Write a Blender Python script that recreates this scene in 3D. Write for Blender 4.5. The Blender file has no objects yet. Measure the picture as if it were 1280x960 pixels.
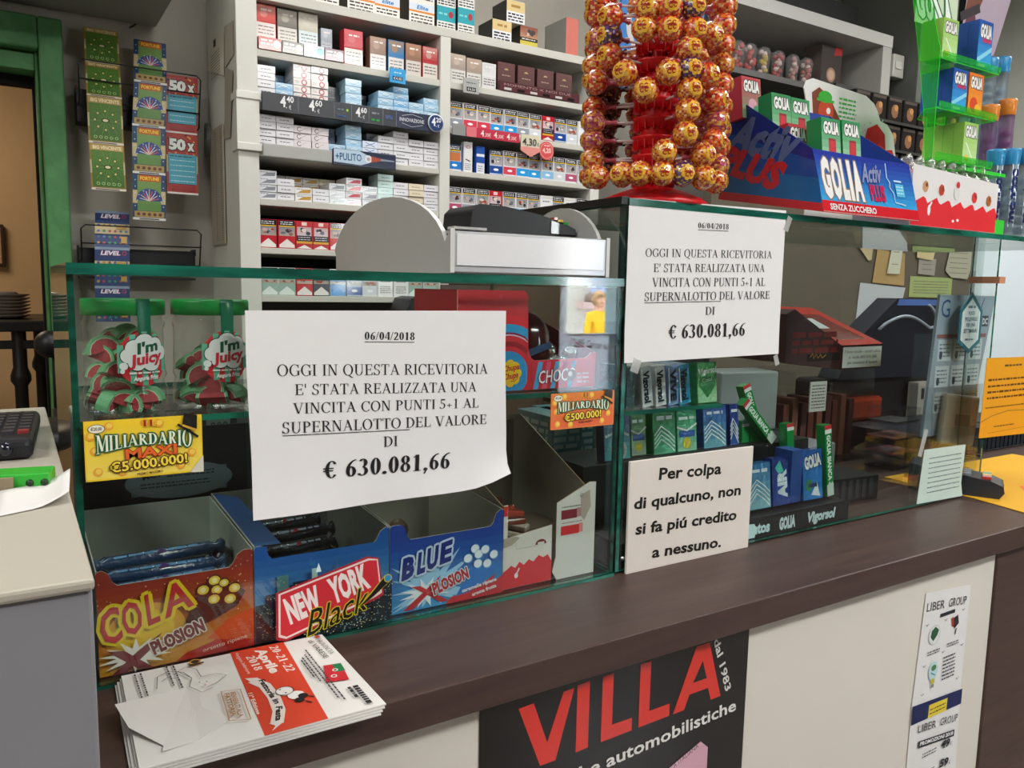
import bpy, bmesh, math, random
from mathutils import Vector, Matrix, Euler
random.seed(7)
PI=math.pi
H=1.05            # counter top above the floor; all coordinates below are relative to the counter top
C=bpy.context.scene.collection
scn=bpy.context.scene
# ---------------------------------------------------------------- camera
cd=bpy.data.cameras.new('camera'); cam=bpy.data.objects.new('camera',cd); C.objects.link(cam)
_r=Vector((0.84783815,-0.52991236,0.0190619)); _u=Vector((0.04714786,0.11114333,0.99268537)); _f=Vector((0.52815485,0.8407378,-0.11921579))
cam.matrix_world=Matrix(((_r.x,_u.x,-_f.x,-0.0422),(_r.y,_u.y,-_f.y,-0.7964),(_r.z,_u.z,-_f.z,0.3774+H),(0,0,0,1)))
cd.sensor_width=36; cd.lens=998.54/1280*36; cd.clip_start=0.02
scn.camera=cam
# ---------------------------------------------------------------- light
scn.view_settings.view_transform='Standard'; scn.view_settings.look='None'
scn.view_settings.gamma=1; scn.view_settings.exposure=0.0
w=bpy.data.worlds.new('world'); scn.world=w; w.use_nodes=True
bg=w.node_tree.nodes['Background']; bg.inputs[0].default_value=(0.80,0.90,1.0,1); bg.inputs[1].default_value=55.0
def area(name,loc,rot,sx,sy,power,col):
    d=bpy.data.lights.new(name,'AREA'); d.shape='RECTANGLE'; d.size=sx; d.size_y=sy; d.energy=power; d.color=col
    o=bpy.data.objects.new(name,d); C.objects.link(o); o.location=(loc[0],loc[1],loc[2]+H); o.rotation_euler=rot; return o
area('fill_light_customer_side',(-1.5,-0.9,2.04),(0,0,0),0.6,1.8,56,(1.0,0.98,0.95))  # unseen fill added at the left to brighten faces turned that way
area('fill_light_customer_side_far',(1.6,-1.9,2.04),(0,0,0),1.8,0.5,84,(1.0,0.985,0.96))  # added overhead fill for the counter front, out of view
area('fill_light_shelves',(1.2,0.85,2.04),(0,0,0),2.6,0.4,34,(1.0,0.98,0.96))  # unseen fill put in to brighten the cigarette shelves and back wall
area('fill_light_right_side',(3.9,0.2,2.04),(0,0,0),1.2,0.5,42,(1.0,0.98,0.95))  # added fill that lifts the dim right-hand background, out of view
area('area_light_back_room',(-0.9,3.4,1.60),(0,0,0),0.8,0.8,22,(1.0,0.80,0.58))  # unseen warm area lamp for the back room
# ---------------------------------------------------------------- materials
def lin(c):
    if isinstance(c,str):
        c=c.lstrip('#'); c=[int(c[i:i+2],16)/255 for i in (0,2,4)]
    return tuple(x/12.92 if x<=0.04045 else ((x+0.055)/1.055)**2.4 for x in c[:3])
MATS={}
def newmat(name):
    m=bpy.data.materials.new(name); m.use_nodes=True; nt=m.node_tree; b=nt.nodes['Principled BSDF']; MATS[name]=m; return m,nt,b
def noise(nt,scale,detail=3,rough=.55,vec=None,dist=0):
    n=nt.nodes.new('ShaderNodeTexNoise'); n.inputs['Scale'].default_value=scale; n.inputs['Detail'].default_value=detail
    n.inputs['Roughness'].default_value=rough; n.inputs['Distortion'].default_value=dist
    if vec is not None: nt.links.new(vec,n.inputs['Vector'])
    return n
def coords(nt,scale=(1,1,1)):
    g=nt.nodes.new('ShaderNodeTexCoord'); mp=nt.nodes.new('ShaderNodeMapping'); mp.inputs['Scale'].default_value=scale
    nt.links.new(g.outputs['Object'],mp.inputs['Vector']); return mp.outputs[0]
def bump(nt,b,src,strength,dist=.001):
    u=nt.nodes.new('ShaderNodeBump'); u.inputs['Strength'].default_value=strength; u.inputs['Distance'].default_value=dist
    nt.links.new(src,u.inputs['Height']); nt.links.new(u.outputs[0],b.inputs['Normal'])
def colmat(name,rough=.5,spec=.5,metal=0,vary=.06,nscale=40,bumps=0,bscale=200,trans=0,coat=0,alpha=1,sheen=0,sss=0,bdist=.001):
    m,nt,b=newmat(name)
    a=nt.nodes.new('ShaderNodeAttribute'); a.attribute_name='Col'
    v=coords(nt); n=noise(nt,nscale,3,vec=v)
    mr=nt.nodes.new('ShaderNodeMapRange'); mr.inputs[3].default_value=1-vary; mr.inputs[4].default_value=1+vary
    nt.links.new(n.outputs[0],mr.inputs[0])
    mx=nt.nodes.new('ShaderNodeVectorMath'); mx.operation='SCALE'
    nt.links.new(a.outputs['Color'],mx.inputs[0]); nt.links.new(mr.outputs[0],mx.inputs['Scale'])
    nt.links.new(mx.outputs[0],b.inputs['Base Color'])
    b.inputs['Roughness'].default_value=rough; b.inputs['Metallic'].default_value=metal
    b.inputs['Specular IOR Level'].default_value=spec; b.inputs['Coat Weight'].default_value=coat; b.inputs['Coat Roughness'].default_value=.08
    b.inputs['Transmission Weight'].default_value=trans; b.inputs['Alpha'].default_value=alpha
    if sss: b.inputs['Subsurface Weight'].default_value=sss; b.inputs['Subsurface Radius'].default_value=(.004,.003,.003)
    if bumps:
        n2=noise(nt,bscale,3,vec=v); bump(nt,b,n2.outputs[0],bumps,bdist)
    return m
colmat('paper',.62,.3,bumps=.08,bscale=900,vary=.02)
colmat('card',.42,.45,vary=.04)
colmat('gloss',.14,.5,coat=.4,vary=.04)
colmat('plastic',.33,.5,vary=.04)
colmat('dark_plastic',.42,.4,vary=.15,bumps=.1,bscale=600)
colmat('metal',.25,.5,metal=1,vary=.05)
colmat('foil',.22,.6,metal=.25,coat=.7,vary=.25,nscale=60,bumps=.9,bscale=90,bdist=.004)
colmat('wrap',.16,.6,coat=1,vary=.30,nscale=110,bumps=.7,bscale=160,bdist=.003)
colmat('jelly',.35,.5,vary=.12,nscale=150,bumps=.9,bscale=700,bdist=.001,sss=.2)
colmat('paint',.5,.4,vary=.05,nscale=6,bumps=.05,bscale=120)
colmat('matte',.85,.2,vary=.07,nscale=12)
colmat('fabric',.9,.1,vary=.1,nscale=90)
def glassmat(name,tint,refl=1.0,rough=0.0,ior=1.5):
    m=bpy.data.materials.new(name); m.use_nodes=True; nt=m.node_tree; nt.nodes.clear(); MATS[name]=m
    o=nt.nodes.new('ShaderNodeOutputMaterial'); mx=nt.nodes.new('ShaderNodeMixShader'); fr=nt.nodes.new('ShaderNodeFresnel'); 
    ge=nt.nodes.new('ShaderNodeNewGeometry'); mr=nt.nodes.new('ShaderNodeMapRange'); mr.inputs[3].default_value=ior; mr.inputs[4].default_value=1/ior
    nt.links.new(ge.outputs['Backfacing'],mr.inputs[0]); nt.links.new(mr.outputs[0],fr.inputs[0])
    tr=nt.nodes.new('ShaderNodeBsdfTransparent'); gl=nt.nodes.new('ShaderNodeBsdfGlossy')
    tr.inputs[0].default_value=(*tint,1); gl.inputs['Roughness'].default_value=rough; gl.inputs[0].default_value=(refl,refl,refl,1)
    n=noise(nt,3,2,vec=coords(nt)); u=nt.nodes.new('ShaderNodeBump'); u.inputs['Strength'].default_value=.01; u.inputs['Distance'].default_value=.001
    nt.links.new(n.outputs[0],u.inputs['Height']); nt.links.new(u.outputs[0],gl.inputs['Normal'])
    nt.links.new(fr.outputs[0],mx.inputs[0]); nt.links.new(tr.outputs[0],mx.inputs[1]); nt.links.new(gl.outputs[0],mx.inputs[2]); nt.links.new(mx.outputs[0],o.inputs[0])
glassmat('glass',(.93,.965,.95))
glassmat('clear_plastic',(.93,.94,.94),rough=.05)
glassmat('jar_glass',(.96,.975,.97),rough=.01,ior=1.5)
def crinkle():
    m=bpy.data.materials.new('cellophane'); m.use_nodes=True; nt=m.node_tree; nt.nodes.clear(); MATS['cellophane']=m
    o=nt.nodes.new('ShaderNodeOutputMaterial'); mx=nt.nodes.new('ShaderNodeMixShader'); mx.inputs[0].default_value=.35
    tr=nt.nodes.new('ShaderNodeBsdfTransparent'); gl=nt.nodes.new('ShaderNodeBsdfGlossy'); gl.inputs['Roughness'].default_value=.12
    tr.inputs[0].default_value=(.93,.93,.93,1)
    n=noise(nt,70,3,vec=coords(nt)); u=nt.nodes.new('ShaderNodeBump'); u.inputs['Strength'].default_value=1; u.inputs['Distance'].default_value=.01
    nt.links.new(n.outputs[0],u.inputs['Height']); nt.links.new(u.outputs[0],gl.inputs['Normal'])
    nt.links.new(tr.outputs[0],mx.inputs[1]); nt.links.new(gl.outputs[0],mx.inputs[2]); nt.links.new(mx.outputs[0],o.inputs[0])
crinkle()
def tinted(name,col,fac=.5):
    m=bpy.data.materials.new(name); m.use_nodes=True; nt=m.node_tree; nt.nodes.clear(); MATS[name]=m
    o=nt.nodes.new('ShaderNodeOutputMaterial'); mx=nt.nodes.new('ShaderNodeMixShader'); mx.inputs[0].default_value=fac
    tr=nt.nodes.new('ShaderNodeBsdfTransparent'); p=nt.nodes.new('ShaderNodeBsdfPrincipled')
    tr.inputs[0].default_value=(*[.2*c_+.8 for c_ in col],1); p.inputs['Base Color'].default_value=(*col,1); p.inputs['Roughness'].default_value=.1
    n=noise(nt,30,2,vec=coords(nt)); u=nt.nodes.new('ShaderNodeBump'); u.inputs['Strength'].default_value=.1
    nt.links.new(n.outputs[0],u.inputs['Height']); nt.links.new(u.outputs[0],p.inputs['Normal'])
    nt.links.new(tr.outputs[0],mx.inputs[1]); nt.links.new(p.outputs[0],mx.inputs[2]); nt.links.new(mx.outputs[0],o.inputs[0])
tinted('green_acrylic',lin('#3ddc3a'),.28)
tinted('green_acrylic_edge',lin('#4df04a'),.7)
tinted('cup_plastic',(.85,.86,.87),.14)
tinted('tape',(.82,.84,.82),.35)
tinted('blue_tube',lin('#c4dcea'),.5)
tinted('purple_tube',lin('#c99ac9'),.55)
m=bpy.data.materials.new('frosted'); m.use_nodes=True; nt=m.node_tree; nt.nodes.clear(); MATS['frosted']=m
o=nt.nodes.new('ShaderNodeOutputMaterial'); mx=nt.nodes.new('ShaderNodeMixShader'); mx.inputs[0].default_value=.85; n=noise(nt,8,3,vec=coords(nt)); cr=nt.nodes.new('ShaderNodeValToRGB'); cr.color_ramp.elements[0].color=(.80,.83,.90,1); cr.color_ramp.elements[1].color=(.88,.90,.95,1)
tl=nt.nodes.new('ShaderNodeBsdfTranslucent'); df=nt.nodes.new('ShaderNodeBsdfDiffuse'); nt.links.new(n.outputs[0],cr.inputs[0]); nt.links.new(cr.outputs[0],tl.inputs[0]); nt.links.new(cr.outputs[0],df.inputs[0])
nt.links.new(df.outputs[0],mx.inputs[1]); nt.links.new(tl.outputs[0],mx.inputs[2]); nt.links.new(mx.outputs[0],o.inputs[0])
m,nt,b=newmat('glass_edge'); b.inputs['Roughness'].default_value=.12
n=noise(nt,9,3,vec=coords(nt,(1,1,6))); cr=nt.nodes.new('ShaderNodeValToRGB'); cr.color_ramp.elements[0].color=(*lin('#0a4034'),1); cr.color_ramp.elements[1].color=(*lin('#1f7f68'),1)
cr.color_ramp.elements[0].position=.35; cr.color_ramp.elements[1].position=.7
nt.links.new(n.outputs[0],cr.inputs[0]); nt.links.new(cr.outputs[0],b.inputs['Base Color']); b.inputs['Coat Weight'].default_value=.5
m,nt,b=newmat('counter_laminate'); v=coords(nt,(2.2,22,22)); n=noise(nt,3,6,.6,vec=v,dist=.6); n2=noise(nt,300,2,vec=coords(nt))
cr=nt.nodes.new('ShaderNodeValToRGB'); cr.color_ramp.elements[0].color=(*lin('#3c2a25'),1); cr.color_ramp.elements[1].color=(*lin('#4e3a33'),1)
cr.color_ramp.elements[0].position=.3; cr.color_ramp.elements[1].position=.72
nt.links.new(n.outputs[0],cr.inputs[0]); nt.links.new(cr.outputs[0],b.inputs['Base Color']); b.inputs['Roughness'].default_value=.45; bump(nt,b,n.outputs[0],.08,.001)
def wallmat(name,c0,c1,scale=3,rough=.8,b_=.15):
    m,nt,b=newmat(name); v=coords(nt); n=noise(nt,scale,5,vec=v); n2=noise(nt,180,3,vec=v)
    cr=nt.nodes.new('ShaderNodeValToRGB'); cr.color_ramp.elements[0].color=(*lin(c0),1); cr.color_ramp.elements[1].color=(*lin(c1),1)
    cr.color_ramp.elements[0].position=.35; cr.color_ramp.elements[1].position=.65
    nt.links.new(n.outputs[0],cr.inputs[0]); nt.links.new(cr.outputs[0],b.inputs['Base Color']); b.inputs['Roughness'].default_value=rough
    bump(nt,b,n2.outputs[0],b_,.002)
wallmat('wall_grey','#b3aea3','#bdb8ac')
wallmat('wall_pale','#c9cdc2','#d4d7cd')
wallmat('wall_beige','#c9ab84','#d0b38c')
wallmat('wall_brown','#3a3028','#443a32')
wallmat('ceiling_white','#d5d5cf','#dededa')
wallmat('floor_tile','#6d655d','#857c72',6,.4)
wallmat('counter_front','#dcd7cc','#e2ddd3',2,.5,.03)
wallmat('green_wood','#3f7a44','#55935a',14,.5,.3)
wallmat('facade','#e8e2d6','#f2ede2')
# ---------------------------------------------------------------- mesh builder
ORG={}
class M:
    def __init__(s,mat='card'): s.v=[];s.f=[];s.c=[];s.m=[];s.s=[];s.mat=mat;s.T=None;s.off=0
    def add(s,vs,fs,col,mat=None,smooth=False):
        o=len(s.v); T=s.T
        for p in vs:
            p=Vector(p)
            if T is not None: p=T@p
            s.v.append(p)
        multi=isinstance(col,list)
        for i,f in enumerate(fs):
            s.f.append([o+k for k in f]); s.c.append(lin(col[i]) if multi else lin(col)); s.m.append(mat or s.mat); s.s.append(smooth)
        return s
    def box(s,x0,y0,z0,x1,y1,z1,col,mat=None,cols=None):
        vs=[(x0,y0,z0),(x1,y0,z0),(x1,y1,z0),(x0,y1,z0),(x0,y0,z1),(x1,y0,z1),(x1,y1,z1),(x0,y1,z1)]
        fs=[(0,3,2,1),(4,5,6,7),(0,1,5,4),(2,3,7,6),(1,2,6,5),(3,0,4,7)]  # bottom top front back right left
        return s.add(vs,fs,cols if cols else col,mat)
    def quad(s,a,b,c,d,col,mat=None): return s.add([a,b,c,d],[(0,1,2,3)],col,mat)
    def prism(s,poly,fn,t,col,mat=None,side=None,smooth=False):
        """poly: 2d outline ccw; fn(x,y,d)->3d ; extruded d=0..t"""
        n=len(poly); vs=[fn(x,y,0) for x,y in poly]+[fn(x,y,t) for x,y in poly]
        fs=[tuple(range(n)),tuple(range(2*n-1,n-1,-1))]; s.add(vs,fs,col,mat)
        s.add(vs,[(i,i+n,(i+1)%n+n,(i+1)%n) for i in range(n)],side or col,mat,smooth); return s
    def lathe(s,prof,n,col,mat=None,cx=0,cy=0,smooth=True,cols=None):
        vs=[];fs=[];cc=[]
        for r,z in prof:
            for k in range(n): a=2*PI*k/n; vs.append((cx+r*math.cos(a),cy+r*math.sin(a),z))
        for j in range(len(prof)-1):
            for k in range(n):
                k2=(k+1)%n; fs.append((j*n+k,j*n+k2,(j+1)*n+k2,(j+1)*n+k)); cc.append(cols[j] if cols else col)
        return s.add(vs,fs,cc,mat,smooth)
    def disc(s,r,z,n,col,mat=None,cx=0,cy=0):
        return s.add([(cx+r*math.cos(2*PI*k/n),cy+r*math.sin(2*PI*k/n),z) for k in range(n)],[tuple(range(n))],col,mat)
    def tube(s,pts,r,n,col,mat=None,closed=False,cap=True):
        pts=[Vector(p) for p in pts]; vs=[];fs=[]; L=len(pts); rr=r if isinstance(r,(list,tuple)) else [r]*L
        up=None
        for i,p in enumerate(pts):
            a=pts[i-1] if (i>0 or closed) else p; b_=pts[(i+1)%L] if (i<L-1 or closed) else p
            d=(b_-a).normalized()
            if up is None: up=d.orthogonal().normalized()
            up=(up-d*up.dot(d)); up=up.normalized() if up.length>1e-6 else d.orthogonal().normalized()
            w_=d.cross(up)
            for k in range(n): t=2*PI*k/n; vs.append(p+(up*math.cos(t)+w_*math.sin(t))*rr[i])
        for i in range(L if closed else L-1):
            for k in range(n):
                j=(i+1)%L; k2=(k+1)%n; fs.append((i*n+k,i*n+k2,j*n+k2,j*n+k))
        if cap and not closed: fs+= [tuple(range(n-1,-1,-1)),tuple((L-1)*n+k for k in range(n))]
        return s.add(vs,fs,col,mat,n>6)
    def ball(s,c,r,col,nu=16,nv=10,mat=None,fn=None,sz=1):
        vs=[];fs=[];cc=[]
        for j in range(nv+1):
            t=PI*j/nv
            for k in range(nu):
                a=2*PI*k/nu; d=Vector((math.sin(t)*math.cos(a),math.sin(t)*math.sin(a),math.cos(t)*sz)); vs.append(Vector(c)+d*r)
        for j in range(nv):
            for k in range(nu):
                k2=(k+1)%nu; fs.append((j*nu+k,(j+1)*nu+k,(j+1)*nu+k2,j*nu+k2)); cc.append(fn(j/nv,k/nu) if fn else col)
        return s.add(vs,fs,cc,mat,True)
    def art(s,A,fn,mat=None,step=.00004,base=.00025):
        """A: Art, fn(x,y,d)->3d with d the lift off the surface"""
        for vs,fs,cols,lay in A.p:
            d=base+lay*step
            s.add([fn(x,y,d) for x,y in vs],fs,cols,mat or 'paper')
        return s
    def build(s,name,parent=None,loc=None,bevel=0,local=False,seg=2):
        me=bpy.data.meshes.new(name)
        if parent is not None: org=Vector((0,0,0)) if local else Vector(ORG[parent.name])
        else:
            if loc is None and not local:
                xs=[p.x for p in s.v]; ys=[p.y for p in s.v]; loc=((min(xs)+max(xs))/2,(min(ys)+max(ys))/2,min(p.z for p in s.v))
            org=Vector((0,0,0)) if local else Vector(loc)
        me.from_pydata([tuple(p-org) for p in s.v],[],s.f)
        names=[]; 
        for q in s.m:
            if q not in names: names.append(q)
        for q in names: me.materials.append(MATS[q])
        at=me.color_attributes.new('Col','FLOAT_COLOR','CORNER')
        buf=[]; mi=[]
        for f,c_,q in zip(s.f,s.c,s.m): buf+= [c_[0],c_[1],c_[2],1]*len(f); mi.append(names.index(q))
        at.data.foreach_set('color',buf); me.polygons.foreach_set('material_index',mi); me.polygons.foreach_set('use_smooth',s.s)
        me.update()
        o=bpy.data.objects.new(name,me); C.objects.link(o)
        if parent is not None: o.parent=parent; ORG[o.name]=tuple(org) if local else ORG[parent.name]
        else:
            l=loc or (0,0,0); o.location=(l[0],l[1],l[2]+H); ORG[o.name]=tuple(org)
        if bevel:
            b_=o.modifiers.new('bevel','BEVEL'); b_.width=bevel; b_.segments=seg; b_.limit_method='ANGLE'; b_.angle_limit=.6
        return o
def tag(o,label=None,cat=None,group=None,kind=None):
    if label: o['label']=label
    if cat: o['category']=cat
    if group: o['group']=group
    if kind: o['kind']=kind
    return o
def thing(name,label,cat,loc,rot=(0,0,0),group=None):
    o=bpy.data.objects.new(name,None); C.objects.link(o); o.empty_display_size=.05
    o.location=(loc[0],loc[1],loc[2]+H); o.rotation_euler=rot; ORG[o.name]=tuple(loc); tag(o,label,cat,group); return o
def struct(o,label=None,cat=None): o['kind']='structure'; tag(o,label,cat); return o
def dup(root,loc,rot=None,label=None,group=None):
    r=root.copy(); C.objects.link(r); r.location=(loc[0],loc[1],loc[2]+H); ORG[r.name]=tuple(loc)
    if rot is not None: r.rotation_euler=rot
    if label: r['label']=label
    if group: r['group']=group
    for ch in list(root.children):
        c=ch.copy(); C.objects.link(c); c.parent=r
        for g in ch.children: d=g.copy(); C.objects.link(d); d.parent=c
    return r
def kid(m,name,parent,label=None,bevel=0,local=False,seg=2):
    o=m.build(name,parent,bevel=bevel,local=local,seg=seg)
    if label: o['label']=label
    return o
# ---------------------------------------------------------------- flat print
_TC={}
def glyphs(s,bold=0.0):
    k=(s,bold)
    if k not in _TC:
        cu=bpy.data.curves.new('t','FONT'); cu.body=s; cu.size=1; cu.offset=bold; cu.resolution_u=2; cu.dimensions='2D'; cu.fill_mode='FRONT'
        o=bpy.data.objects.new('t',cu); C.objects.link(o); bpy.context.view_layer.update()
        me=bpy.data.meshes.new_from_object(o.evaluated_get(bpy.context.evaluated_depsgraph_get()))
        vs=[(v.co.x,v.co.y) for v in me.vertices]; fs=[tuple(p.vertices) for p in me.polygons]
        bpy.data.meshes.remove(me); bpy.data.objects.remove(o); bpy.data.curves.remove(cu)
        _TC[k]=(vs,fs)
    return _TC[k]
_cap=None
def cap():
    global _cap
    if _cap is None: _cap=max(y for x,y in glyphs('H')[0])
    return _cap
def serif_glyphs(s,bold):
    """capitals and figures with thick/thin strokes and serifs"""
    B=.17 if bold else .115; N=.052 if bold else .044; S=.038 if bold else .028
    out=[];x=0
    def ring(P,cx,cy,rx,ry,th,tv,a0=0,a1=360,n=22):
        vs=[];
        for i in range(n+1):
            a=math.radians(a0+(a1-a0)*i/n); vs.append((cx+rx*math.cos(a),cy+ry*math.sin(a)))
        for i in range(n+1):
            a=math.radians(a0+(a1-a0)*i/n); vs.append((cx+(rx-th)*math.cos(a),cy+(ry-tv)*math.sin(a)))
        P.append((vs,[(i,i+1,n+2+i,n+1+i) for i in range(n)]))
    def bx(P,x0,y0,x1,y1): P.append(([(x0,y0),(x1,y0),(x1,y1),(x0,y1)],[(0,1,2,3)]))
    def ln(P,x0,y0,x1,y1,w_): P.append(([(x0-w_/2,y0),(x0+w_/2,y0),(x1+w_/2,y1),(x1-w_/2,y1)],[(0,1,2,3)]))
    def se(P,cx,y,w_=.24): bx(P,cx-w_/2,y,cx+w_/2,y+S) if y<.5 else bx(P,cx-w_/2,y-S,cx+w_/2,y)
    def dot(P,cx,cy,r): P.append(([(cx+r*math.cos(i*PI/5),cy+r*math.sin(i*PI/5)) for i in range(10)],[tuple(range(10))]))
    for ch in s:
        P=[];W=.7
        if ch=='A': W=.76; ln(P,.12,0,.40,1,N); ln(P,.64,0,.36,1,B); bx(P,.2,.31,.56,.31+N); se(P,.12,0); se(P,.64,0,.28)
        elif ch=='C': W=.7; ring(P,.4,.5,.36,.52,B,N,42,318,26); bx(P,.62,.68,.62+N,1)
        elif ch=='D': W=.74; bx(P,.12,0,.12+B,1); ring(P,.3,.5,.4,.5,B,N,-90,90); bx(P,.04,0,.31,N); bx(P,.04,1-N,.31,1)
        elif ch=='E': W=.64; bx(P,.12,0,.12+B,1); bx(P,.04,0,.58,N); bx(P,.04,1-N,.56,1); bx(P,.2,.49,.46,.49+N); bx(P,.56-N*.3,0,.6,.24); bx(P,.53,.78,.53+N,1); bx(P,.44,.4,.44+N,.63)
        elif ch=='G': W=.76; ring(P,.4,.5,.36,.52,B,N,42,300,26); bx(P,.62,.68,.62+N,1); bx(P,.58,.06,.58+B,.42); se(P,.64,.42,.26); P[-1]=([(.5,.42),(.78,.42),(.78,.42+S),(.5,.42+S)],[(0,1,2,3)])
        elif ch=='I': W=.36; bx(P,.18-B/2,0,.18+B/2,1); se(P,.18,0,.3); se(P,.18,1,.3)
        elif ch=='L': W=.62; bx(P,.12,0,.12+B,1); bx(P,.04,0,.56,N); se(P,.18,1,.3); bx(P,.54,0,.58,.27)
        elif ch=='N': W=.76; ln(P,.14,0,.14,1,N); ln(P,.62,0,.62,1,N); ln(P,.17,1,.60,0,B); se(P,.14,0); se(P,.12,1); se(P,.62,1)
        elif ch=='M': W=.92; ln(P,.14,0,.14,1,N); bx(P,.72,0,.72+B,1); ln(P,.2,1,.46,.1,B); ln(P,.74,1,.46,.1,N); se(P,.14,0); se(P,.78,0); se(P,.12,1); se(P,.8,1)
        elif ch=='O': W=.78; ring(P,.39,.5,.36,.52,B,N,0,360,30)
        elif ch=='Q': W=.78; ring(P,.39,.5,.36,.52,B,N,0,360,30); ln(P,.66,-.2,.42,.04,B); bx(P,.6,-.22,.76,-.17)
        elif ch=='P': W=.62; bx(P,.12,0,.12+B,1); ring(P,.28,.74,.3,.26,B,N,-90,90); bx(P,.04,1-N,.3,1); bx(P,.15,.48,.3,.48+N); se(P,.18,0,.3)
        elif ch=='R': W=.72; bx(P,.12,0,.12+B,1); ring(P,.28,.75,.3,.25,B,N,-90,90); bx(P,.04,1-N,.3,1); bx(P,.15,.5,.3,.5+N); se(P,.18,0,.3); ln(P,.64,0,.34,.52,B); se(P,.64,0,.2)
        elif ch=='S': W=.56; ring(P,.28,.75,.21,.27,B*.8,N,20,270,16); ring(P,.28,.25,.23,.27,B*.8,N,-160,90,16); bx(P,.44,.72,.44+N,1); bx(P,.04,0,.04+N,.28)
        elif ch=='T': W=.66; bx(P,.33-B/2,0,.33+B/2,1); bx(P,.03,1-N,.63,1); se(P,.33,0,.3); bx(P,.03,.76,.03+N,1); bx(P,.63-N,.76,.63,1)
        elif ch=='U': W=.76; bx(P,.12,.3,.12+B,1); ln(P,.62,.3,.62,1,N); ring(P,.37+B/8,.32,.265-B/16,.34,B*.8,N,180,360); se(P,.18,1,.3); se(P,.62,1,.24)
        elif ch=='V': W=.74; ln(P,.12,1,.38,0,B); ln(P,.64,1,.4,0,N); se(P,.13,1,.3); se(P,.63,1,.24)
        elif ch=='Z': W=.62; ln(P,.1,0,.5,1,B); bx(P,.05,0,.56,N); bx(P,.07,1-N,.55,1); bx(P,.53,0,.57,.25); bx(P,.07,.77,.11,1)
        elif ch=='0': W=.5; ring(P,.25,.5,.22,.5,B*.95,N,0,360,26)
        elif ch=='1': W=.5; bx(P,.26-B/2,0,.26+B/2,1); se(P,.26,0,.34); ln(P,.1,.84,.26,.98,N*1.5)
        elif ch=='2': W=.5; ring(P,.24,.73,.2,.27,B*.9,N,-30,170,16); ln(P,.07,0,.38,.62,B*.8); bx(P,.04,0,.44,N*1.8); bx(P,.41,0,.46,.2)
        elif ch=='3': W=.5; ring(P,.22,.75,.2,.25,B*.9,N,-90,150,16); ring(P,.2,.27,.25,.27,B*.9,N,-150,90,16)
        elif ch=='4': W=.5; bx(P,.3,0,.3+B*.9,1); bx(P,.02,.24,.48,.24+N*1.6); ln(P,.05,.26,.32,1,N*1.4)
        elif ch=='5': W=.5; ring(P,.19,.31,.26,.31,B*.9,N,-150,100,16); bx(P,.1,.55,.1+N,1); bx(P,.1,.88,.43,1)
        elif ch=='6': W=.5; ring(P,.25,.3,.21,.3,B*.9,N,0,360,22); ring(P,.5,.34,.46,.66,B*.8,N,95,180,12)
        elif ch=='8': W=.5; ring(P,.25,.75,.19,.25,B*.8,N,0,360,20); ring(P,.25,.27,.22,.27,B*.85,N,0,360,20)
        elif ch=='€': W=.55; ring(P,.34,.5,.26,.5,B*.9,N,40,320,22); bx(P,.0,.54,.42,.54+N*1.2); bx(P,.0,.4,.4,.4+N*1.2)
        elif ch=='+': W=.56; bx(P,.06,.32-N*.6,.5,.32+N*.6); bx(P,.28-N*.6,.1,.28+N*.6,.54)
        elif ch=='-': W=.4; bx(P,.05,.3,.35,.3+N*1.8)
        elif ch=='/': W=.3; ln(P,.03,-.02,.27,1.02,N*1.2)
        elif ch=="'": W=.2; ln(P,.1,.66,.1,1.03,N*1.6)
        elif ch=='.': W=.25; dot(P,.12,.07,.075 if not bold else .1)
        elif ch==',': W=.25; dot(P,.12,.07,.08 if not bold else .1); ln(P,.06,-.2,.18,.07,N*1.4)
        elif ch=='!': W=.25; ln(P,.12,.3,.12,1,B); dot(P,.12,.1,.1)
        elif ch==' ': W=.3
        for vs,fs in P: out.append(([(x+a,b_) for a,b_ in vs],fs))
        x+=W+.02
    V=[];F=[]
    for vs,fs in out:
        o=len(V); V+=vs; F+=[tuple(o+k for k in f) for f in fs]
    pc=[len(fs) for vs,fs in out]
    return V,F,pc
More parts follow.
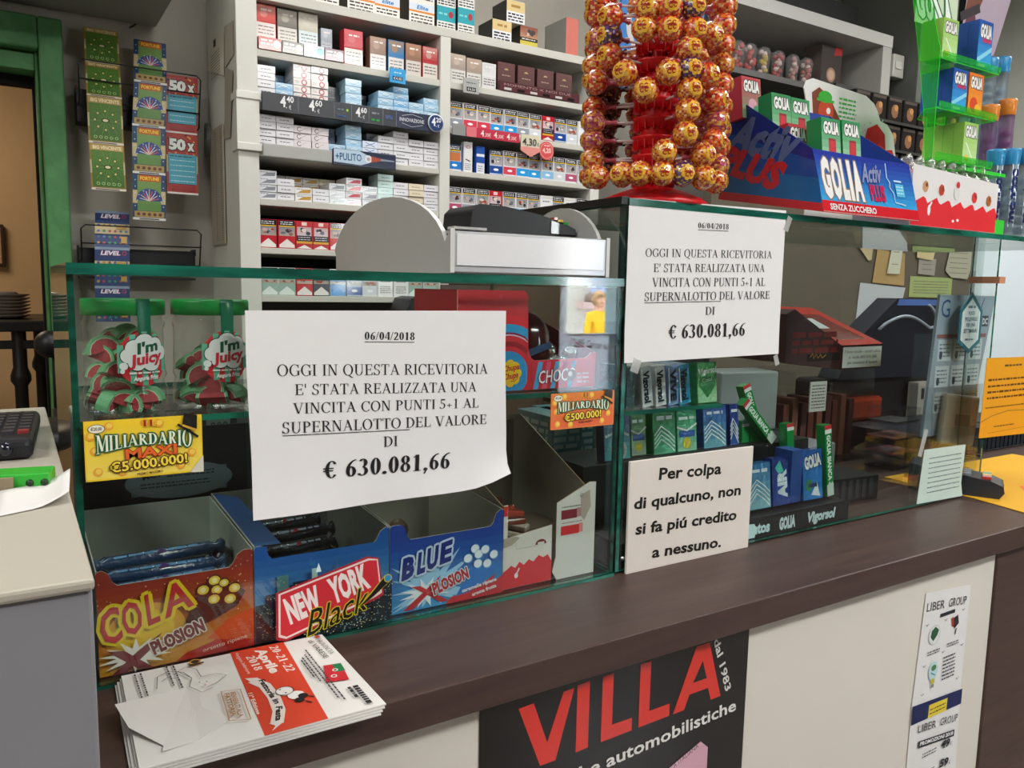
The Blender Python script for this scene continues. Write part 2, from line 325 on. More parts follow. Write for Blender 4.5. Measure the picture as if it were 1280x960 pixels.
class Art:
    def __init__(s): s.p=[]; s.l=0
    def _a(s,vs,fs,c): s.p.append((vs,fs,c,s.l)); s.l+=1; return s
    def poly(s,pts,c): return s._a(list(pts),[tuple(range(len(pts)))],c)
    def rect(s,x0,y0,x1,y1,c): return s.poly([(x0,y0),(x1,y0),(x1,y1),(x0,y1)],c)
    def rrect(s,x0,y0,x1,y1,r,c,n=4):
        pts=[]
        for cx,cy,a0 in ((x1-r,y1-r,0),(x0+r,y1-r,90),(x0+r,y0+r,180),(x1-r,y0+r,270)):
            for i in range(n+1): a=math.radians(a0+90*i/n); pts.append((cx+r*math.cos(a),cy+r*math.sin(a)))
        return s.poly(pts,c)
    def circ(s,x,y,r,c,n=20,ry=None,a0=0,a1=360): 
        ry=ry or r; k=n if a1-a0>=360 else n+1
        return s.poly([(x+r*math.cos(math.radians(a0+(a1-a0)*i/n)),y+ry*math.sin(math.radians(a0+(a1-a0)*i/n))) for i in range(k)],c)
    def ring(s,x,y,r,w_,c,n=24,a0=0,a1=360,ry=None):
        ry=ry or r; q=[(math.cos(math.radians(a0+(a1-a0)*i/n)),math.sin(math.radians(a0+(a1-a0)*i/n))) for i in range(n+1)]
        return s._a([(x+r*a,y+ry*b_) for a,b_ in q]+[(x+(r-w_)*a,y+(ry-w_)*b_) for a,b_ in q],[(i,i+1,n+2+i,n+1+i) for i in range(n)],c)
    def line(s,pts,w_,c):
        vs=[];n=len(pts)
        for i,(x,y) in enumerate(pts):
            x0,y0=pts[max(0,i-1)]; x1,y1=pts[min(n-1,i+1)]; dx,dy=x1-x0,y1-y0; L=math.hypot(dx,dy) or 1
            ww=w_[i] if isinstance(w_,(list,tuple)) else w_
            vs+=[(x-dy/L*ww/2,y+dx/L*ww/2),(x+dy/L*ww/2,y-dx/L*ww/2)]
        return s._a(vs,[(2*i,2*i+1,2*i+3,2*i+2) for i in range(n-1)],c)
    def grad(s,x0,y0,x1,y1,c0,c1,n=10,vert=True):
        a=[int(c0[i:i+2],16) for i in (1,3,5)]; b_=[int(c1[i:i+2],16) for i in (1,3,5)]; vs=[];fs=[];cc=[]
        for i in range(n):
            t0,t1=i/n,(i+1)/n; o=len(vs); t=(i+.5)/n
            if vert: vs+=[(x0,y0+(y1-y0)*t0),(x1,y0+(y1-y0)*t0),(x1,y0+(y1-y0)*t1),(x0,y0+(y1-y0)*t1)]
            else: vs+=[(x0+(x1-x0)*t0,y0),(x0+(x1-x0)*t1,y0),(x0+(x1-x0)*t1,y1),(x0+(x1-x0)*t0,y1)]
            fs.append((o,o+1,o+2,o+3)); cc.append(tuple((a[k]+(b_[k]-a[k])*t)/255 for k in range(3)))
        return s._a(vs,fs,cc)
    def t(s,txt,p0,p1,h,c,font='sans',bold=0.0,shear=0,warp=None,outline=None):
        """text from baseline point p0 to baseline end p1 with capital height h"""
        if font=='serif': vs,fs,pc=serif_glyphs(txt,bold>0); ch=1.0
        else: vs,fs=glyphs(txt,bold); ch=cap()
        if not vs: return s
        xa=min(v[0] for v in vs); xb=max(v[0] for v in vs); L=math.hypot(p1[0]-p0[0],p1[1]-p0[1]) or 1
        ux,uy=(p1[0]-p0[0])/L,(p1[1]-p0[1])/L
        def tr(vs):
            o=[]
            for x,y in vs:
                a=(x-xa)/(xb-xa)*L; b_=y/ch*h
                if warp: a,b_=warp(a/L,b_/h,L,h)
                a+=shear*b_; o.append((p0[0]+a*ux-b_*uy,p0[1]+a*uy+b_*ux))
            return o
        if outline:
            oc,ow=outline
            for k in range(8):
                q=k*PI/4; s.emit([(x+ow*math.cos(q),y+ow*math.sin(q)) for x,y in tr(vs)],fs,oc,font,pc if font=='serif' else None,s.l+k*.25)
            s.l+=3
        s.emit(tr(vs),fs,c,font,pc if font=='serif' else None,s.l); s.l+=2
        return s
    def emit(s,vs,fs,c,font,pc,lay):
        if font!='serif': s.p.append((vs,fs,c,lay)); return
        i=0
        for k,n in enumerate(pc):
            ff=fs[i:i+n]; i+=n; ids=sorted({q for f in ff for q in f}); mp={q:j for j,q in enumerate(ids)}
            s.p.append(([vs[q] for q in ids],[tuple(mp[q] for q in f) for f in ff],c,lay+.17*(k%5)))
    def scribble(s,x0,y0,x1,y1,h,c,n=1,fill=.55):
        """lines of tiny illegible print"""
        vs=[];fs=[]
        for i in range(n):
            y=y1-(i+.5)*(y1-y0)/n; x=x0
            while x<x1-.0005:
                w_=min(x1-x,(.5+random.random())*h*2.6); hh=h*(.7+.3*random.random()); o=len(vs)
                vs+=[(x,y-hh/2),(x+w_,y-hh/2),(x+w_,y+hh/2),(x,y+hh/2)]; fs.append((o,o+1,o+2,o+3)); x+=w_+h*.6
        return s._a(vs,fs,c)
def sliced(A,step):
    """cut every print polygon along vertical lines so that it can follow a curved surface"""
    B_=Art()
    for vs,fs,cols,lay in A.p:
        bm=bmesh.new(); bv=[bm.verts.new((x,y,0)) for x,y in vs]
        for i,f in enumerate(fs):
            try: q=bm.faces.new([bv[k] for k in f]); q.material_index=i
            except ValueError: pass
        x0=min(v[0] for v in vs); x1=max(v[0] for v in vs); k=math.ceil(x0/step)
        while k*step<x1:
            bmesh.ops.bisect_plane(bm,geom=bm.verts[:]+bm.edges[:]+bm.faces[:],plane_co=(k*step,0,0),plane_no=(1,0,0)); k+=1
        bm.verts.index_update(); V=[(v.co.x,v.co.y) for v in bm.verts]; F=[tuple(v.index for v in f.verts) for f in bm.faces]
        cc=[cols[f.material_index] for f in bm.faces] if isinstance(cols,list) else cols
        B_.p.append((V,F,cc,lay)); bm.free()
    return B_
def onfront(y): return lambda x,z,d: (x,y-d,z)         # print facing the customer, drawn in (X, Z)
# ================================================================ the room
def S(name,mat,boxes,label=None):
    m=M(mat)
    for b_ in boxes: m.box(*b_,'#ffffff')
    return struct(m.build(name,loc=None))
S('floor','floor_tile',[(-2.6,-4.2,-1.15,5.2,5.0,-1.05)])
S('ceiling','ceiling_white',[(-2.6,-4.2,2.08,5.2,5.0,2.18)])
# back wall with the doorway on the left (opening X -0.95..0.055, top z 1.05)
S('wall_back','wall_grey',[(0.0645,2.121,-1.05,5.0,2.22,2.08),(-2.4,2.1,-1.05,-1.0,2.22,2.08),(-1.0,2.121,1.05,0.0645,2.22,2.08)])
S('wall_left','wall_grey',[(-2.6,-2.9,-1.05,-2.4,5.0,2.08)])
S('wall_right','wall_pale',[(4.9,-.2,-1.05,5.1,5.0,2.08)])
S('wall_right_front','wall_brown',[(4.9,-2.9,-1.05,5.1,-.2,2.08)])
S('wall_back_room','wall_beige',[(-2.4,4.3,-1.05,4.9,4.4,2.08)])
# wall behind the customer, with a wide shop window (reflected in the display glass)
WY=-2.75
WX0,WX1,WZ0,WZ1=2.59,2.94,0.128,1.25
S('wall_front','wall_brown',[(-2.4,WY-.15,-1.05,WX0-.10,WY,2.08),(WX1,WY-.15,-1.05,4.9,WY,2.08),(WX0-.10,WY-.15,WZ1,WX1,WY,2.08)])
m=M('frosted'); m.box(WX0-.10,WY-.08,-.30,WX0-.008,WY-.075,WZ1,'#ffffff'); win=m.build('window_1'); struct(win)
m=M('frosted'); m.box(WX0-.008,WY-.08,-.30,WX1-.045,WY-.075,WZ0,'#ffffff'); kid(m,'lower_panel',win)
kid(M('matte').box(WX0-.10,WY-.12,-1.05,WX1,WY-.06,-.305,'#3a3028'),'base_panel',win)
m=M('paint'); m.box(WX0-.008,WY-.1,WZ0-.006,WX1,WY-.02,WZ0,'#c4c8d8'); kid(m,'sill_bar',win); m=M('paint'); m.box(WX1-.045,WY-.12,-1.05,WX1,WY+.01,WZ1,'#8fb0b4'); kid(m,'window_frame',win)
A=Art()
A.t('Caffè',(WX0+.02,.058),(WX0+.12,.050),.045,'#15151c',bold=.02,shear=.1); lp_=len(A.p); kid(M('paper').art(A,lambda x,z,d:(x,WY-.07+d,z)),'lettering',win)
A=Art(); A.t('Cavour',(WX0+.135,.050),(WX0+.25,.040),.042,'#15151c',bold=.02); kid(M('paper').art(A,lambda x,z,d:(x,WY-.07+d,z)),'lettering',win)
A=Art(); A.t('Bar',(WX0+.262,.038),(WX0+.30,.035),.030,'#6b4a5a',bold=.02); kid(M('paper').art(A,lambda x,z,d:(x,WY-.07+d,z)),'lettering',win)
for zz in (.05,.16,.26,.34): kid(M('paper').tube([(WX0-.075+.012*k,WY-.07,zz+.02*math.sin(k*1.3+zz*9)+k*.012) for k in range(5)],.0025,4,'#5a5c6a'),'scrollwork',win)
# the street outside: pale facade with windows, pavement
S('street','floor_tile',[(-10,-18,-1.46,24,-2.95,-1.42)])
fb=thing('facade','pale building across the street, reflected in the display glass','building',(12.4,-15,-1.42)); fb['kind']='structure'
m=M('facade'); m.box(0,-15.6,-1.42,24,-15,9,'#ffffff'); kid(m,'wall',fb)
for i,(x,z) in enumerate([(12.4,.13),(9.4,.13),(15.4,.13),(12.4,3.4),(15.4,3.4)]):
    m=M('paint'); m.box(x-.50,-15.0,z-.06,x+.50,-14.93,z+1.9,'#cfcac2'); m.box(x-.68,-15.0,z-.22,x+.68,-14.75,z-.06,'#d9b9b4'); w_=kid(m,'window',fb)
    m=M('gloss'); m.box(x-.34,-14.95,z+.1,x+.34,-14.91,z+1.7,'#6d7790'); kid(m,'pane',w_)
    for k in range(6): kid(M('matte').ball((x-.42+k*.165,-14.82,z+.05),.12,'#6c5a50',8,6),'flower_box',w_)
# soffit above the door
struct(M('paint').box(-2.4,1.62,1.185,.40,2.1,2.079,'#8d8f8a').build('trim_1',bevel=.01))
# doorway frame
m=M('green_wood'); m.box(.0645,2.03,-1.05,.128,2.12,1.145,'#fff'+'fff'); door=m.build('door_1',bevel=.006); struct(door)
m=M('green_wood'); m.box(-1.0,2.03,1.05,.0640,2.12,1.145,'#ffffff'); kid(m,'door_head',door,bevel=.006)
m=M('green_wood'); m.box(.0545,2.07,-1.05,.064,2.2,1.05,'#ffffff'); m.box(-1.0,2.07,.995,.0545,2.2,1.045,'#ffffff'); kid(m,'door_stop',door,bevel=.004)
m=M('matte'); m.box(.047,2.15,-1.05,.0540,2.2,.99,'#1b1f1c'); m.box(-1.0,2.15,.965,.047,2.2,.993,'#15191a'); kid(m,'door_gap',door)
# corner board between ticket wall and cigarette shelves is the shelf side itself
# ================================================================ counter
ct=thing('counter','dark brown laminate counter with a white front panel under the glass display cases','counter',(.9,.2,-1.05))
kid(M('counter_laminate').box(-.011,-.156,-.036,2.6,.62,0,'#ffffff'),'worktop',ct,bevel=.0015)
kid(M('counter_front').box(-.011,-.138,-1.05,1.326,-.118,-.036,'#ffffff'),'front_panel',ct,label='white painted front panel')
kid(M('counter_laminate').box(1.326,-.142,-1.05,1.62,.6,-.036,'#ffffff'),'side_post',ct,bevel=.003,label='dark brown upright at the right end')
kid(M('counter_laminate').box(-.011,.58,-1.05,1.33,.6,-.036,'#ffffff'),'rear_panel',ct)
# ================================================================ display cases
def pane(m,x0,y0,z0,x1,y1,z1,edge=()):
    """glass slab: big faces clear, edge faces green"""
    d=[x1-x0,y1-y0,z1-z0]; t=d.index(min(d))
    vs=[(x0,y0,z0),(x1,y0,z0),(x1,y1,z0),(x0,y1,z0),(x0,y0,z1),(x1,y0,z1),(x1,y1,z1),(x0,y1,z1)]
    fs=[(0,3,2,1),(4,5,6,7),(0,1,5,4),(2,3,7,6),(1,2,6,5),(3,0,4,7)]; ax=[2,2,1,1,0,0]
    for f,a in zip(fs,ax): m.add(vs,[f],'#ffffff','glass' if a==t else 'glass_edge')
    return m
lc=thing('display_case','lower glass display case on the left with candy jars and open candy boxes inside','display case',(.314,.13,0))
G=lambda *a: pane(M('glass'),*a)
kid(G(0,0,.003,.622,.006,.382),'front_pane',lc)
kid(G(0,.006,.003,.006,.30,.382),'side_pane',lc)
kid(G(0,-.001,.382,.624,.30,.392),'top_pane',lc)
kid(G(.006,.012,.244,.602,.29,.250),'glass_shelf',lc)
kid(G(0,-.004,0,.622,.30,.004),'base_pane',lc)
m=M('metal')
for x in (.0065,.595):
    for y in (.03,.27): kid(M('metal').box(x,y,.235,x+.012,y+.012,.2438,'#9aa0a0'),'shelf_clip',lc)
rc=thing('display_case','taller glass display case on the right with gum racks inside and sweets on its top','display case',(1.05,.13,0))
m=G(.632,0,.003,1.473,.006,.484); m.m[4]='glass'; kid(m,'front_pane',rc)
kid(G(.626,.0,.003,.632,.34,.484),'side_pane',rc)
kid(G(.626,-.003,.484,1.90,.36,.493),'top_pane',rc)
kid(G(.64,.03,.208,.845,.20,.214),'glass_shelf',rc)
kid(G(1.62,.05,.0025,1.626,.10,.484),'end_pane',rc)
m=M('dark_plastic'); m.box(.630,.008,.0,.640,.020,.484,'#1b3530'); kid(m,'corner_seal',rc)
kid(M('dark_plastic').box(.56,.0,.472,.628,.34,.484,'#17191a') if False else M('dark_plastic').box(.615,-.001,.485,.6275,.34,.4945,'#0f1112'),'edge_trim',rc,label='black trim along the left top edge')
m=M('plastic'); m.box(1.612,.04,.405,1.634,.10,.418,'#c98a6a'); kid(m,'clip',rc)
m=M('metal'); m.ball((.635,-.003,.022),.003,'#dddddd',8,6); kid(m,'screw',rc)
# ================================================================ papers on the glass
def sheet(name,label,cat,x0,z0,x1,z1,fn,art,col='#f2f1f1',n=(14,10),group=None):
    m=M('paper'); vs=[];fs=[]; nx,nz=n
    for j in range(nz+1):
        for i in range(nx+1): vs.append(fn(x0+(x1-x0)*i/nx,z0+(z1-z0)*j/nz,0))
    for j in range(nz+1):
        for i in range(nx+1): vs.append(fn(x0+(x1-x0)*i/nx,z0+(z1-z0)*j/nz,-.0003))
    k=(nx+1)*(nz+1)
    for j in range(nz):
        for i in range(nx):
            a=j*(nx+1)+i; fs.append((a,a+1,a+nx+2,a+nx+1)); fs.append((k+a,k+a+nx+1,k+a+nx+2,k+a+1))
    m.add(vs,fs,col,smooth=True); o=m.build(name); tag(o,label,cat,group)
    if art: m=M('paper'); m.art(art,fn); kid(m,'print',o)
    return o
def notice(rows):
    A=Art(); K='#1c1a1c'
    for s,a,b_,h,bold,ul in rows:
        A.t(s,a,b_,h,K,'serif',bold=1 if bold else 0)
        if ul:
            f=ul; A.line([(a[0],a[1]-.0022),(a[0]+(b_[0]-a[0])*f,a[1]-.0022+(b_[1]-a[1])*f)],.0007,K)
    return A
A=notice([('06/04/2018',(.272,.3205),(.3295,.319),.0085,1,1),('OGGI IN QUESTA RICEVITORIA',(.1795,.286),(.422,.2785),.0115,0,0),("E' STATA REALIZZATA UNA",(.1965,.266),(.4065,.2585),.011,0,0),
 ('VINCITA CON PUNTI 5+1 AL',(.193,.247),(.4085,.2395),.011,0,0),('SUPERNALOTTO DEL VALORE',(.1815,.2275),(.4185,.219),.0115,0,.59),('DI',(.29,.2035),(.3065,.203),.0115,0,0),('€ 630.081,66',(.222,.176),(.370,.171),.0185,1,0)])
def pfn1(x,z,d):
    t=max(0,(x-.39)/.057)*max(0,(.19-z)/.045); l=max(0,(.20-z)/.06)
    y=-.0032-.010*t*t-.0045*l*l*(.6+.4*math.sin(x*38)); zz=z+.014*t*t+ (x-.15)*.010*max(0,(.26-z)/.12)
    return (x+(.0035 if z<.30 else 0)*min(1,(.30-z)/.1) if z<.30 else x,y-d,zz)
sheet('paper_notice','large white lottery win notice dated 06/04/2018 taped on the lower left display case','notice',.150,.142,.446,.351,pfn1,A)
A=notice([('06/04/2018',(.747,.4605),(.805,.461),.0075,1,1),('OGGI IN QUESTA RICEVITORIA',(.656,.4205),(.897,.4235),.0105,0,0),("E' STATA REALIZZATA UNA",(.671,.401),(.883,.404),.0108,0,0),
 ('VINCITA CON PUNTI 5+1 AL',(.669,.382),(.885,.384),.0115,0,0),('SUPERNALOTTO DEL VALORE',(.657,.3635),(.896,.3655),.011,0,.585),('DI',(.768,.344),(.786,.344),.011,0,0),('€ 630.081,66',(.701,.313),(.848,.313),.0185,1,0)])
def pfn2(x,z,d): return (x+.004*(1 if z<.33 else 0)*0,-.0025-.0015*max(0,(.32-z)/.04)-d,z+.004*(x-.626)/.296)
sheet('paper_notice','white lottery win notice dated 06/04/2018 taped high on the taller right display case','notice',.626,.284,.922,.493,pfn2,A)
# small cardboard sign
A=Art(); K='#15140f'
for s,a,b_,h in [('Per colpa',(.6905,.124),(.8095,.1195),.0155),('di qualcuno, non',(.648,.0885),(.852,.0835),.0148),('si fa piú credito',(.6525,.053),(.846,.047),.0148),('a nessuno.',(.6835,.016),(.8165,.0105),.0148)]: A.t(s,a,b_,h,K,bold=.028,shear=.03)
m=M('card'); m.box(.6395,-.0075,-.001+.001,.875,-.0035,.1535,'#e9e1d8'); o=m.build('counter_sign',bevel=.0006)
tag(o,'cream card sign reading Per colpa di qualcuno standing on the counter against the glass','sign'); m=M('paper'); m.art(A,onfront(-.0075)); kid(m,'lettering',o)
# tapes
def tape(x,z,w_,h,a,y,label):
    m=M('tape'); m.T=Matrix.Translation((x,y,z))@Matrix.Rotation(a,4,'Y'); m.box(-w_/2,-.0004,-h/2,w_/2,0,h/2,'#ffffff'); tag(m.build('adhesive_tape'),label,'tape')
tape(.926,.478,.010,.022,.4,-.0035,'clear tape at the top right corner of the upper lottery notice')
tape(.917,.279,.009,.016,-.4,-.0045,'clear tape at the lower right corner of the upper lottery notice')
tape(.645,.280,.014,.018,.35,-.0045,'clear tape at the lower left corner of the upper lottery notice')
# scratch tickets taped on the glass
def miliardario(A,x0,z0,w_,h,bg0,bg1,amount,maxi):
    X=lambda u:x0+u*w_; Z=lambda v:z0+v*h
    A.rrect(X(0),Z(0),X(1),Z(1),.003,bg0); A.grad(X(.01),Z(.03),X(.99),Z(.97),bg1,bg0,8)
    for u,v in ((.2,.9),(.5,.92),(.08,.5),(.1,.15),(.3,.12),(.9,.35),(.8,.15),(.62,.9),(.05,.75)): A.circ(X(u),Z(v),.004,'#f0a83a' if maxi else '#f2b23c'); A.circ(X(u)+.0006,Z(v)+.0006,.0025,'#f8d25a')
    A.circ(X(.10),Z(.87),.007,'#5a5a50',ry=.0042); A.circ(X(.10),Z(.87),.0064,'#f2eed8',ry=.0037); A.t('€20,00' if maxi else '€5,00',(X(.055),Z(.845)),(X(.145),Z(.845)),.0028,'#222222',bold=.02)
    A.t('IL',(X(.48),Z(.86)),(X(.60),Z(.86)),.0062,'#a82a12','serif',bold=1,outline=('#f8d23a',.0005))
    warp=lambda a,b_,L,hh: (a*L, (b_*(1.25-.95*math.sin(a*PI)*.55)+ .42*math.sin(a*PI)-.28)*hh)
    A.t('MILIARDARIO',(X(.09),Z(.52)),(X(.90),Z(.52)),.0140*(h/.055),'#eef2d8','serif',bold=1,warp=warp,outline=('#0d5a36',.0012))
    A.s=0
    if maxi: A.t('MAXI',(X(.33),Z(.335)),(X(.77),Z(.365)),.0085,'#e8692c',bold=.03,outline=('#8a2010',.0006))
    z=.13 if maxi else .22
    A.t(amount,(X(.2),Z(z)),(X(.86) if maxi else X(.78),Z(z+.06)),.0085,'#f7dd45',bold=.025,outline=('#4a1c08',.0009))
    A.t('PREMIO MASSIMO',(X(.42),Z(z-.09)),(X(.64),Z(z-.07)),.0022,'#5a2010',bold=.02)
    # top hat
    A.poly([(X(.82),Z(.86)),(X(.84),Z(1.05)),(X(.955),Z(1.0)),(X(.95),Z(.76))],'#1d1a17'); A.line([(X(.78),Z(.86)),(X(.86),Z(.76)),(X(.96),Z(.62))],.0022,'#1d1a17'); A.line([(X(.825),Z(.84)),(X(.94),Z(.74))],.002,'#d8a33c')
for (x0,z0,w_,h,amt,mx,lab,rot) in [(.008,.197,.100,.055,'€5.000.000!',True,'yellow MAXI scratch ticket taped on the left display glass below the candy jars',-.02),(.5145,.2045,.099,.045,'€500.000!',False,'orange scratch ticket taped on the display glass near the centre seam',.0)]:
    A=Art(); miliardario(A,x0,z0,w_,h,'#f5cf2e' if mx else '#e8873a','#f7de62' if mx else '#ea6a3c',amt,mx)
    m=M('card'); fn=onfront(-.0012)
    m.box(x0,-.0012,z0,x0+w_,-.0004,z0+h,'#f0c832' if mx else '#e77a3a')
    o=m.build('scratch_ticket'); tag(o,lab,'lottery ticket'); m=M('gloss')
    if mx:
        A.poly([(x0+.092,z0+.0),(x0+w_+.0002,z0-.0002),(x0+w_+.0002,z0+.016),(x0+.088,z0+.0005)],'#dcd6c8')
    for vs,fs,cols,lay in A.p: m.add([fn(x,y,.0003+lay*.00004) for x,y in vs],fs,cols,'card')
    kid(m,'print',o)
# ================================================================ cigarette shelving
ORD='first second third fourth fifth sixth seventh eighth ninth tenth eleventh twelfth thirteenth'.split()
SH='#c9c7bd'
su=thing('shelving_unit','tall white shelving unit full of cigarette packs behind the counter','shelf',(1.22,1.9,-1.05))
for x0,x1,lab in ((.553,.614,'left upright'),(1.219,1.258,'middle upright'),(1.863,1.905,'right upright')):
    kid(M('paint').box(x0,1.70,-1.05,x1,2.09,1.60 if x0<1 else 1.209,'#d6d5cd'),'upright',su,lab,bevel=.002)
for z0,z1 in ((1.209,1.237),(1.046,1.068),(.898,.918),(.758,.776),(.613,.633),(.468,.486),(.321,.340),(.17,.19)):
    for x0,x1 in ((.614,1.219),(1.258,1.863)):
        if z0>1.2 and x0>1: continue
        if z0>1.2: x1=1.863
        if z0>1.2: kid(M('paint').box(.614,1.70,z0,1.905,2.09,z1,SH),'top_shelf',su,bevel=.0015); continue
        kid(M('paint').box(x0,1.703,z0,x1,2.08,z1,SH),'shelf',su,bevel=.0015)
kid(M('matte').box(.614,2.08,-1.05,1.863,2.09,1.209,'#232120'),'back_board',su)
kid(M('paint').box(.614,1.703,-1.05,1.863,2.06,.0,'#bdbbb2'),'base_cupboard',su)
kid(M('paint').box(1.225,1.690,-1.05,2.02,1.699,.385,'#4a3c33'),'cupboard_front',su,'dark brown lower front on the right')
for i,z in enumerate((.917,.769)):
    kid(M('plastic').box(.548,1.688,z,.619,1.76,z+.022,'#dad9d0'),'bracket',su,bevel=.002)
kid(M('plastic').box(.5485,1.692,.79,.615,1.72,.917,'#d9d8cf'),'cover_plate',su,bevel=.001)
# packs -------------------------------------------------------------
PW,PH,PD=.0535,.0865,.0215
def up(x,z,d): return (x,-d,z)
def standing(key,body,fn,w_=PW,h=PH,d=PD):
    m=M('gloss'); m.box(-w_/2,0,0,w_/2,d,h,body); A=Art(); fn(A,w_,h); m.art(A,lambda x,z,dd:(x-w_/2,-dd,z),mat='gloss',step=.00005,base=.0002)
    return m.build('cigarette_pack',local=True,bevel=0)
def warn(A,w_,h,top='#1b1a1c'):
    A.rect(.002,h*.80,w_-.002,h*.985,top); A.scribble(.006,h*.82,w_-.008,h*.96,.0035,'#d8d8d8',2); A.rect(.002,h*.755,w_-.002,h*.80,'#d9b23a')
def photo(A,x0,z0,x1,z1,c0,c1,seed):
    r=random.Random(seed); A.grad(x0,z0,x1,z1,c0,c1,5)
    for k in range(7):
        A.circ(x0+(x1-x0)*r.uniform(.2,.8),z0+(z1-z0)*r.uniform(.25,.75),(x1-x0)*r.uniform(.06,.2),r.choice(['#4a3a3a','#9a6a5a','#c8b0a0','#6a7080','#a84a3a','#e0d8d0','#3a3f4a']),9,ry=(z1-z0)*r.uniform(.08,.24))
def s_roof(red='#c22c34',seed=1,white='#ece7e2'):
    def f(A,w_,h):
        photo(A,.002,h*.42,w_-.002,h*.755,'#b8a898','#8a8f98',seed); warn(A,w_,h); A.rect(.001,h*.02,w_-.001,h*.44,red); A.poly([(.003,h*.03),(w_-.003,h*.03),(w_-.003,h*.12),(w_/2,h*.34),(.003,h*.12)],white)
    return f
def s_band(band,seed,top='#23242a',base='#e8e8ea'):
    def f(A,w_,h):
        A.rect(.001,.001,w_-.001,h-.001,base); photo(A,.003,h*.40,w_-.003,h*.755,'#b9b3ae','#8b929e',seed); warn(A,w_,h,top); A.rect(.001,h*.06,w_-.001,h*.36,band); A.circ(w_/2,h*.21,w_*.2,'#ffffff',10,ry=h*.05)
    return f
def s_red(seed):
    def f(A,w_,h):
        A.rect(.001,h*.8,w_-.001,h*.99,'#c02630'); A.rect(w_*.35,h*.84,w_*.65,h*.96,'#e9d3cd'); photo(A,.004,h*.48,w_-.004,h*.79,'#d8c8d0','#c8a8a8',seed)
        A.rect(.003,h*.28,w_-.003,h*.48,'#191a20'); A.scribble(.007,h*.3,w_-.008,h*.46,.003,'#cfcfd6',2); A.rect(.002,h*.2,w_-.002,h*.28,'#d9a23a'); A.rect(.001,h*.02,w_-.001,h*.2,'#b22a34'); A.poly([(.003,h*.02),(w_-.003,h*.02),(w_/2,h*.15)],'#ece7e2')
    return f
def s_tob(c0,c1,low,seed):
    def f(A,w_,h):
        A.grad(.001,h*.5,w_-.001,h*.98,c0,c1,5); A.circ(w_*.4,h*.72,w_*.2,c1,9,ry=h*.1); A.scribble(w_*.25,h*.8,w_*.8,h*.88,.006,'#f0e8e0',1); A.rect(.001,.001,w_-.001,h*.46,low); A.scribble(w_*.12,h*.1,w_*.9,h*.4,.004,'#77726c',3)
    return f
def s_white(c,seed):
    def f(A,w_,h):
        A.rect(.001,.001,w_-.001,h-.001,'#ececec'); A.rect(w_*.2,h*.1,w_*.8,h*.45,c); A.scribble(w_*.15,h*.12,w_*.85,h*.42,.003,'#8a8a8a',4); A.scribble(w_*.2,h*.7,w_*.8,h*.82,.004,'#555555',1); A.rect(.001,h*.86,w_-.001,h*.98,'#e0dcd6')
    return f
def s_brown(A,w_,h):
    A.grad(.001,.001,w_-.001,h-.001,'#4a2a28','#603634',4); A.circ(w_/2,h*.68,w_*.12,'#b9a06a',10,ry=h*.07,a0=0,a1=180); A.scribble(w_*.25,h*.38,w_*.75,h*.5,.004,'#a88a7a',1); A.rect(.001,.001,w_-.001,h*.1,'#b9a9a0')
PS={}
def proto(key,body,fn,**k):
    PS[key]=[standing(key,body,fn,**k),False]
proto('roof red','#c02a32',s_roof(seed=2)); proto('roof red b','#c02a32',s_roof(seed=5)); proto('red','#b8262e',s_red(3)); proto('red b','#b8262e',s_red(8))
proto('blue band','#dfe3ea',s_band('#2f9fe0',11)); proto('blue band b','#dfe3ea',s_band('#3a7fd0',12)); proto('rose band','#e8d8dc',s_band('#d8485a',13)); proto('grey band','#d8d8da',s_band('#9aa0a8',14))
proto('silver','#cfd2d6',s_band('#d9dde2',15)); proto('navy','#2a3a6a',s_band('#2a4f9a',16,base='#c8d4e8')); proto('pink band','#e9dfe2',s_band('#b85a78',17)); proto('pale blue band','#e2e8ee',s_band('#8fc4e6',18))
proto('white label','#eeeeee',s_white('#e6e6e2',1)); proto('teal top','#cfd8d2',s_roof('#9fb8ac',seed=22,white='#e2ece6')); proto('black roof','#35353a',s_roof('#5a5f66',seed=23)); proto('blue roof','#e8e8ea',s_roof('#3f7fc0',seed=24,white='#5aa0e0'))
def place_packs(keys,x0,z,row,group,pitch=.055,y=1.712,descr={}):
    for i,k in enumerate(keys):
        if k is None: continue
        pr_,used=PS[k]; desc=descr.get(k,NAMES[k])
        if used: o=pr_.copy(); C.objects.link(o)
        else: o=pr_; PS[k][1]=True
        o.location=(x0+pitch*(i+.5)+random.uniform(-.0005,.0005),y+random.uniform(-.003,.003)+ (0 if i%3 else .004),z+H+.0005); o.rotation_euler=(0,0,random.uniform(-.02,.02))
        tag(o,'%s cigarette pack, %s from left, %s'%(desc,ORD[i],row),'cigarette pack',group)
NAMES={'roof red':'red and white','roof red b':'red-roofed','red':'red photo-warning','red b':'red picture','blue band':'light blue banded','blue band b':'blue banded','rose band':'rose banded','grey band':'grey banded','silver':'silver','navy':'navy banded','pink band':'pink banded','pale blue band':'pale blue banded','white label':'white','teal top':'pale green','black roof':'black','blue roof':'blue'}
place_packs(['roof red','roof red b','red','red b','roof red','roof red b','roof red','red','red b','roof red','roof red b'],.614,.486,'fifth shelf of the left bay','packs on the fifth shelf of the left bay')
place_packs(['teal top','teal top','roof red','black roof','blue roof','navy','silver','white label','white label','teal top','teal top'],.614,.340,'lowest shelf behind the glass case, left bay','packs on the sixth shelf of the left bay')
place_packs(['grey band','rose band','rose band','blue band','blue band','grey band','silver','red','navy','silver','white label'],1.258,.920,'price-strip shelf, right bay','packs on the second shelf of the right bay')
place_packs([None,None,None,'navy','rose band','blue band','blue band','pale blue band','silver','pink band','silver'],1.258,.777,'third shelf, right bay','packs on the third shelf of the right bay')
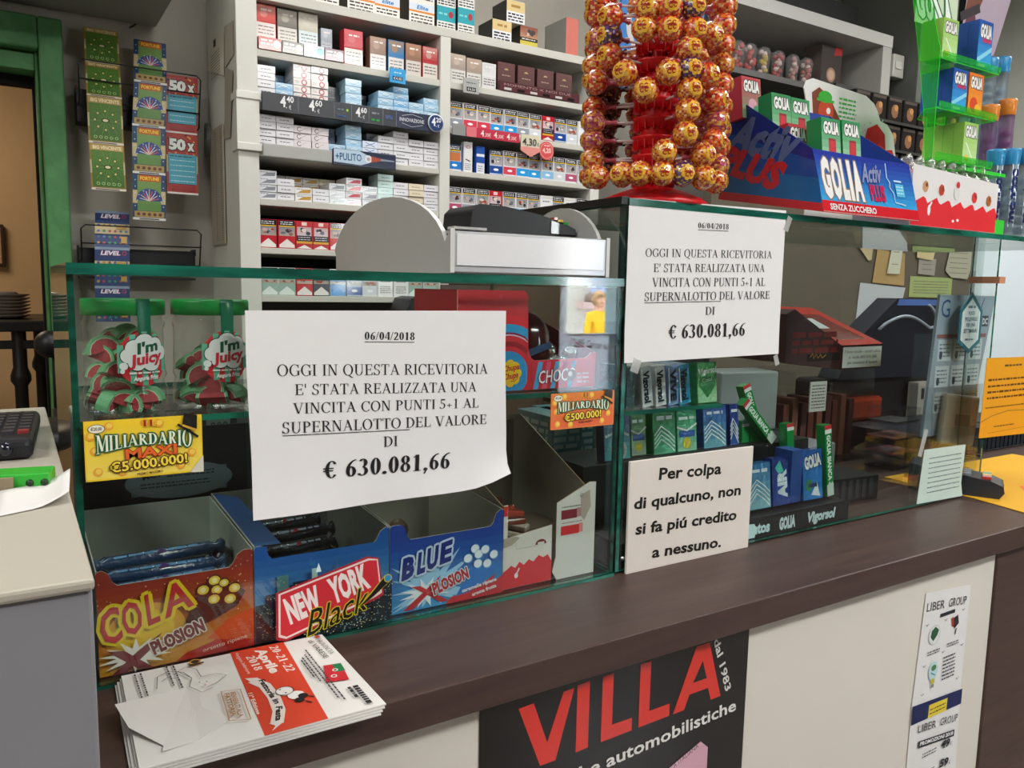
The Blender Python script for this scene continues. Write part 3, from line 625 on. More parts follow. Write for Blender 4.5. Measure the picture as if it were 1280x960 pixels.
place_packs(['pink band','grey band','silver','red','grey band','pale blue band','grey band','white label','silver','white label','silver'],1.258,.634,'fourth shelf, right bay','packs on the fourth shelf of the right bay')
place_packs(['black roof','teal top','white label','white label','roof red','roof red','roof red b','teal top','silver','silver','silver'],1.258,.487,'fifth shelf, right bay','packs on the fifth shelf of the right bay')
for k,(x,w_,h,kk,lab) in enumerate([(1.283,.053,.087,('#2f6fc0','navy'),'blue and orange cigarette pack, first from left, third shelf, right bay'),(1.336,.034,.102,('#ececec','x'),'slim tall white cigarillo pack on the third shelf of the right bay'),(1.386,.034,.092,('#2f57a8','y'),'slim blue and white cigarillo pack on the third shelf of the right bay')]):
    m=M('gloss'); m.box(-w_/2,0,0,w_/2,PD,h,kk[0]); A=Art()
    if k==0: s_band('#2f7fd0',40)(A,w_,h); A.rect(.004,h*.38,w_-.004,h*.7,'#c87a4a')
    elif k==1: A.rect(.001,0,w_-.001,h,'#e9e9e9'); A.circ(w_/2,h*.83,w_*.3,'#9a3a3a',12,ry=.005); A.circ(w_/2,h*.83,w_*.24,'#e9e0e0',12,ry=.003); A.line([(w_*.2,h*.42),(w_*.75,h*.36)],.004,'#6a5048'); A.scribble(w_*.15,h*.06,w_*.85,h*.3,.003,'#8a8a8a',4)
    else: A.rect(.001,h*.4,w_-.001,h,'#2f57a8'); A.rect(.001,h*.62,w_-.001,h*.72,'#e6eaf2'); A.rect(.001,0,w_-.001,h*.38,'#dfe3ea'); A.scribble(w_*.2,h*.05,w_*.8,h*.3,.003,'#7a7a8a',3)
    m.art(A,lambda x,z,dd:(x-w_/2,-dd,z),mat='gloss'); o=m.build('cigarette_pack',local=True); o.location=(x,1.714,.777+H); tag(o,lab,'cigarette pack','packs on the third shelf of the right bay')
# lying packs, ends to the front ------------------------------------
LY={}
def lying(key,body,fn):
    w_,h=PW,PD; m=M('gloss'); m.box(-w_/2,0,0,w_/2,PH,h-.0006,body); A=Art(); fn(A,w_,h-.0006); m.art(A,lambda x,z,dd:(x-w_/2,-dd,z),mat='gloss'); LY[key]=[m.build('cigarette_pack',local=True),False]
def e_plain(c,ink='#7a7a80'):
    def f(A,w_,h): A.rect(.0005,.0005,w_-.0005,h-.0005,c); A.scribble(w_*.2,h*.3,w_*.75,h*.7,.0035,ink,1); A.rect(0,0,w_,.0012,'#55555a')
    return f
def e_ring(A,w_,h): A.rect(.0005,.0005,w_-.0005,h-.0005,'#ece6e2'); A.ring(w_*.62,h*.5,h*.44,h*.17,'#b8424c',16); A.scribble(w_*.08,h*.3,w_*.35,h*.7,.002,'#a8a0a0',2); A.rect(0,0,w_,.001,'#55555a')
def e_curl(A,w_,h): A.rect(.0005,.0005,w_-.0005,h-.0005,'#e8e0e2'); A.ring(w_*.3,h*.5,h*.36,h*.1,'#6a5a60',10,40,330); A.line([(w_*.38,h*.3),(w_*.7,h*.75)],.0008,'#8a7a80')
def e_x(A,w_,h): A.rect(.0005,.0005,w_-.0005,h-.0005,'#dfe6f2'); A.line([(w_*.2,h*.2),(w_*.8,h*.8)],.002,'#4a7ac0'); A.line([(w_*.2,h*.8),(w_*.8,h*.2)],.002,'#4a7ac0')
def e_wave(c,bg='#ececee'):
    def f(A,w_,h): A.rect(.0005,.0005,w_-.0005,h-.0005,bg); A.poly([(w_*.1,h*.15),(w_*.5,h*.7),(w_*.95,h*.8),(w_*.9,h*.25)],c); A.scribble(w_*.1,h*.6,w_*.5,h*.9,.003,'#9a9aa0',1)
    return f
def e_blue(c):
    def f(A,w_,h): A.grad(.0005,.0005,w_-.0005,h-.0005,c,'#c8e0f0',4); A.line([(w_*.15,h*.35),(w_*.45,h*.7),(w_*.8,h*.4)],.0022,'#f0f6fa'); A.line([(w_*.15,h*.6),(w_*.5,h*.25),(w_*.85,h*.65)],.001,'#3f78a8')
    return f
lying('white','#e4e4e6',e_plain('#e6e6ea')); lying('ring','#e6e0dc',e_ring); lying('curl','#e2dcde',e_curl); lying('x','#9ab4dc',e_x); lying('blue','#7fb4d8',e_blue('#6fa9d4')); lying('sky','#a8cfe6',e_blue('#9cc8e2'))
lying('dark','#34363a',e_plain('#4a4e54','#8a8f96')); lying('gold','#dcc8a0',e_wave('#c49a4e')); lying('redwave','#e8e2e2',e_wave('#b8324a')); lying('mint','#c4e0dc',e_plain('#c8e4e0','#8ab0aa')); lying('cream','#e6d9bc',e_plain('#e8dcc0','#b8a888')); lying('silver','#c8cace',e_wave('#8a8e96','#e0e2e6'))
LN={'white':'white','ring':'red-ringed white','curl':'white curl-logo','x':'blue-crossed white','blue':'light blue','sky':'pale blue','dark':'dark grey','gold':'gold-waved white','redwave':'red-waved white','mint':'mint green','cream':'cream','silver':'silver-waved'}
def stacks(cols,z,row,group,x0=.614,y=1.712):
    for i,st in enumerate(cols):
        for part,(n,key,dy) in enumerate(st):
            for j in range(n):
                kk=key if isinstance(key,str) else key[min(j,len(key)-1)]
                pr_,used=LY[kk]
                if used: o=pr_.copy(); C.objects.link(o)
                else: o=pr_; LY[kk][1]=True
                o.location=(x0+.055*(i+.5)+random.uniform(-.0008,.0008),y+dy+random.uniform(-.002,.003),z+H+j*PD+.0004); o.rotation_euler=(0,0,random.uniform(-.03,.03)*(1 if dy<.05 else .5))
                tag(o,'%s cigarette pack, %s stack%s, %s from bottom, %s, left bay'%(LN[kk],ORD[i],' (behind)' if part else '',ORD[j],row),'cigarette pack',group)
stacks([[(5,'white',0)],[(3,'blue',0),(5,'blue',.095)],[(6,'ring',0)],[(6,'ring',0)],[(4,'dark',.05)],[(5,'sky',0)],[(1,'sky',0),(4,'dark',.095)],[(4,'sky',0)],[(5,'blue',0)],[(3,'sky',0),(4,'dark',.095)],[(4,'sky',0)]],.918,'second shelf','packs lying on the second shelf of the left bay')
stacks([[(5,'white',0)],[(5,'white',0)],[(4,'curl',0)],[(4,'curl',0)],[(2,'blue',0),(5,'x',.095)],[(5,'sky',0)],[(3,'x',0),(4,'dark',.095)],[(4,'white',0),(5,'white',.095)],[(5,'white',0)],[(4,'white',0)],[(4,'white',0)]],.776,'third shelf','packs lying on the third shelf of the left bay')
stacks([[(4,'silver',0)],[(3,'white',0),(4,'white',.095)],[(2,'gold',0),(4,'gold',.095)],[(2,'white',0),(4,'gold',.095)],[(3,'silver',0),(4,'cream',.095)],[(4,'redwave',0)],[(3,'silver',0),(4,'dark',.095)],[(5,'mint',0)],[(4,'white',0)],[(4,'cream',0)],[(4,'white',0)]],.633,'fourth shelf','packs lying on the fourth shelf of the left bay')
# price bars and strips ---------------------------------------------
A=Art(); W='#f0f0f0'; b0=.943; b1=.890
def price(A,x,z,big,small,s=1): A.t(big,(x,z+.006),(x+.017*s,z+.006),.03*s,W,bold=.03); A.t(small,(x+.019*s,z+.018*s+.003),(x+.041*s,z+.018*s+.003),.017*s,W,bold=.02); A.t('€',(x+.026*s,z+.001),(x+.033*s,z+.001),.011*s,W); A.t(',',(x+.017*s,z+.004),(x+.020*s,z+.004),.012*s,W)
price(A,.674,.900,'4','40'); price(A,.762,.900,'4','60'); price(A,.912,.901,'4','60',.9)
for x in (.728,.842,.898,.956,1.004,1.05): A.line([(x,.893),(x,.940)],.0012,'#8a8f98')
A.scribble(.852,.917,.872,.926,.005,'#7a8a98',1); A.circ(.884,.921,.004,'#9ad03a'); A.scribble(.852,.898,.88,.905,.005,'#2a5a9a',1); A.scribble(.966,.92,.99,.928,.006,'#8a9098',1); A.scribble(.964,.898,.992,.908,.008,'#2f9a4a',1); A.scribble(1.012,.912,1.038,.924,.006,'#4a5a8a',2)
A.t('INNOVAZIONE',(1.062,.912),(1.15,.912),.011,'#d8dce4',bold=.01); A.line([(1.07,.929),(1.106,.937),(1.145,.929)],.0012,'#c8ccd6'); A.line([(1.07,.906),(1.106,.897),(1.145,.906)],.0012,'#c8ccd6')
m=M('plastic'); m.box(.621,1.682,b1,1.2,1.694,b0,'#23262d'); m.box(1.05,1.6815,b1,1.2,1.682,b0,'#1b2440'); bar=m.build('price_bar',bevel=.001); tag(bar,'black price bar with 4,40 and 4,60 euro prices along the second shelf','price bar')
m=M('paper'); m.art(A,onfront(1.6815)); kid(m,'lettering',bar)
m=M('plastic'); m.T=Matrix.Translation((1.192,1.68,.919)); m.lathe([(0,0),(.029,0),(.029,.004),(0,.004)],24,'#dfe6f0'); 
for k in range(len(m.v)): v=m.v[k]-Vector((1.192,1.68,.919)); m.v[k]=Vector((1.192+v.x,1.68-v.z,.919+v.y))
o=m.build('price_disc',loc=(1.192,1.68,.89)); tag(o,'round navy 4,20 euro price disc at the right end of the black bar','price tag')
A=Art(); A.circ(1.192,.919,.026,'#1c3a6c',28); price(A,1.176,.904,'4','20',.85); m=M('paper'); m.art(A,onfront(1.676)); kid(m,'print',o)
m=M('plastic'); m.box(.621,1.684,.755,.836,1.696,.795,'#a9aaa6'); tag(m.build('blank_price_bar',bevel=.004,seg=3),'blank grey plastic price bar at the left end of the third shelf','price bar')
A=Art(); A.poly([(.839,.760),(.839,.802),(.93,.802),(1.05,.796),(1.05,.755)],'#1d2740'); A.poly([(.84,.761),(.84,.801),(.925,.801),(.965,.785),(.955,.766),(.93,.758)],'#b9cfe0'); A.t('+PULITO',(.846,.768),(.932,.770),.021,'#2b5a86',bold=.02)
A.circ(.955,.779,.012,'#e2e6ea'); A.circ(.955,.779,.006,'#b8a8a0'); A.poly([(.965,.789),(.998,.784),(.998,.777),(.965,.769)],'#a84a3c'); A.poly([(.998,.784),(1.045,.782),(1.045,.778),(.998,.777)],'#8a94a4')
m=M('plastic'); m.box(.838,1.683,.753,1.05,1.694,.802,'#202a44'); o=m.build('advert_strip',bevel=.001); tag(o,'blue and navy +PULITO strip on the third shelf edge','sign'); m=M('gloss'); m.art(A,onfront(1.6828),mat='gloss'); kid(m,'print',o)
# red 4,30 strip and tags on the right bay
A=Art(); A.grad(1.315,.893,1.53,.926,'#b3243c','#c02f48',3); A.rect(1.315,.893,1.355,.926,'#d8707a')
for x in (1.372,1.425,1.478): A.t('4',(x,.9),(x+.013,.9),.019,'#f4d8d8',bold=.03); A.t(',30€',(x+.015,.9),(x+.04,.9),.012,'#f0c8c8',bold=.01)
m=M('plastic'); m.box(1.315,1.690,.893,1.53,1.695,.926,'#b3243c'); o=m.build('price_strip'); tag(o,'red strip with repeated 4,30 euro prices on the right bay shelf edge','price strip'); m=M('paper'); m.art(A,onfront(1.69)); kid(m,'print',o)
m=M('card'); m.box(1.262,1.69,.893,1.312,1.695,.93,'#8b8a88'); o=m.build('price_tag'); tag(o,'small grey tag on the shelf edge left of the red price strip','price tag')
A=Art(); A.t('4,30',(1.54,.888),(1.60,.888),.024,'#3c3a36',bold=.01); A.t('€',(1.603,.888),(1.611,.888),.012,'#3c3a36')
m=M('card'); m.box(1.535,1.684,.870,1.615,1.688,.925,'#d5cdb4'); m.prism([(1.533,.868),(1.575,.848),(1.612,.868),(1.612,.882),(1.533,.882)],lambda x,z,d:(x,1.684-d*1,z),.002,'#d88a80'); o=m.build('price_tag'); tag(o,'cream handwritten 4,30 price tag with pink tip hanging from the shelf edge','price tag'); m=M('paper'); m.art(A,onfront(1.682)); kid(m,'lettering',o)
m=M('card'); m.prism([(1.648+.032*math.cos(a*PI/10),.878+.033*math.sin(a*PI/10)) for a in range(20)],lambda x,z,d:(x,1.69-d,z),.003,'#cf4a4a'); o=m.build('price_tag'); tag(o,'round red price tag beside the cream handwritten 4,30 tag','price tag'); A=Art(); A.ring(1.648,.878,.028,.0015,'#f0b0a8',20); A.t('4,20',(1.63,.870),(1.668,.872),.016,'#f4c8c0',bold=.03); A.scribble(1.636,.893,1.662,.899,.004,'#f4c8c0',1); m=M('paper'); m.art(A,onfront(1.687)); kid(m,'lettering',o)
m=M('card'); m.box(1.030,1.686,1.03,1.085,1.69,1.075,'#2a9ad6'); A=Art(); A.rect(1.04,1.038,1.075,1.05,'#1a2430'); A.t('€4,50',(1.043,1.040),(1.072,1.040),.008,'#f0f0f0'); A.scribble(1.045,1.058,1.072,1.066,.004,'#bfe2f4',1); o=m.build('price_tag'); tag(o,'bright blue price tag on the first shelf edge, left bay','price tag'); m=M('paper'); m.art(A,onfront(1.686)); kid(m,'lettering',o)
m=M('card'); m.box(1.30,1.686,1.036,1.36,1.69,1.085,'#a9aaa8'); A=Art(); A.rect(1.312,1.042,1.348,1.056,'#20201e'); A.t('€4,50',(1.316,1.045),(1.344,1.045),.008,'#f0f0f0'); A.scribble(1.31,1.064,1.35,1.076,.004,'#6a6a6a',1); o=m.build('price_tag'); tag(o,'grey price tag on the first shelf edge, right bay','price tag'); m=M('paper'); m.art(A,onfront(1.686)); kid(m,'lettering',o)
# first shelf, left bay: tobacco packs and their trays ----------------
def tobacco(x,z,w_,h,c0,c1,low,lab,group,seed,y=1.715,d=.04):
    m=M('card'); m.box(x,y,z,x+w_,y+d,z+h,c0); A=Art(); s_tob(c0,c1,low,seed)(A,w_,h); m.art(A,lambda a,b_,dd:(x+a,y-dd,z+b_),mat='gloss'); o=m.build('tobacco_pack'); tag(o,lab,'tobacco pack',group)
g='tobacco packs on the first shelf'
for x,w_,z,h,c0,c1,low,lab in [(.618,.060,1.108,.098,'#c8372f','#e08a7a','#e6dcd6','red and white tobacco pack, first from left on the first shelf'),(.683,.060,1.105,.098,'#6e6a62','#b8b2a4','#dcd8d0','grey and white tobacco pack, second from left on the first shelf'),(.748,.060,1.105,.10,'#cdc7b6','#d8d4c6','#d6e4e6','cream tobacco pack, third from left on the first shelf'),(.818,.036,1.095,.075,'#9aa2ac','#c0c8d0','#aab0b8','small silver blue pack, fourth from left on the first shelf')]:
    tobacco(x,z,w_,h,c0,c1,low,lab,g,int(x*999),y=1.73)
for i,(x,w_,c,cc,lab) in enumerate([(.618,.068,'#b8382f','#e8d8d0','red tray holding the first tobacco pack on the first shelf'),(.688,.064,'#6b675f','#cfc8bc','grey tray holding the second tobacco pack on the first shelf'),(.754,.064,'#cfe0e2','#3aa0b8','white and teal tray holding the cream tobacco pack'),(.820,.060,'#7a5a68','#d8c8d0','mauve tray under the small silver blue pack')]):
    m=M('gloss'); m.box(x,1.7,1.0685,x+w_,1.728,1.1045,c); A=Art(); A.circ(x+w_*.8,1.088,.011,cc); A.scribble(x+.006,1.08,x+w_*.6,1.1,.006,'#e8e0d8',2); m.art(A,onfront(1.7),mat='gloss'); tag(m.build('pack_tray',bevel=.001),lab,'display tray','small trays on the first shelf')
tobacco(.884,1.0685,.062,.105,'#c02c3a','#d86a70','#dcd4cc','big red tobacco pack standing in the middle of the first shelf',g,5,y=1.705)
for i,(x,c0,c1,low) in enumerate([(.972,'#8a6a5a','#b89a88','#e0dcd8'),(1.035,'#2f7ab8','#a8846a','#dcd8d0'),(1.097,'#96705e','#b88a70','#d8d0c8'),(1.158,'#b8343c','#c89a90','#dcd6ce')]):
    tobacco(x,1.0685,.055,.10,c0,c1,low,['brown','blue','tan','red'][i]+' tobacco pack, %s from the right on the first shelf, left bay'%ORD[3-i],g,i+20,y=1.71)
for i,(x,w_,h,c0,c1,low) in enumerate([(1.262,.058,.095,'#a89a90','#c8b8a8','#dcdad4'),(1.324,.058,.09,'#a8988c','#c0a898','#dcdad4'),(1.385,.056,.085,'#e4e4e4','#d8d8d8','#dcdcdc')]):
    tobacco(x,1.0685,w_,h,c0,c1,low,'pale tobacco pack, %s from the middle upright, first shelf, right bay'%ORD[i],g,i+30,y=1.71)
m=M('gloss'); m.box(1.452,1.70,1.069,1.80,1.72,1.10,'#5a3438'); A=Art(); A.t('MOMENTO X NOI DUE',(1.47,1.086),(1.76,1.088),.008,'#a88a88')
for k in range(6): A.rect(1.47+k*.055,1.072,1.50+k*.055,1.080,'#1c1a1a' if k%2 else '#c8c4c0')
m.art(A,onfront(1.7),mat='gloss'); tag(m.build('display_strip'),'dark maroon display strip in front of brown cigar boxes','display tray')
for i in range(4):
    m=M('card'); w_=.072; x=1.455+i*.084; h=.078; m.box(x,1.722,1.092 if i else 1.095,x+w_,1.76,1.092+h,'#4a2a28'); A=Art(); s_brown(A,w_,h); m.art(A,lambda a,b_,dd:(x+a,1.722-dd,1.092+b_),mat='card'); tag(m.build('cigar_box'),'dark brown cigar box, %s from left behind the maroon strip'%ORD[i],'box','brown cigar boxes')
# top of the shelving: cartons and tins ------------------------------
def carton(x,z,w_,h,d,kind,lab,y=1.73,name='tobacco_box'):
    m=M('card'); body={'orange':'#e6e2da','teal':'#2f9aa8','cream':'#e2d8b8','tan':'#5a4a3a','grey':'#8f8e8a'}[kind]
    m.box(x,y,z,x+w_,y+d,z+h,body,cols=[body,'#4fb0a4' if kind in('cream','tan') else body,body,body,body,'#2a2622' if kind!='grey' else '#8f8e8a']); A=Art()
    if kind=='orange':
        A.rect(0,0,w_,h,'#e8e5de')
        for q in range(2): A.rect(0,h*(.24+.5*q),w_,h*(.28+.5*q),'#e08a3a'); A.rect(0,h*(.28+.5*q),w_,h*(.42+.5*q),'#d6e0ea'); A.t('Elite',(w_*.3,h*(.31+.5*q)),(w_*.75,h*(.31+.5*q)),.012,'#2f78b8',bold=.03,shear=.2); A.scribble(w_*.08,h*(.03+.46*q),w_*.92,h*(.22+.46*q),.005,'#33302c',3)
    elif kind=='teal':
        for q in range(2): A.rect(0,h*(.0+.5*q),w_,h*(.2+.5*q),'#e4e4de'); A.scribble(w_*.06,h*(.02+.5*q),w_*.95,h*(.18+.5*q),.005,'#3a3a38',3); A.rect(0,h*(.2+.5*q),w_,h*(.5+.5*q),'#2fa0ac'); A.circ(w_*.75,h*(.35+.5*q),w_*.14,'#a83a3a',10,ry=h*.07); A.scribble(w_*.1,h*(.3+.5*q),w_*.55,h*(.4+.5*q),.008,'#7fd0d4',1)
    elif kind=='cream': A.rect(0,h*.5,w_,h*.98,'#d9c08a'); A.scribble(w_*.25,h*.65,w_*.75,h*.85,.01,'#a8843a',1); A.rect(0,0,w_,h*.5,'#e6e6ea'); A.scribble(w_*.08,h*.05,w_*.92,h*.45,.006,'#333333',3)
    elif kind=='tan': photo(A,0,h*.45,w_,h,'#b88a6a','#8a4a3a',77); A.rect(0,h*.3,w_,h*.45,'#222020'); A.scribble(w_*.1,h*.33,w_*.9,h*.42,.004,'#ddd8c8',1); A.rect(0,0,w_,h*.28,'#c8b84a')
    elif kind=='grey':
        pass
    m.art(A,lambda a,b_,dd:(x+a,y-dd,z+b_)); tag(m.build(name,bevel=.001),lab,'box','boxes on top of the shelving')
carton(.70,1.2375,.10,.16,.07,'orange','orange-striped white tobacco box, first from left on top of the shelving')
carton(.805,1.2375,.075,.16,.07,'orange','orange-striped white tobacco box, second from left on top of the shelving',y=1.74)
carton(.905,1.2375,.092,.16,.075,'orange','orange-striped white tobacco box, third from left on top of the shelving')
carton(1.00,1.2375,.088,.16,.07,'orange','orange-striped white tobacco box, fourth from left on top of the shelving',y=1.74)
carton(1.115,1.2375,.092,.16,.075,'orange','orange-striped white tobacco box, fifth from left on top of the shelving',y=1.725)
carton(1.222,1.2375,.070,.16,.08,'teal','teal and white tobacco box, left of two beside the orange-striped ones',y=1.735)
carton(1.296,1.2375,.064,.17,.08,'teal','teal and white tobacco box, right of two beside the orange-striped ones',y=1.725)
carton(1.43,1.2375,.078,.072,.10,'cream','cream and black cube tin box, lower left of the pile on top of the shelving',y=1.72)
carton(1.545,1.2375,.074,.070,.10,'tan','photo-fronted cube tin box, lower right of the pile on top of the shelving',y=1.72)
carton(1.488,1.3105,.076,.075,.10,'cream','cream cube tin box stacked on the pile on top of the shelving',y=1.722)
m=M('card'); m.box(1.745,1.72,1.2375,1.80,1.86,1.372,'#8f8e8a',cols=['#8f8e8a','#9a9994','#c86a5c','#8f8e8a','#8f8e8a','#8e8d88']); tag(m.build('cigarette_carton'),'grey carton with salmon front lying on end at the right of the shelving top','box')
# ================================================================ ticket racks on the wall
def rack(x0,x1,z1,z2,ztray,label):
    t=thing('wire_rack',label,'rack',((x0+x1)/2,2.05,ztray-.1))
    kk='#15171a'
    for nm,pts in (('wire_frame',[(x0,2.11,z2-.03),(x0,2.0,z2-.02),(x0+.0,1.985,z1-.012),(x0+.012,1.985,z1),(x1-.012,1.985,z1),(x1,1.985,z1-.012),(x1-.006,2.0,z2-.06),(x1-.006,2.11,z2-.07)]),('cross_wire',[(x0,1.987,z1-.055),(x1,1.987,z1-.055)]),('cross_wire',[(x0,1.992,z1-.115),(x1-.003,1.992,z1-.115)])):
        kid(M('plastic').tube(pts,.0022,8,kk),nm,t)
    m=M('dark_plastic'); m.box(x0-.005,2.03,ztray-.10,x1-.012,2.115,ztray-.005,'#17181a'); m.box(x0-.007,2.02,ztray-.02,x0-.004,2.095,ztray+.002,'#17181a'); m.box(x1-.014,2.02,ztray-.02,x1-.011,2.095,ztray+.002,'#17181a'); kid(m,'tray',t)
rack(.163,.508,1.029,.93,.957,'upper black wire rack on the wall holding scratch ticket strips')
rack(.151,.497,.544,.46,.482,'lower black wire rack on the wall holding one ticket strip')
def ticket_art(kind,w_,h):
    A=Art()
    if kind=='green':
        A.rect(0,0,w_,h,'#8f7a2a'); A.grad(w_*.05,h*.07,w_*.95,h*.86,'#426a28','#55802e',6); A.rect(w_*.03,h*.86,w_*.97,h*.99,'#b89a5a'); A.t('BIG VINCENTE',(w_*.1,h*.885),(w_*.92,h*.885),h*.07,'#f0e2b0',bold=.04)
        for k in range(10): a=k*PI/5; A.line([(w_*.5,h*.5),(w_*(.5+.42*math.cos(a)),h*(.47+.38*math.sin(a)))],.0012,'#6aa040')
        for k in range(8): a=k*PI/4; A.circ(w_*(.5+.3*math.cos(a)),h*(.5+.2*math.sin(a)),w_*.06,'#3a5a1a',8); A.circ(w_*(.5+.3*math.cos(a)),h*(.5+.2*math.sin(a)),w_*.035,'#d8c878',8)
        A.circ(w_*.5,h*.5,w_*.12,'#2a3a12',12,ry=h*.05); A.circ(w_*.5,h*.5,w_*.08,'#e8e0b0',12,ry=h*.03)
        for k in range(5): A.ring(w_*(.2+.15*k),h*.14,w_*.05,w_*.015,'#b8d88a',10)
        A.rect(0,0,w_,h*.045,'#e0d8c8'); A.rect(w_*.12,h*.01,w_*.8,h*.03,'#4a3a3a')
    elif kind=='fortune':
        A.rect(0,0,w_,h,'#27456a'); A.grad(w_*.14,h*.2,w_*.86,h*.97,'#5f8a4a','#7a9a52',5); A.rect(w_*.18,h*.84,w_*.84,h*.98,'#b8541e'); A.t('FORTUNE',(w_*.22,h*.87),(w_*.8,h*.87),h*.07,'#f0c23a',bold=.05)
        A.circ(w_*.5,h*.42,w_*.4,'#2c4a86',18,a0=0,a1=180)
        for k in range(9): a=math.radians(15+k*19); A.line([(w_*.5,h*.42),(w_*(.5+.3*math.cos(a)),h*(.42+.22*math.sin(a)))],.0022,['#d85a4a','#e8c8a8','#d8d8e8'][k%3])
        for k in range(7): a=math.radians(k*30); A.circ(w_*(.5+.36*math.cos(a)),h*(.42+.24*math.sin(a)),.0017,'#dfe8f8',6)
        for k in range(5):
            for xx in (.07,.93): A.circ(w_*xx,h*(.3+.14*k),.0018,'#cfdcf0',6)
        A.rect(w_*.05,h*.06,w_*.95,h*.19,'#a8925a')
        for k in range(5): A.circ(w_*(.17+.165*k),h*.125,w_*.055,'#6a3a2a',8)
        A.rect(0,0,w_,h*.05,'#dcdcd6'); A.rect(w_*.2,h*.012,w_*.8,h*.035,'#3a3a3a')
    elif kind=='50x':
        A.rect(0,0,w_,h,'#b03a34')
        r=random.Random(3)
        for k in range(26): A.circ(w_*r.uniform(.03,.97),h*r.uniform(.66,.98),.0032,r.choice(['#e8b83a','#c8482a','#3a2a1a','#e89a3a','#d8683a']),7)
        A.t('50',(w_*.08,h*.735),(w_*.62,h*.735),h*.16,'#e8ece4',bold=.06,outline=('#1a1410',.0022)); A.t('x',(w_*.67,h*.735),(w_*.9,h*.735),h*.16,'#e8ece4',bold=.06,outline=('#1a1410',.0022))
        A.rect(w_*.06,h*.17,w_*.95,h*.66,'#4ba6bc'); 
        for k in range(5): A.scribble(w_*.12,h*(.2+.085*k),w_*.9,h*(.23+.085*k),.0026,'#bfe4ea',1)
        A.scribble(w_*.12,h*.6,w_*.85,h*.645,.004,'#2a5a6a',1); A.rect(0,0,w_,h*.03,'#e2dcd6'); A.rect(w_*.15,h*.06,w_*.9,h*.14,'#a03030')
    else:
        A.rect(0,0,w_,h,'#2a3f6e'); A.rect(0,h*.93,w_,h,'#8a9ab0'); A.t('LEVEL',(w_*.16,h*.80),(w_*.72,h*.80),h*.10,'#dfe6f2',bold=.04,shear=.25,outline=('#a83a4a',.0008)); A.ring(w_*.84,h*.85,w_*.07,w_*.03,'#a83a5a',10)
        r=random.Random(9)
        for j in range(4):
            for k in range(6): A.circ(w_*(.1+.16*k),h*(.12+.16*j),w_*.045,r.choice(['#5a7ab8','#8a5a3a','#3a8a6a','#b88a4a','#a84a5a','#4a5a8a']),8)
        A.rect(w_*.6,h*.5,w_*.9,h*.62,'#b8944a'); A.rect(w_*.75,h*.12,w_*.92,h*.3,'#b8944a')
    return A
def strip(label,kind,pts,w_):
    """pts: (x left, y, z top) of each perforation from the top down"""
    t=thing('ticket_strip',label,'lottery tickets',(pts[-1][0]+w_/2,pts[-1][1],pts[-1][2]))
    for i in range(len(pts)-1):
        (xa,ya,za),(xb,yb,zb)=pts[i],pts[i+1]; h=math.dist((xa,ya,za),(xb,yb,zb)); A=ticket_art(kind,w_,h)
        e=Vector((xa-xb,ya-yb,za-zb))/h; nrm=Vector((0,-1,0)); o0=Vector((xb,yb,zb)); sx=Vector((1,.0,.0)); 
        fn=lambda x,z,d: o0+sx*x+e*z+nrm*(d+.0006+.0012*math.sin(PI*z/h))
        m=M('card'); n=4
        for k in range(n): m.quad(fn(0,h*k/n,-.0006),fn(w_,h*k/n,-.0006),fn(w_,h*(k+1)/n,-.0006),fn(0,h*(k+1)/n,-.0006),'#c8b88a')
        tk=kid(m,'ticket',t); m=M('gloss')
        for vs,fs,cols,lay in A.p: m.add([fn(x,y,.0004+lay*.00004) for x,y in vs],fs,cols,'card')
        kid(m,'print',tk)
strip('strip of four green and gold scratch tickets, leftmost in the upper rack','green',[(.187,2.06,1.144),(.184,2.02,1.033),(.181,1.975,.925),(.180,1.96,.785),(.182,1.955,.648)],.095)
strip('strip of four blue fortune wheel scratch tickets, middle of the upper rack','fortune',[(.325,2.055,1.13),(.312,1.978,.984),(.300,1.96,.849),(.296,1.955,.706),(.292,1.955,.566)],.094)
strip('strip of two red and turquoise 50x scratch tickets, rightmost in the upper rack','50x',[(.410,2.01,1.028),(.40,1.99,.845),(.397,1.98,.655)],.094)
strip('strip of dark blue LEVEL scratch tickets in the lower rack','level',[(.197,2.05,.594),(.186,1.98,.479),(.181,1.975,.36),(.180,1.975,.25)],.097)
# papers, ruler and cable roll hanging on the shelf side ---------------
fs_=lambda y,z,d:(.552-d,y,z)
def sidepaper(pts,col,label,d=.001,lines=0,name='receipt',cat='paper'):
    m=M('paper'); m.add([fs_(y,z,d) for y,z in pts],[tuple(range(len(pts)))],col); m.add([fs_(y,z,d-.0006) for y,z in pts],[tuple(range(len(pts)-1,-1,-1))],col)
    A=Art()
    if lines:
        ys=[p[0] for p in pts]; zs=[p[1] for p in pts]; A.scribble(min(ys)+.06,min(zs)+.02,max(ys)-.06,max(zs)-.06,.004,'#8a857a',lines)
        A.rect((min(ys)+max(ys))/2-.015,max(zs)-.045,(min(ys)+max(ys))/2+.02,max(zs)-.022,'#2a2824')
        m.art(A,lambda y,z,dd:fs_(y,z,d+dd))
    tag(m.build(name),label,cat)
sidepaper([(2.08,1.075),(1.84,1.008),(1.83,1.133),(1.975,1.165)],'#d8d2c0','white printed receipt hanging on the side of the shelving',.004,9)
sidepaper([(1.84,1.028),(1.72,1.045),(1.72,1.14),(1.83,1.15)],'#b5ae9f','grey card tucked beside the printed receipt on the shelving side',.002,name='paper_card')
sidepaper([(1.86,.82),(1.78,.815),(1.73,1.0),(1.83,1.03)],'#a39c8d','long folded paper slip below the receipt on the shelving side',.003,name='paper_slip')
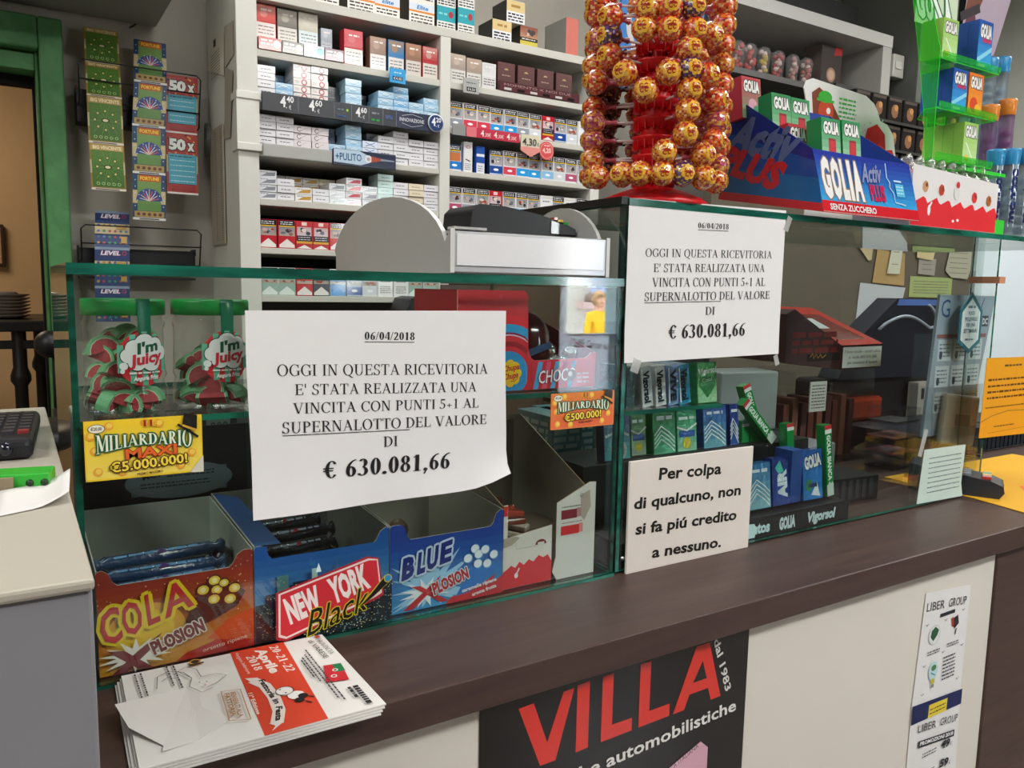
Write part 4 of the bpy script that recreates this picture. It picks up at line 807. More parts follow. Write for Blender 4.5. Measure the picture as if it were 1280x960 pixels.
m=M('card'); m.box(.545,1.865,.50,.549,2.05,.87,'#a9a08f'); A=Art(); A.scribble(1.88,.51,1.90,.86,.003,'#6a6256',50); A.scribble(1.96,.51,1.975,.86,.003,'#6a6256',50); m.art(A,lambda y,z,d:(.545-d,y,z)); tag(m.build('ruler'),'long worn wooden ruler hanging on the side of the shelving','ruler')
t=thing('cable_roll','small roll of black cable hanging beside the ruler','cable',(.54,2.03,.77))
for k in range(4):
    kid(M('plastic').tube([(.546-.0035*k,2.055+.020*math.cos(a*PI/8)+.003*k,.845+.055*math.sin(a*PI/8)) for a in range(16)],.0018,6,'#5f5e56',closed=True),'cable_loop',t)
m=M('plastic'); m.tube([(.40,2.07,1.27),(.37,2.085,1.215),(.33,2.09,1.178),(.318,2.09,1.17)],.003,6,'#2a2a28'); tag(m.build('wall_cable'),'loose black cable end sticking out of the wall above the ticket rack','cable')
# door room --------------------------------------------------------
m=M('paint'); m.box(-.30,4.27,.44,-.052,4.295,.66,'#3a2a24'); pf=m.build('picture_frame',bevel=.003); tag(pf,'dark framed picture on the beige wall beyond the doorway','picture'); kid(M('paper').box(-.285,4.268,.455,-.067,4.272,.645,'#b89a7a'),'picture_print',pf)
tb=thing('table','black metal table with turned legs in the room beyond the door','table',(-.25,2.95,-1.05))
kid(M('dark_plastic').box(-.7,2.62,.185,.10,3.3,.225,'#1c1a19'),'table_top',tb,bevel=.006)
kid(M('dark_plastic').box(-.68,2.66,.12,.08,2.69,.15,'#1c1a19'),'rail',tb)
for x,y in ((-.02,2.68),(-.62,2.68),(.06,3.2),(-.62,3.2)):
    kid(M('dark_plastic').lathe([(.022,-1.05),(.022,-.4),(.03,-.38),(.03,-.3),(.022,-.28),(.022,-.02),(.034,.0),(.034,.02),(.024,.05),(.024,.185)],14,'#1a1918',cx=x,cy=y),'leg',tb)
pl=thing('plate_stack','stack of grey dishes on the black table beyond the door','plates',(-.06,2.85,.226))
for k in range(7): kid(M('gloss').lathe([(0,.226+k*.013),(.07,.226+k*.013),(.098,.238+k*.013),(.098,.241+k*.013),(.06,.232+k*.013),(0,.232+k*.013)],20,'#8a8078',cx=-.07,cy=2.85),'plate',pl)
kid(M('gloss').lathe([(0,.33),(.05,.328),(.06,.318),(0,.318)],16,'#9a8f86',cx=-.07,cy=2.85),'lid',pl)
st=thing('bar_stool','black bar stool with a round seat half hidden behind the door frame','stool',(.06,1.75,-1.05))
kid(M('dark_plastic').tube([(.058,1.75,-1.05),(.058,1.75,.02)],.014,10,'#131313'),'post',st); kid(M('dark_plastic').ball((.045,1.74,.20),.038,'#121212',18,12),'knob',st); kid(M('dark_plastic').tube([(.058,1.75,.0),(.06,1.75,.2)],.01,8,'#131313'),'arm',st)
kid(M('dark_plastic').lathe([(0,-.06),(.12,-.06),(.15,-.03),(.12,.0),(0,.005)],24,'#161616',cx=.04,cy=1.6),'seat',st)
# grey cabinet on the left ------------------------------------------
gc=thing('grey_cabinet','low grey cabinet left of the counter with a pale top','cabinet',(-.2,.0,-1.05))
m=M('paint'); m.box(-.62,-.347,-1.05,-.013,.30,.219,'#86868a'); kid(m,'body',gc,bevel=.002)
m=M('paint'); m.box(-.622,-.35,.219,-.012,.302,.2255,'#b0aa9c'); kid(m,'top',gc,bevel=.002,label='worn cream top')

rp=thing('receipt_printer','black receipt printer with an orange stripe in front of the shelving, seen through the glass','device',(1.16,1.61,-.02))
kid(M('dark_plastic').prism([(1.03,.02),(1.28,.02),(1.28,.30),(1.20,.322),(1.07,.345),(1.045,.338),(1.03,.30)],lambda x,z,d:(x,1.55+d,z),.13,'#151517'),'body',rp,bevel=.006); kid(M('gloss').prism([(1.09,.322),(1.13,.334),(1.135,.330),(1.10,.316)],lambda x,z,d:(x,1.546+d,z),.003,'#d86a2a'),'stripe',rp,'orange stripe')
kid(M('dark_plastic').box(1.02,1.50,-1.05,1.34,1.685,.02,'#2a2624'),'stand',rp)
# ================================================================ things on the grey cabinet
def rotbox(m,cx,cy,z0,w_,d,h,a,col,mat=None,cols=None):
    m.T=Matrix.Translation((cx,cy,0))@Matrix.Rotation(a,4,'Z'); m.box(-w_/2,-d/2,z0,w_/2,d/2,z0+h,col,mat,cols); m.T=None; return m
rm=thing('remote_control','black remote control lying on the grey cabinet','remote control',(-.052,.07,.226))
m=M('dark_plastic'); m.T=Matrix.Translation((-.052,.066,.226))@Matrix.Rotation(-.06,4,'Z'); T0=m.T.copy(); m.box(-.026,-.085,.0,.026,.085,.018,'#1c1d22'); kid(m,'body',rm,bevel=.006,seg=3)
m=M('plastic'); m.T=T0
for i in range(4):
    for j in range(7):
        m=M('plastic'); m.T=T0; m.box(-.021+i*.0115,-.058+j*.018,.018,-.0125+i*.0115,-.048+j*.018,.0205,'#8a3434' if (i==3 and j==0) else '#3a3b42'); kid(m,'button',rm)
m=M('gloss'); m.T=T0; m.ball((.006,-.084,.010),.006,'#121424',12,8); kid(m,'lens',rm)
gp=thing('clothes_peg_box','bright green plastic holder with a clear window on the grey cabinet','holder',(-.05,-.135,.226))
m=M('plastic'); rotbox(m,-.052,-.125,.226,.062,.026,.013,-.20,'#27a62c'); kid(m,'body',gp,bevel=.0012)
m=M('card'); rotbox(m,-.0625,-.1365,.2285,.034,.006,.009,-.20,'#8f8268'); kid(m,'window',gp,label='clear window showing brown contents')
for dx in (.004,.013): m=M('dark_plastic'); m.T=Matrix.Translation((-.040+dx,-.1400-.2*dx,.2325)); m.ball((0,0,0),.0028,'#143014',10,6); kid(m,'hole',gp)
m=M('paper'); n=8; vs=[];fs=[]
for j in range(n+1):
    for i in range(n+1):
        u,v=i/n,j/n; x=-.058+.044*u+.004*v; y=-.204+.056*v+.02*u-.0*v; vs.append((x,y,.2265+.010*max(0,u-.55)**1.4*2.2+.004*v*v))
for j in range(n):
    for i in range(n): a=j*(n+1)+i; fs.append((a,a+1,a+n+2,a+n+1))
m.add(vs,fs,'#d8d5d2',smooth=True); o=m.build('paper_slip'); sm=o.modifiers.new('thick','SOLIDIFY'); sm.thickness=.0004; tag(o,'small curled white paper slip on the grey cabinet','paper')
# ================================================================ jars
def jar(cx,cy,label,seed,az):
    z0=.251; t=thing('candy_jar',label,'jar',(cx,cy,z0),group='watermelon candy jars')
    r=random.Random(seed); k=.0375
    m=M('jar_glass'); m.lathe([(0,z0+.001),(k*.92,z0+.001),(k,z0+.006),(k,z0+.022),(k*.93,z0+.030),(k*1.0,z0+.036),(k*.97,z0+.040),(k*.95,z0+.080),(k*.99,z0+.086),(k*.93,z0+.090),(k*.90,z0+.097)],40,'#ffffff',cx=cx,cy=cy); kid(m,'glass_body',t)
    m=M('plastic'); m.lathe([(0,z0+.109),(k*.97,z0+.109),(k*1.0,z0+.107),(k*1.0,z0+.094),(k*.95,z0+.094)],40,'#0f8a3c',cx=cx,cy=cy); kid(m,'lid',t)
    # ribbon seal
    ca,sa=math.cos(az),math.sin(az)
    def on(a,z,rr): return (cx+rr*math.cos(a),cy+rr*math.sin(a),z)
    m=M('gloss'); w_=.17
    for (za,ra,zb,rb) in ((z0+.1095,k*.55,z0+.1097,k*1.0),(z0+.1097,k*1.0,z0+.107,k*1.03),(z0+.107,k*1.03,z0+.068,k*1.02)):
        for q in range(6):
            a0=az-w_+2*w_*q/6; a1=az-w_+2*w_*(q+1)/6
            if ra<k*.9: wa=.55; m.quad(on(az+(a0-az)*1.8,za,ra),on(az+(a1-az)*1.8,za,ra),on(a1,zb,rb),on(a0,zb,rb),'#0c6a4c')
            else: m.quad(on(a0,za,ra),on(a1,za,ra),on(a1,zb,rb),on(a0,zb,rb),'#0c6a4c')
    kid(m,'seal_ribbon',t)
    # label wrapped around
    A=Art(); W=.052; A.circ(0,0,.024,'#d8303a',36,ry=.026)
    for q in range(-2,3): 
        x=q*.0105; hh=math.sqrt(max(0,1-(x/.0245)**2))*.0255; A.rect(x-.0026,-hh,x+.0026,hh,'#69b89c')
    cl=[(.0,.0125,.009),(-.009,.008,.008),(.010,.010,.008),(-.014,.001,.007),(.016,.003,.007),(-.007,-.005,.008),(.006,-.005,.009),(.0,.003,.012),(-.0,.0,.010)]
    for x,y,rr in cl: A.circ(x,y+.002,rr+.0008,'#1e3a34',16)
    A.l-=0
    for x,y,rr in cl: A.circ(x,y+.002,rr,'#f0eeee',16)
    A.circ(-.0185,-.0065,.0036,'#f0eeee',12); A.circ(-.0195,-.0115,.002,'#f0eeee',10)
    A.t("I'm",(-.007,.0045),(.0125,.008),.0095,'#0f5a3c',bold=.04,shear=.2); A.t('Juicy',(-.0135,-.0065),(.0165,-.002),.0095,'#d02a3c',bold=.04,shear=.2)
    A.scribble(-.014,-.0145,.014,-.012,.0018,'#f0e8e8',1); A.t('Anguria Frizz',(-.011,-.0205),(.012,-.0195),.0036,'#f4f0f0',bold=.05,shear=.15)
    la=az-.02; m=M('paper')
    fn=lambda x,y,d:on(la+x/(k*1.0),z0+.0535+y,k*1.005+d)
    # finer strips so that the print follows the glass
    for vs,fs,cols,lay in sliced(A,.0025).p: m.add([fn(x,y,.0006+lay*.00006) for x,y in vs],fs,cols,'paper')
    kid(m,'label',t)
    # watermelon wedges
    for q in range(36 if seed==1 else 26):
        a=r.uniform(0,2*PI); rr=k*r.uniform(.15,.66); z=z0+.013+ (q%8)*.0085*(1 if seed==1 else .7)+r.uniform(-.002,.002); rr=min(rr,k*.52)
        if q<8: z=z0+.013; a=az+(q-3.5)*.8; rr=k*.52
        m=M('jelly'); T=Matrix.Translation((cx+rr*math.cos(a),cy+rr*math.sin(a),z))@Euler((r.uniform(.9,2.2),r.uniform(-.5,.5),r.uniform(-.9,.9))).to_matrix().to_4x4(); m.T=T
        R0=.0160
        def wedge(r0,r1,col,h=.0085):
            pts=[]; N=8
            for i in range(N+1): b_=PI*i/N; pts.append((r1*math.cos(b_),r1*math.sin(b_)))
            for i in range(N,-1,-1): b_=PI*i/N; pts.append((r0*math.cos(b_),r0*math.sin(b_)))
            m.prism(pts[:N+1]+pts[N+1:],lambda x,y,d:(x,y-.006,d-h/2),h,col)
        N=8; m.prism([(R0*.78*math.cos(PI*i/N),R0*.78*math.sin(PI*i/N)) for i in range(N+1)],lambda x,y,d:(x,y-.006,d-.0062),.0124,'#c23c48')
        for i in range(N):
            for r0,r1,col in ((.78,.84,'#dcd8c0'),(.84,.98,'#7cc08c')):
                b0,b1=PI*i/N,PI*(i+1)/N; m.prism([(R0*r0*math.cos(b0),R0*r0*math.sin(b0)),(R0*r1*math.cos(b0),R0*r1*math.sin(b0)),(R0*r1*math.cos(b1),R0*r1*math.sin(b1)),(R0*r0*math.cos(b1),R0*r0*math.sin(b1))],lambda x,y,d:(x,y-.006,d-.0064),.0128,col)
        kid(m,'watermelon_gummy',t,bevel=.0025)
    return t
jar(.0505,.062,'glass candy jar with green lid, left one on the glass shelf of the left case',1,-1.20)
jar(.1310,.062,'glass candy jar with green lid, right one beside the large notice',2,-1.35)
# ================================================================ candy boxes
def arcpts(cx,cy,r,a0,a1,n=5): return [(cx+r*math.cos(math.radians(a0+(a1-a0)*i/n)),cy+r*math.sin(math.radians(a0+(a1-a0)*i/n))) for i in range(n+1)]
def candy_box(name,label,x0,x1,y0,d,hf,hb,notch,outer,inner,art,back=None):
    """notch: (xa, xb, z) cut into the front panel"""
    t=thing(name,label,'candy box',((x0+x1)/2,y0+d/2,.0042),group=None); z0=.0045; tk=.0012
    xa,xb,zn=notch; r=.004
    poly=[(x0,z0),(x1,z0),(x1,hf-.003)]+arcpts(x1-.004,hf-.004,.004,0,90)[1:]+[(xb+.010,hf)]+[(xb+.004,hf-.004)]+[(xb,zn+.004),(xb-.004,zn),(xa+.004,zn),(xa,zn+.004),(xa-.003,hf-.004),(xa-.008,hf)]+arcpts(x0+.004,hf-.004,.004,90,180)
    m=M('card'); m.prism(poly,lambda x,z,dd:(x,y0+dd,z),tk,outer,side='#c8c0b4'); fp=kid(m,'front_panel',t)
    m=M('paper'); m.art(art,onfront(y0)); kid(m,'print',fp)
    for s,xx in ((0,x0),(1,x1-tk)):
        m=M('card'); m.prism([(y0+tk,z0),(y0+d,z0),(y0+d,hb),(y0+tk,hf)],lambda y,z,dd:(xx+dd,y,z),tk,inner,side='#b8b0a4'); kid(m,'side_panel',t)
    m=M('card'); m.box(x0+tk,y0+d-tk,z0,x1-tk,y0+d,hb,inner); kid(m,'back_panel',t)
    m=M('card'); m.box(x0+tk,y0+tk,z0,x1-tk,y0+d-tk,z0+tk,inner); kid(m,'base_panel',t)
    return t
# Cola Xplosion
def clip(A,x0,x1,z0,z1):
    return A
A=Art(); x0,x1=.0132,.1560
A.rect(x0,.0045,x1,.090,'#8f2b1c'); A.grad(x0,.005,x1,.090,'#d8951e','#9a2e1c',12)
A.circ(.055,.040,.036,'#e3a51c',24,ry=.030); A.circ(.052,.042,.028,'#efc21e',24,ry=.022)
A.poly([(x1,.005),(x1,.040),(.135,.030),(.115,.018),(.09,.012),(.08,.005)],'#c22418'); A.poly([(x1,.012),(x1,.046),(.13,.038),(.11,.022),(.125,.018)],'#d8541c')
rr=random.Random(4)
for q in range(30): A.circ(rr.uniform(x0+.002,x1-.002),rr.uniform(.062,.088),rr.uniform(.0003,.0009),'#e8b88a',6)
for q in range(22): A.circ(rr.choice([rr.uniform(x0,.03),rr.uniform(.135,x1-.001)]),rr.uniform(.045,.104),rr.uniform(.0003,.0008),'#e8c8a8',6)
A.poly([(.012+.075,.036),(.103,.075),(.118,.080),(.138,.074),(.148,.066),(.140,.052),(.118,.042),(.095,.035)],'#4a1814')
for (u,v,w_) in ((.107,.074,.0055),(.118,.082,.0055),(.120,.072,.0052),(.127,.078,.0045),(.137,.071,.0055),(.117,.063,.0055),(.1325,.0605,.0056)): A.circ(u,v,w_+.0009,'#5a2410',16); A.circ(u,v,w_,'#e8c84a',16,ry=w_*.85); A.circ(u,v,w_*.5,'#f4e6a0',12)
ox='#eed01c'
for s,a,b_,h in (('C',(.0165,.036),(.034,.041),.032),('O',(.036,.041),(.053,.047),.030),('L',(.056,.049),(.067,.052),.029),('A',(.071,.053),(.098,.062),.028)): A.t(s,a,b_,h,'#c2242c',shear=.18,bold=.02,outline=(ox,.0036)); 
for s,a,b_,h in (('C',(.0165,.036),(.034,.041),.032),('O',(.036,.041),(.053,.047),.030),('L',(.056,.049),(.067,.052),.029),('A',(.071,.053),(.098,.062),.028)): A.t(s,a,b_,h,'#c2242c',shear=.18,bold=.02)
for q in range(14):
    a=q*2*PI/14+.2; A.poly([(.044+.005*math.cos(a+1.4),.022+.004*math.sin(a+1.4)),(.044+.033*math.cos(a),.022+.017*math.sin(a)),(.044+.005*math.cos(a-1.4),.022+.004*math.sin(a-1.4))],'#f0e8dc')
A.poly([(.020,.031),(.034,.029),(.060,.006),(.046,.008)],'#7a1c22'); A.poly([(.068,.040),(.046,.026),(.022,.006),(.036,.007),(.056,.024)],'#7a1c22')
A.t('PLOSION',(.060,.019),(.108,.034),.0125,'#7a1c22',bold=.05,outline=('#e8dcd0',.0012))
A.t('orsetto ripiene',(.105,.011),(.148,.017),.004,'#e8d8c8')
cb=candy_box('candy_box','open red and yellow COLA candy box, leftmost in the left case',.013,.1565,.0125,.205,.108,.115,(.027,.137,.092),'#8f2b1c','#aeb2a8',A)
def candy_stick(x0,y0,z0,x1,y1,z1,label,c0,c1,group,r=.0075,ink='#8fb8d8'):
    a=Vector((x0,y0,z0)); b_=Vector((x1,y1,z1)); t=thing('candy_stick',label,'candy',((x0+x1)/2,(y0+y1)/2,min(z0,z1)-r),group=group)
    m=M('wrap'); d=b_-a; P_=[a+d*q for q in (0,.06,.1,.5,.9,.94,1)]; m.tube(P_,[r*1.15,r*.5,r,r,r,r*.5,r*1.2],12,c0); kid(m,'wrapper',t)
    m=M('paper'); n=d.normalized(); up_=Vector((0,-.55,.83)); side=n
    A=Art(); A.scribble(.15*d.length,-.003,.8*d.length,.003,.0035,ink,1); A.poly([(d.length*.45,-.004),(d.length*.5,.004),(d.length*.55,-.002)],c1)
    for vs,fs,cols,lay in A.p: m.add([a+n*x+Vector((0,.83,.55))*y+up_*(r+.0008+lay*.0001) for x,y in vs],fs,cols,'gloss')
    kid(m,'print',t)
for q,(y,z) in enumerate([(.035,.078),(.055,.086),(.085,.090),(.045,.062),(.105,.080),(.135,.075)]):
    candy_stick(.017,y,z,.135+.004*(q%3),y+.008,z-.004*(q%2),'blue foil candy stick, %s counted from the glass in the COLA box'%ORD[q],'#1c3f66' if q!=3 else '#566244','#4a2f66','blue candy sticks',ink='#5a86ac')
m=M('wrap'); m.ball((.143,.10,.075),.013,'#3a2436',10,8); m.ball((.143,.10,.09),.006,'#2a1c2a',8,6); tag(m.build('wrapped_sweet'),'dark purple wrapped sweet at the right end of the COLA box','candy')
# New York Black
A=Art(); x0,x1=.1580,.3062
A.grad(x0,.0045,x1,.094,'#7fc0e0','#1d5aa6',10); A.rect(x0,.094,.171,.108,'#1c58a8'); 
rr=random.Random(6)
for (a,b_,h,c) in ((.158,.172,.046,'#1e3040'),(.168,.18,.056,'#223447'),(.18,.192,.075,'#5a8a8a'),(.196,.212,.066,'#20303e'),(.216,.222,.078,'#b8d8d8'),(.238,.2405,.078,'#3a5a74'),(.26,.285,.038,'#16222c'),(.283,.306,.052,'#14202a'),(.2,.27,.03,'#16222c')):
    A.rect(a,.0045,b_,h,c)
    for q in range(int((b_-a)*2600)): u,v=rr.uniform(a,b_-.001),rr.uniform(.006,h-.002); A.rect(u,v,u+.0012,v+.0008,rr.choice(['#9ac8b8','#e8e0a0','#5a8a9a']))
A.poly([(.216,.078),(.219,.088),(.222,.078)],'#d8eef0'); A.poly([(.238,.078),(.2395,.089),(.241,.078)],'#3a5a74')
def card_(A,pad,c): A.poly([(.1765-pad,.062+pad*.6),(.274-pad*.3,.0835+pad),(.285+pad*.5,.081+pad*.5),(.290+pad,.042-pad),(.281+pad,.038-pad),(.184-pad*.2,.0125-pad),(.176-pad,.016-pad)],c)
card_(A,.0025,'#a8222c'); card_(A,.0,'#e9d8d4'); card_(A,-.0022,'#c82a34')
A.t('NEW',(.188,.0285),(.223,.038),.026,'#eee6e2',bold=.05); A.t('YORK',(.234,.041),(.277,.0525),.026,'#eee6e2',bold=.05)
A.t('Black',(.206,.010),(.272,.027),.026,'#1e1c14',shear=.45,bold=.0,outline=('#c8b822',.0011)); A.t('Black',(.206,.010),(.272,.027),.026,'#16150e',shear=.45,bold=.0)
A.line([(.262,.030),(.278,.042),(.297,.058)],[.002,.006,.010],'#c8b822'); A.line([(.264,.031),(.279,.042),(.296,.057)],[.001,.0045,.0085],'#16150e'); A.circ(.2968,.0575,.0048,'#c8b822',14); A.circ(.2968,.0575,.0038,'#2a8ac0',14)
nb=candy_box('candy_box','open blue NEW YORK candy box, second from left in the left case',.1577,.3066,.0125,.205,.109,.118,(.173,.292,.093),'#1c58a8','#8f8d86',A)
m=M('card'); m.add([(.159,.017,.1085),(.188,.022,.106),(.186,.20,.114),(.159,.217,.118)],[(0,1,2,3)],'#244a80'); m.add([(.159,.017,.1080),(.188,.022,.1055),(.186,.20,.1135),(.159,.217,.1175)],[(3,2,1,0)],'#7a7a76'); kid(m,'side_flap',nb,'blue folded side flap')
for q,(y,z) in enumerate([(.05,.070),(.075,.078),(.10,.086),(.13,.09),(.09,.066),(.15,.080)]):
    candy_stick(.18,y,z,.275-.008*(q%2),y+.01,z,'black and navy candy stick, %s counted from the glass in the NEW YORK box'%ORD[q],'#1c2230','#7a1c22','dark candy sticks',ink='#7a2a2a' if q==0 else '#8a90a0')
# Blue Xplosion
A=Art(); x0,x1=.3082,.4570
A.rect(x0,.0045,x1,.088,'#1c3f96'); A.grad(x0,.0045,x1,.088,'#3f9fd8','#1c3f96',8)
for q in range(18):
    a=q*2*PI/18; A.poly([(.36+.008*math.cos(a+1.3),.028+.006*math.sin(a+1.3)),(min(x1-.001,max(x0+.001,.36+.075*math.cos(a))),min(.086,max(.006,.028+.050*math.sin(a)))),(.36+.008*math.cos(a-1.3),.028+.006*math.sin(a-1.3))],'#9fd0ee')
for q in range(12):
    a=q*2*PI/12+.2; A.poly([(.352+.006*math.cos(a+1.4),.024+.004*math.sin(a+1.4)),(.352+.034*math.cos(a),.024+.018*math.sin(a)),(.352+.006*math.cos(a-1.4),.024+.004*math.sin(a-1.4))],'#f2f6fa')
A.poly([(.334,.034),(.345,.033),(.383,.008),(.371,.009)],'#c0262e'); A.poly([(.372,.042),(.352,.027),(.323,.007),(.336,.0065),(.362,.027)],'#c0262e')
A.poly([(x1,.0045),(x1,.027),(.440,.019),(.446,.030),(.42,.017),(.385,.012),(.378,.0045)],'#c8242e')
A.poly([(.392,.012),(.412,.044),(.44,.048),(.452,.040),(.43,.024),(.41,.014)],'#2a78c8')
for (u,v) in ((.408,.0555),(.4175,.066),(.4225,.0585),(.4315,.063),(.4215,.047),(.4345,.045),(.4435,.055)): A.circ(u,v,.0062,'#5aa0d8',16); A.circ(u-.0005,v+.0003,.0055,'#eef4fa',16,ry=.005)
for s,a,b_,h in (('B',(.321,.045),(.336,.048),.022),('L',(.340,.049),(.350,.051),.022),('U',(.352,.052),(.366,.055),.022),('E',(.369,.056),(.384,.059),.022)): A.t(s,a,b_,h,'#1c2f7e',bold=.05,shear=.3,outline=('#cfe0f4',.0026))
for s,a,b_,h in (('B',(.321,.045),(.336,.048),.022),('L',(.340,.049),(.350,.051),.022),('U',(.352,.052),(.366,.055),.022),('E',(.369,.056),(.384,.059),.022)): A.t(s,a,b_,h,'#1c2f7e',bold=.05,shear=.3)
A.t('PLOSION',(.362,.020),(.4085,.033),.0135,'#b8262c',bold=.05,outline=('#e8eef4',.001))
A.t('caramelle ripiene',(.399,.0155),(.447,.022),.0042,'#f4e8e8',bold=.04); A.t('aroma frutta',(.413,.0085),(.447,.014),.0042,'#f4e8e8',bold=.04)
bb=candy_box('candy_box','open dark blue BLUE candy box, third from left in the left case',.3077,.4574,.0125,.205,.109,.120,(.329,.443,.090),'#1c3f96','#a19c90',A)
m=M('wrap'); m.ball((.335,.06,.072),.016,'#7a5a48',10,8); m.ball((.35,.085,.08),.013,'#8a6a52',10,8); tag(m.build('candy_pile'),'small heap of brown wrapped sweets left in the BLUE box','candy')
# Kinder box: white card display box with red wave
kb=thing('candy_box','white and red cardboard candy display box at the right end of the left case','candy box',(.53,.12,.0042))
m=M('card'); m.prism([(.4600,.0045),(.533,.0045),(.533,.078),(.466,.070),(.466,.112),(.4600,.112)],lambda x,z,d:(x,.016+d,z),.0012,'#e4dfd6',side='#b89a72'); fp=kid(m,'front_panel',kb)
A=Art(); pts=[(.466,.030),(.472,.034),(.478,.030),(.484,.037),(.491,.032),(.498,.038),(.505,.034),(.513,.041),(.520,.037),(.527,.040),(.533,.030)]
A.poly([(.4600,.0048),(.533,.0048),(.533,.030)]+pts[::-1][1:]+[(.4600,.027)],'#d8232a'); A.circ(.4795,.020,.0028,'#f0ece6',12,ry=.0035); A.line([(.480,.022),(.484,.029)],.0018,'#f0ece6'); A.rect(.4600,.098,.4655,.111,'#d8302f')
A.circ(.516,.055,.0085,'#7a2a24',16,ry=.0065,a0=0,a1=180); A.rect(.511,.0545,.521,.058,'#e8e4dc'); A.poly([(.460,.058),(.472,.060),(.484,.068),(.478,.071),(.460,.070)],'#b8ad9c')
A.line([(.477,.069),(.479,.054),(.508,.054)],.0006,'#b8b0a2')
m=M('paper'); m.art(A,onfront(.016)); kid(m,'print',fp)
m=M('card'); m.prism([(.540,.0042),(.600,.0042),(.600,.127),(.590,.128),(.538,.106),(.538,.035),(.533,.016)],lambda x,z,d:(x,.0135+d,z),.0014,'#e0ddd6',side='#b89a72'); fl=kid(m,'torn_flap',kb,'upright torn white flap with colour test bars')
A=Art(); A.rect(.545,.083,.570,.095,'#8a2f38'); A.rect(.570,.084,.585,.096,'#b88a8a'); A.rect(.545,.062,.574,.074,'#d8363a'); A.rect(.574,.063,.580,.075,'#e08a88'); A.poly([(.575,.112),(.590,.118),(.592,.095),(.582,.078),(.577,.083)],'#b8aa9c'); A.scribble(.546,.098,.578,.100,.0015,'#8a8a8a',1); A.scribble(.546,.077,.578,.079,.0015,'#b88a8a',1); A.ring(.5765,.112,.0025,.0005,'#4a4a4a',12)
m=M('paper'); m.art(A,onfront(.0135)); kid(m,'print',fl)
m=M('card'); m.prism([(.015,.0045),(.22,.0045),(.235,.185),(.20,.19),(.015,.108)],lambda y,z,d:(.5995+d,y,z),.0014,'#8f877a',side='#a88a66'); kid(m,'side_panel',kb)
m=M('card'); m.prism([(.0172,.0045),(.22,.0045),(.235,.175),(.22,.18),(.0172,.110)],lambda y,z,d:(.4600+d,y,z),.0012,'#8f877a',side='#a88a66'); kid(m,'side_panel',kb)
m=M('card'); m.box(.4612,.218,.0045,.5995,.2195,.18,'#857d70'); kid(m,'back_panel',kb)
m=M('card'); m.box(.4612,.018,.0045,.5995,.2175,.0057,'#8f877a'); kid(m,'base_panel',kb)
rr=random.Random(5)
for q in range(12):
    m=M('wrap'); m.T=Matrix.Translation((rr.uniform(.475,.535),rr.uniform(.04,.14),.058+.008*(q%3)))@Euler((rr.uniform(-.5,.5),rr.uniform(-.5,.5),rr.uniform(0,3))).to_matrix().to_4x4(); m.box(-.018,-.007,-.004,.018,.007,.004,rr.choice(['#c8b8a8','#7a3a2a','#b84a3a','#d8d0c8'])); tag(m.build('chocolate_bar',bevel=.002),'small wrapped chocolate bar lying in the white and red display box','candy','wrapped chocolate bars in the display box')
m=M('card'); m.box(.4625,.03,.006,.597,.15,.052,'#7a6a5a'); tag(m.build('box_insert'),'brown corrugated insert inside the white and red display box','box')
# ================================================================ lollipop carton on the glass shelf
cc=thing('lollipop_box','red lollipop carton with a CHOCO front on the glass shelf','candy box',(.51,.09,.251)); z0=.2515
poly=[(.400,z0),(.626-.020,z0),(.606,.296),(.598,.296),(.594,.292),(.588,.289),(.511,.288),(.505,.291),(.502,.296),(.500,.303),(.498,.368),(.493,.3745),(.400,.3745)]
m=M('card'); m.prism(poly,lambda x,z,d:(x,.030+d,z),.0012,'#cf2531',side='#e8d8d0'); fp=kid(m,'front_panel',cc)
A=Art()
for r_,c in ((.073,'#e0303a'),(.062,'#2f9fd6'),(.052,'#8a2050'),(.0495,'#d8c8d8'),(.048,'#d02a34'),(.041,'#9a1c26'),(.035,'#d02a34'),(.029,'#2f8fc8')):
    A.poly([(min(.4985,.471+r_*math.cos(a*PI/20)),max(z0+.0005,.272+r_*math.sin(a*PI/20))) for a in range(40)],c)
A.rect(.505,z0+.0005,.5985,.286,'#c22a3a')
for k_,c in enumerate(['#3f9fd0','#d8506a','#5aa8d0','#a83a5a','#3f8fc0']): x=.508+k_*.013; A.poly([(x,z0+.0005),(x+.007,z0+.0005),(x+.014,.286),(x+.007,.286)],c)
for k_ in range(8): a=k_*PI/4; A.circ(.4735+.0105*math.cos(a),.2735+.011*math.sin(a),.0062,'#f4c41e',12)
A.circ(.4735,.2735,.012,'#f4c41e',20); A.t('Chupa',(.4625,.2755),(.4865,.2785),.0068,'#c22430',bold=.03,shear=.2); A.t('Chups',(.4635,.2655),(.485,.2685),.0068,'#c22430',bold=.03,shear=.2); A.line([(.474,.2635),(.480,.264),(.484,.267)],.0008,'#c22430')
A.t('CHOCO',(.515,.259),(.572,.262),.0155,'#f4ecf0',bold=.0,shear=.12,outline=('#7a2438',.0009)); A.t('CHOCO',(.515,.259),(.572,.262),.0155,'#f4ecf0',bold=.01,shear=.12); A.circ(.5655,.2685,.0085,'#5a2a24',14,ry=.007); A.circ(.564,.2695,.0035,'#e8e0dc',10)
A.scribble(.574,.256,.594,.272,.003,'#e8c8d0',3)
m=M('paper'); m.art(A,onfront(.030)); kid(m,'print',fp)
m=M('card'); m.box(.4012,.0315,z0,.4024,.15,.3745,'#a81f2a'); kid(m,'side_panel',cc); m=M('card'); m.prism([(.0315,z0),(.15,z0),(.15,.33),(.0315,.296)],lambda y,z,d:(.6045+d,y,z),.0012,'#b8303a'); kid(m,'side_panel',cc)
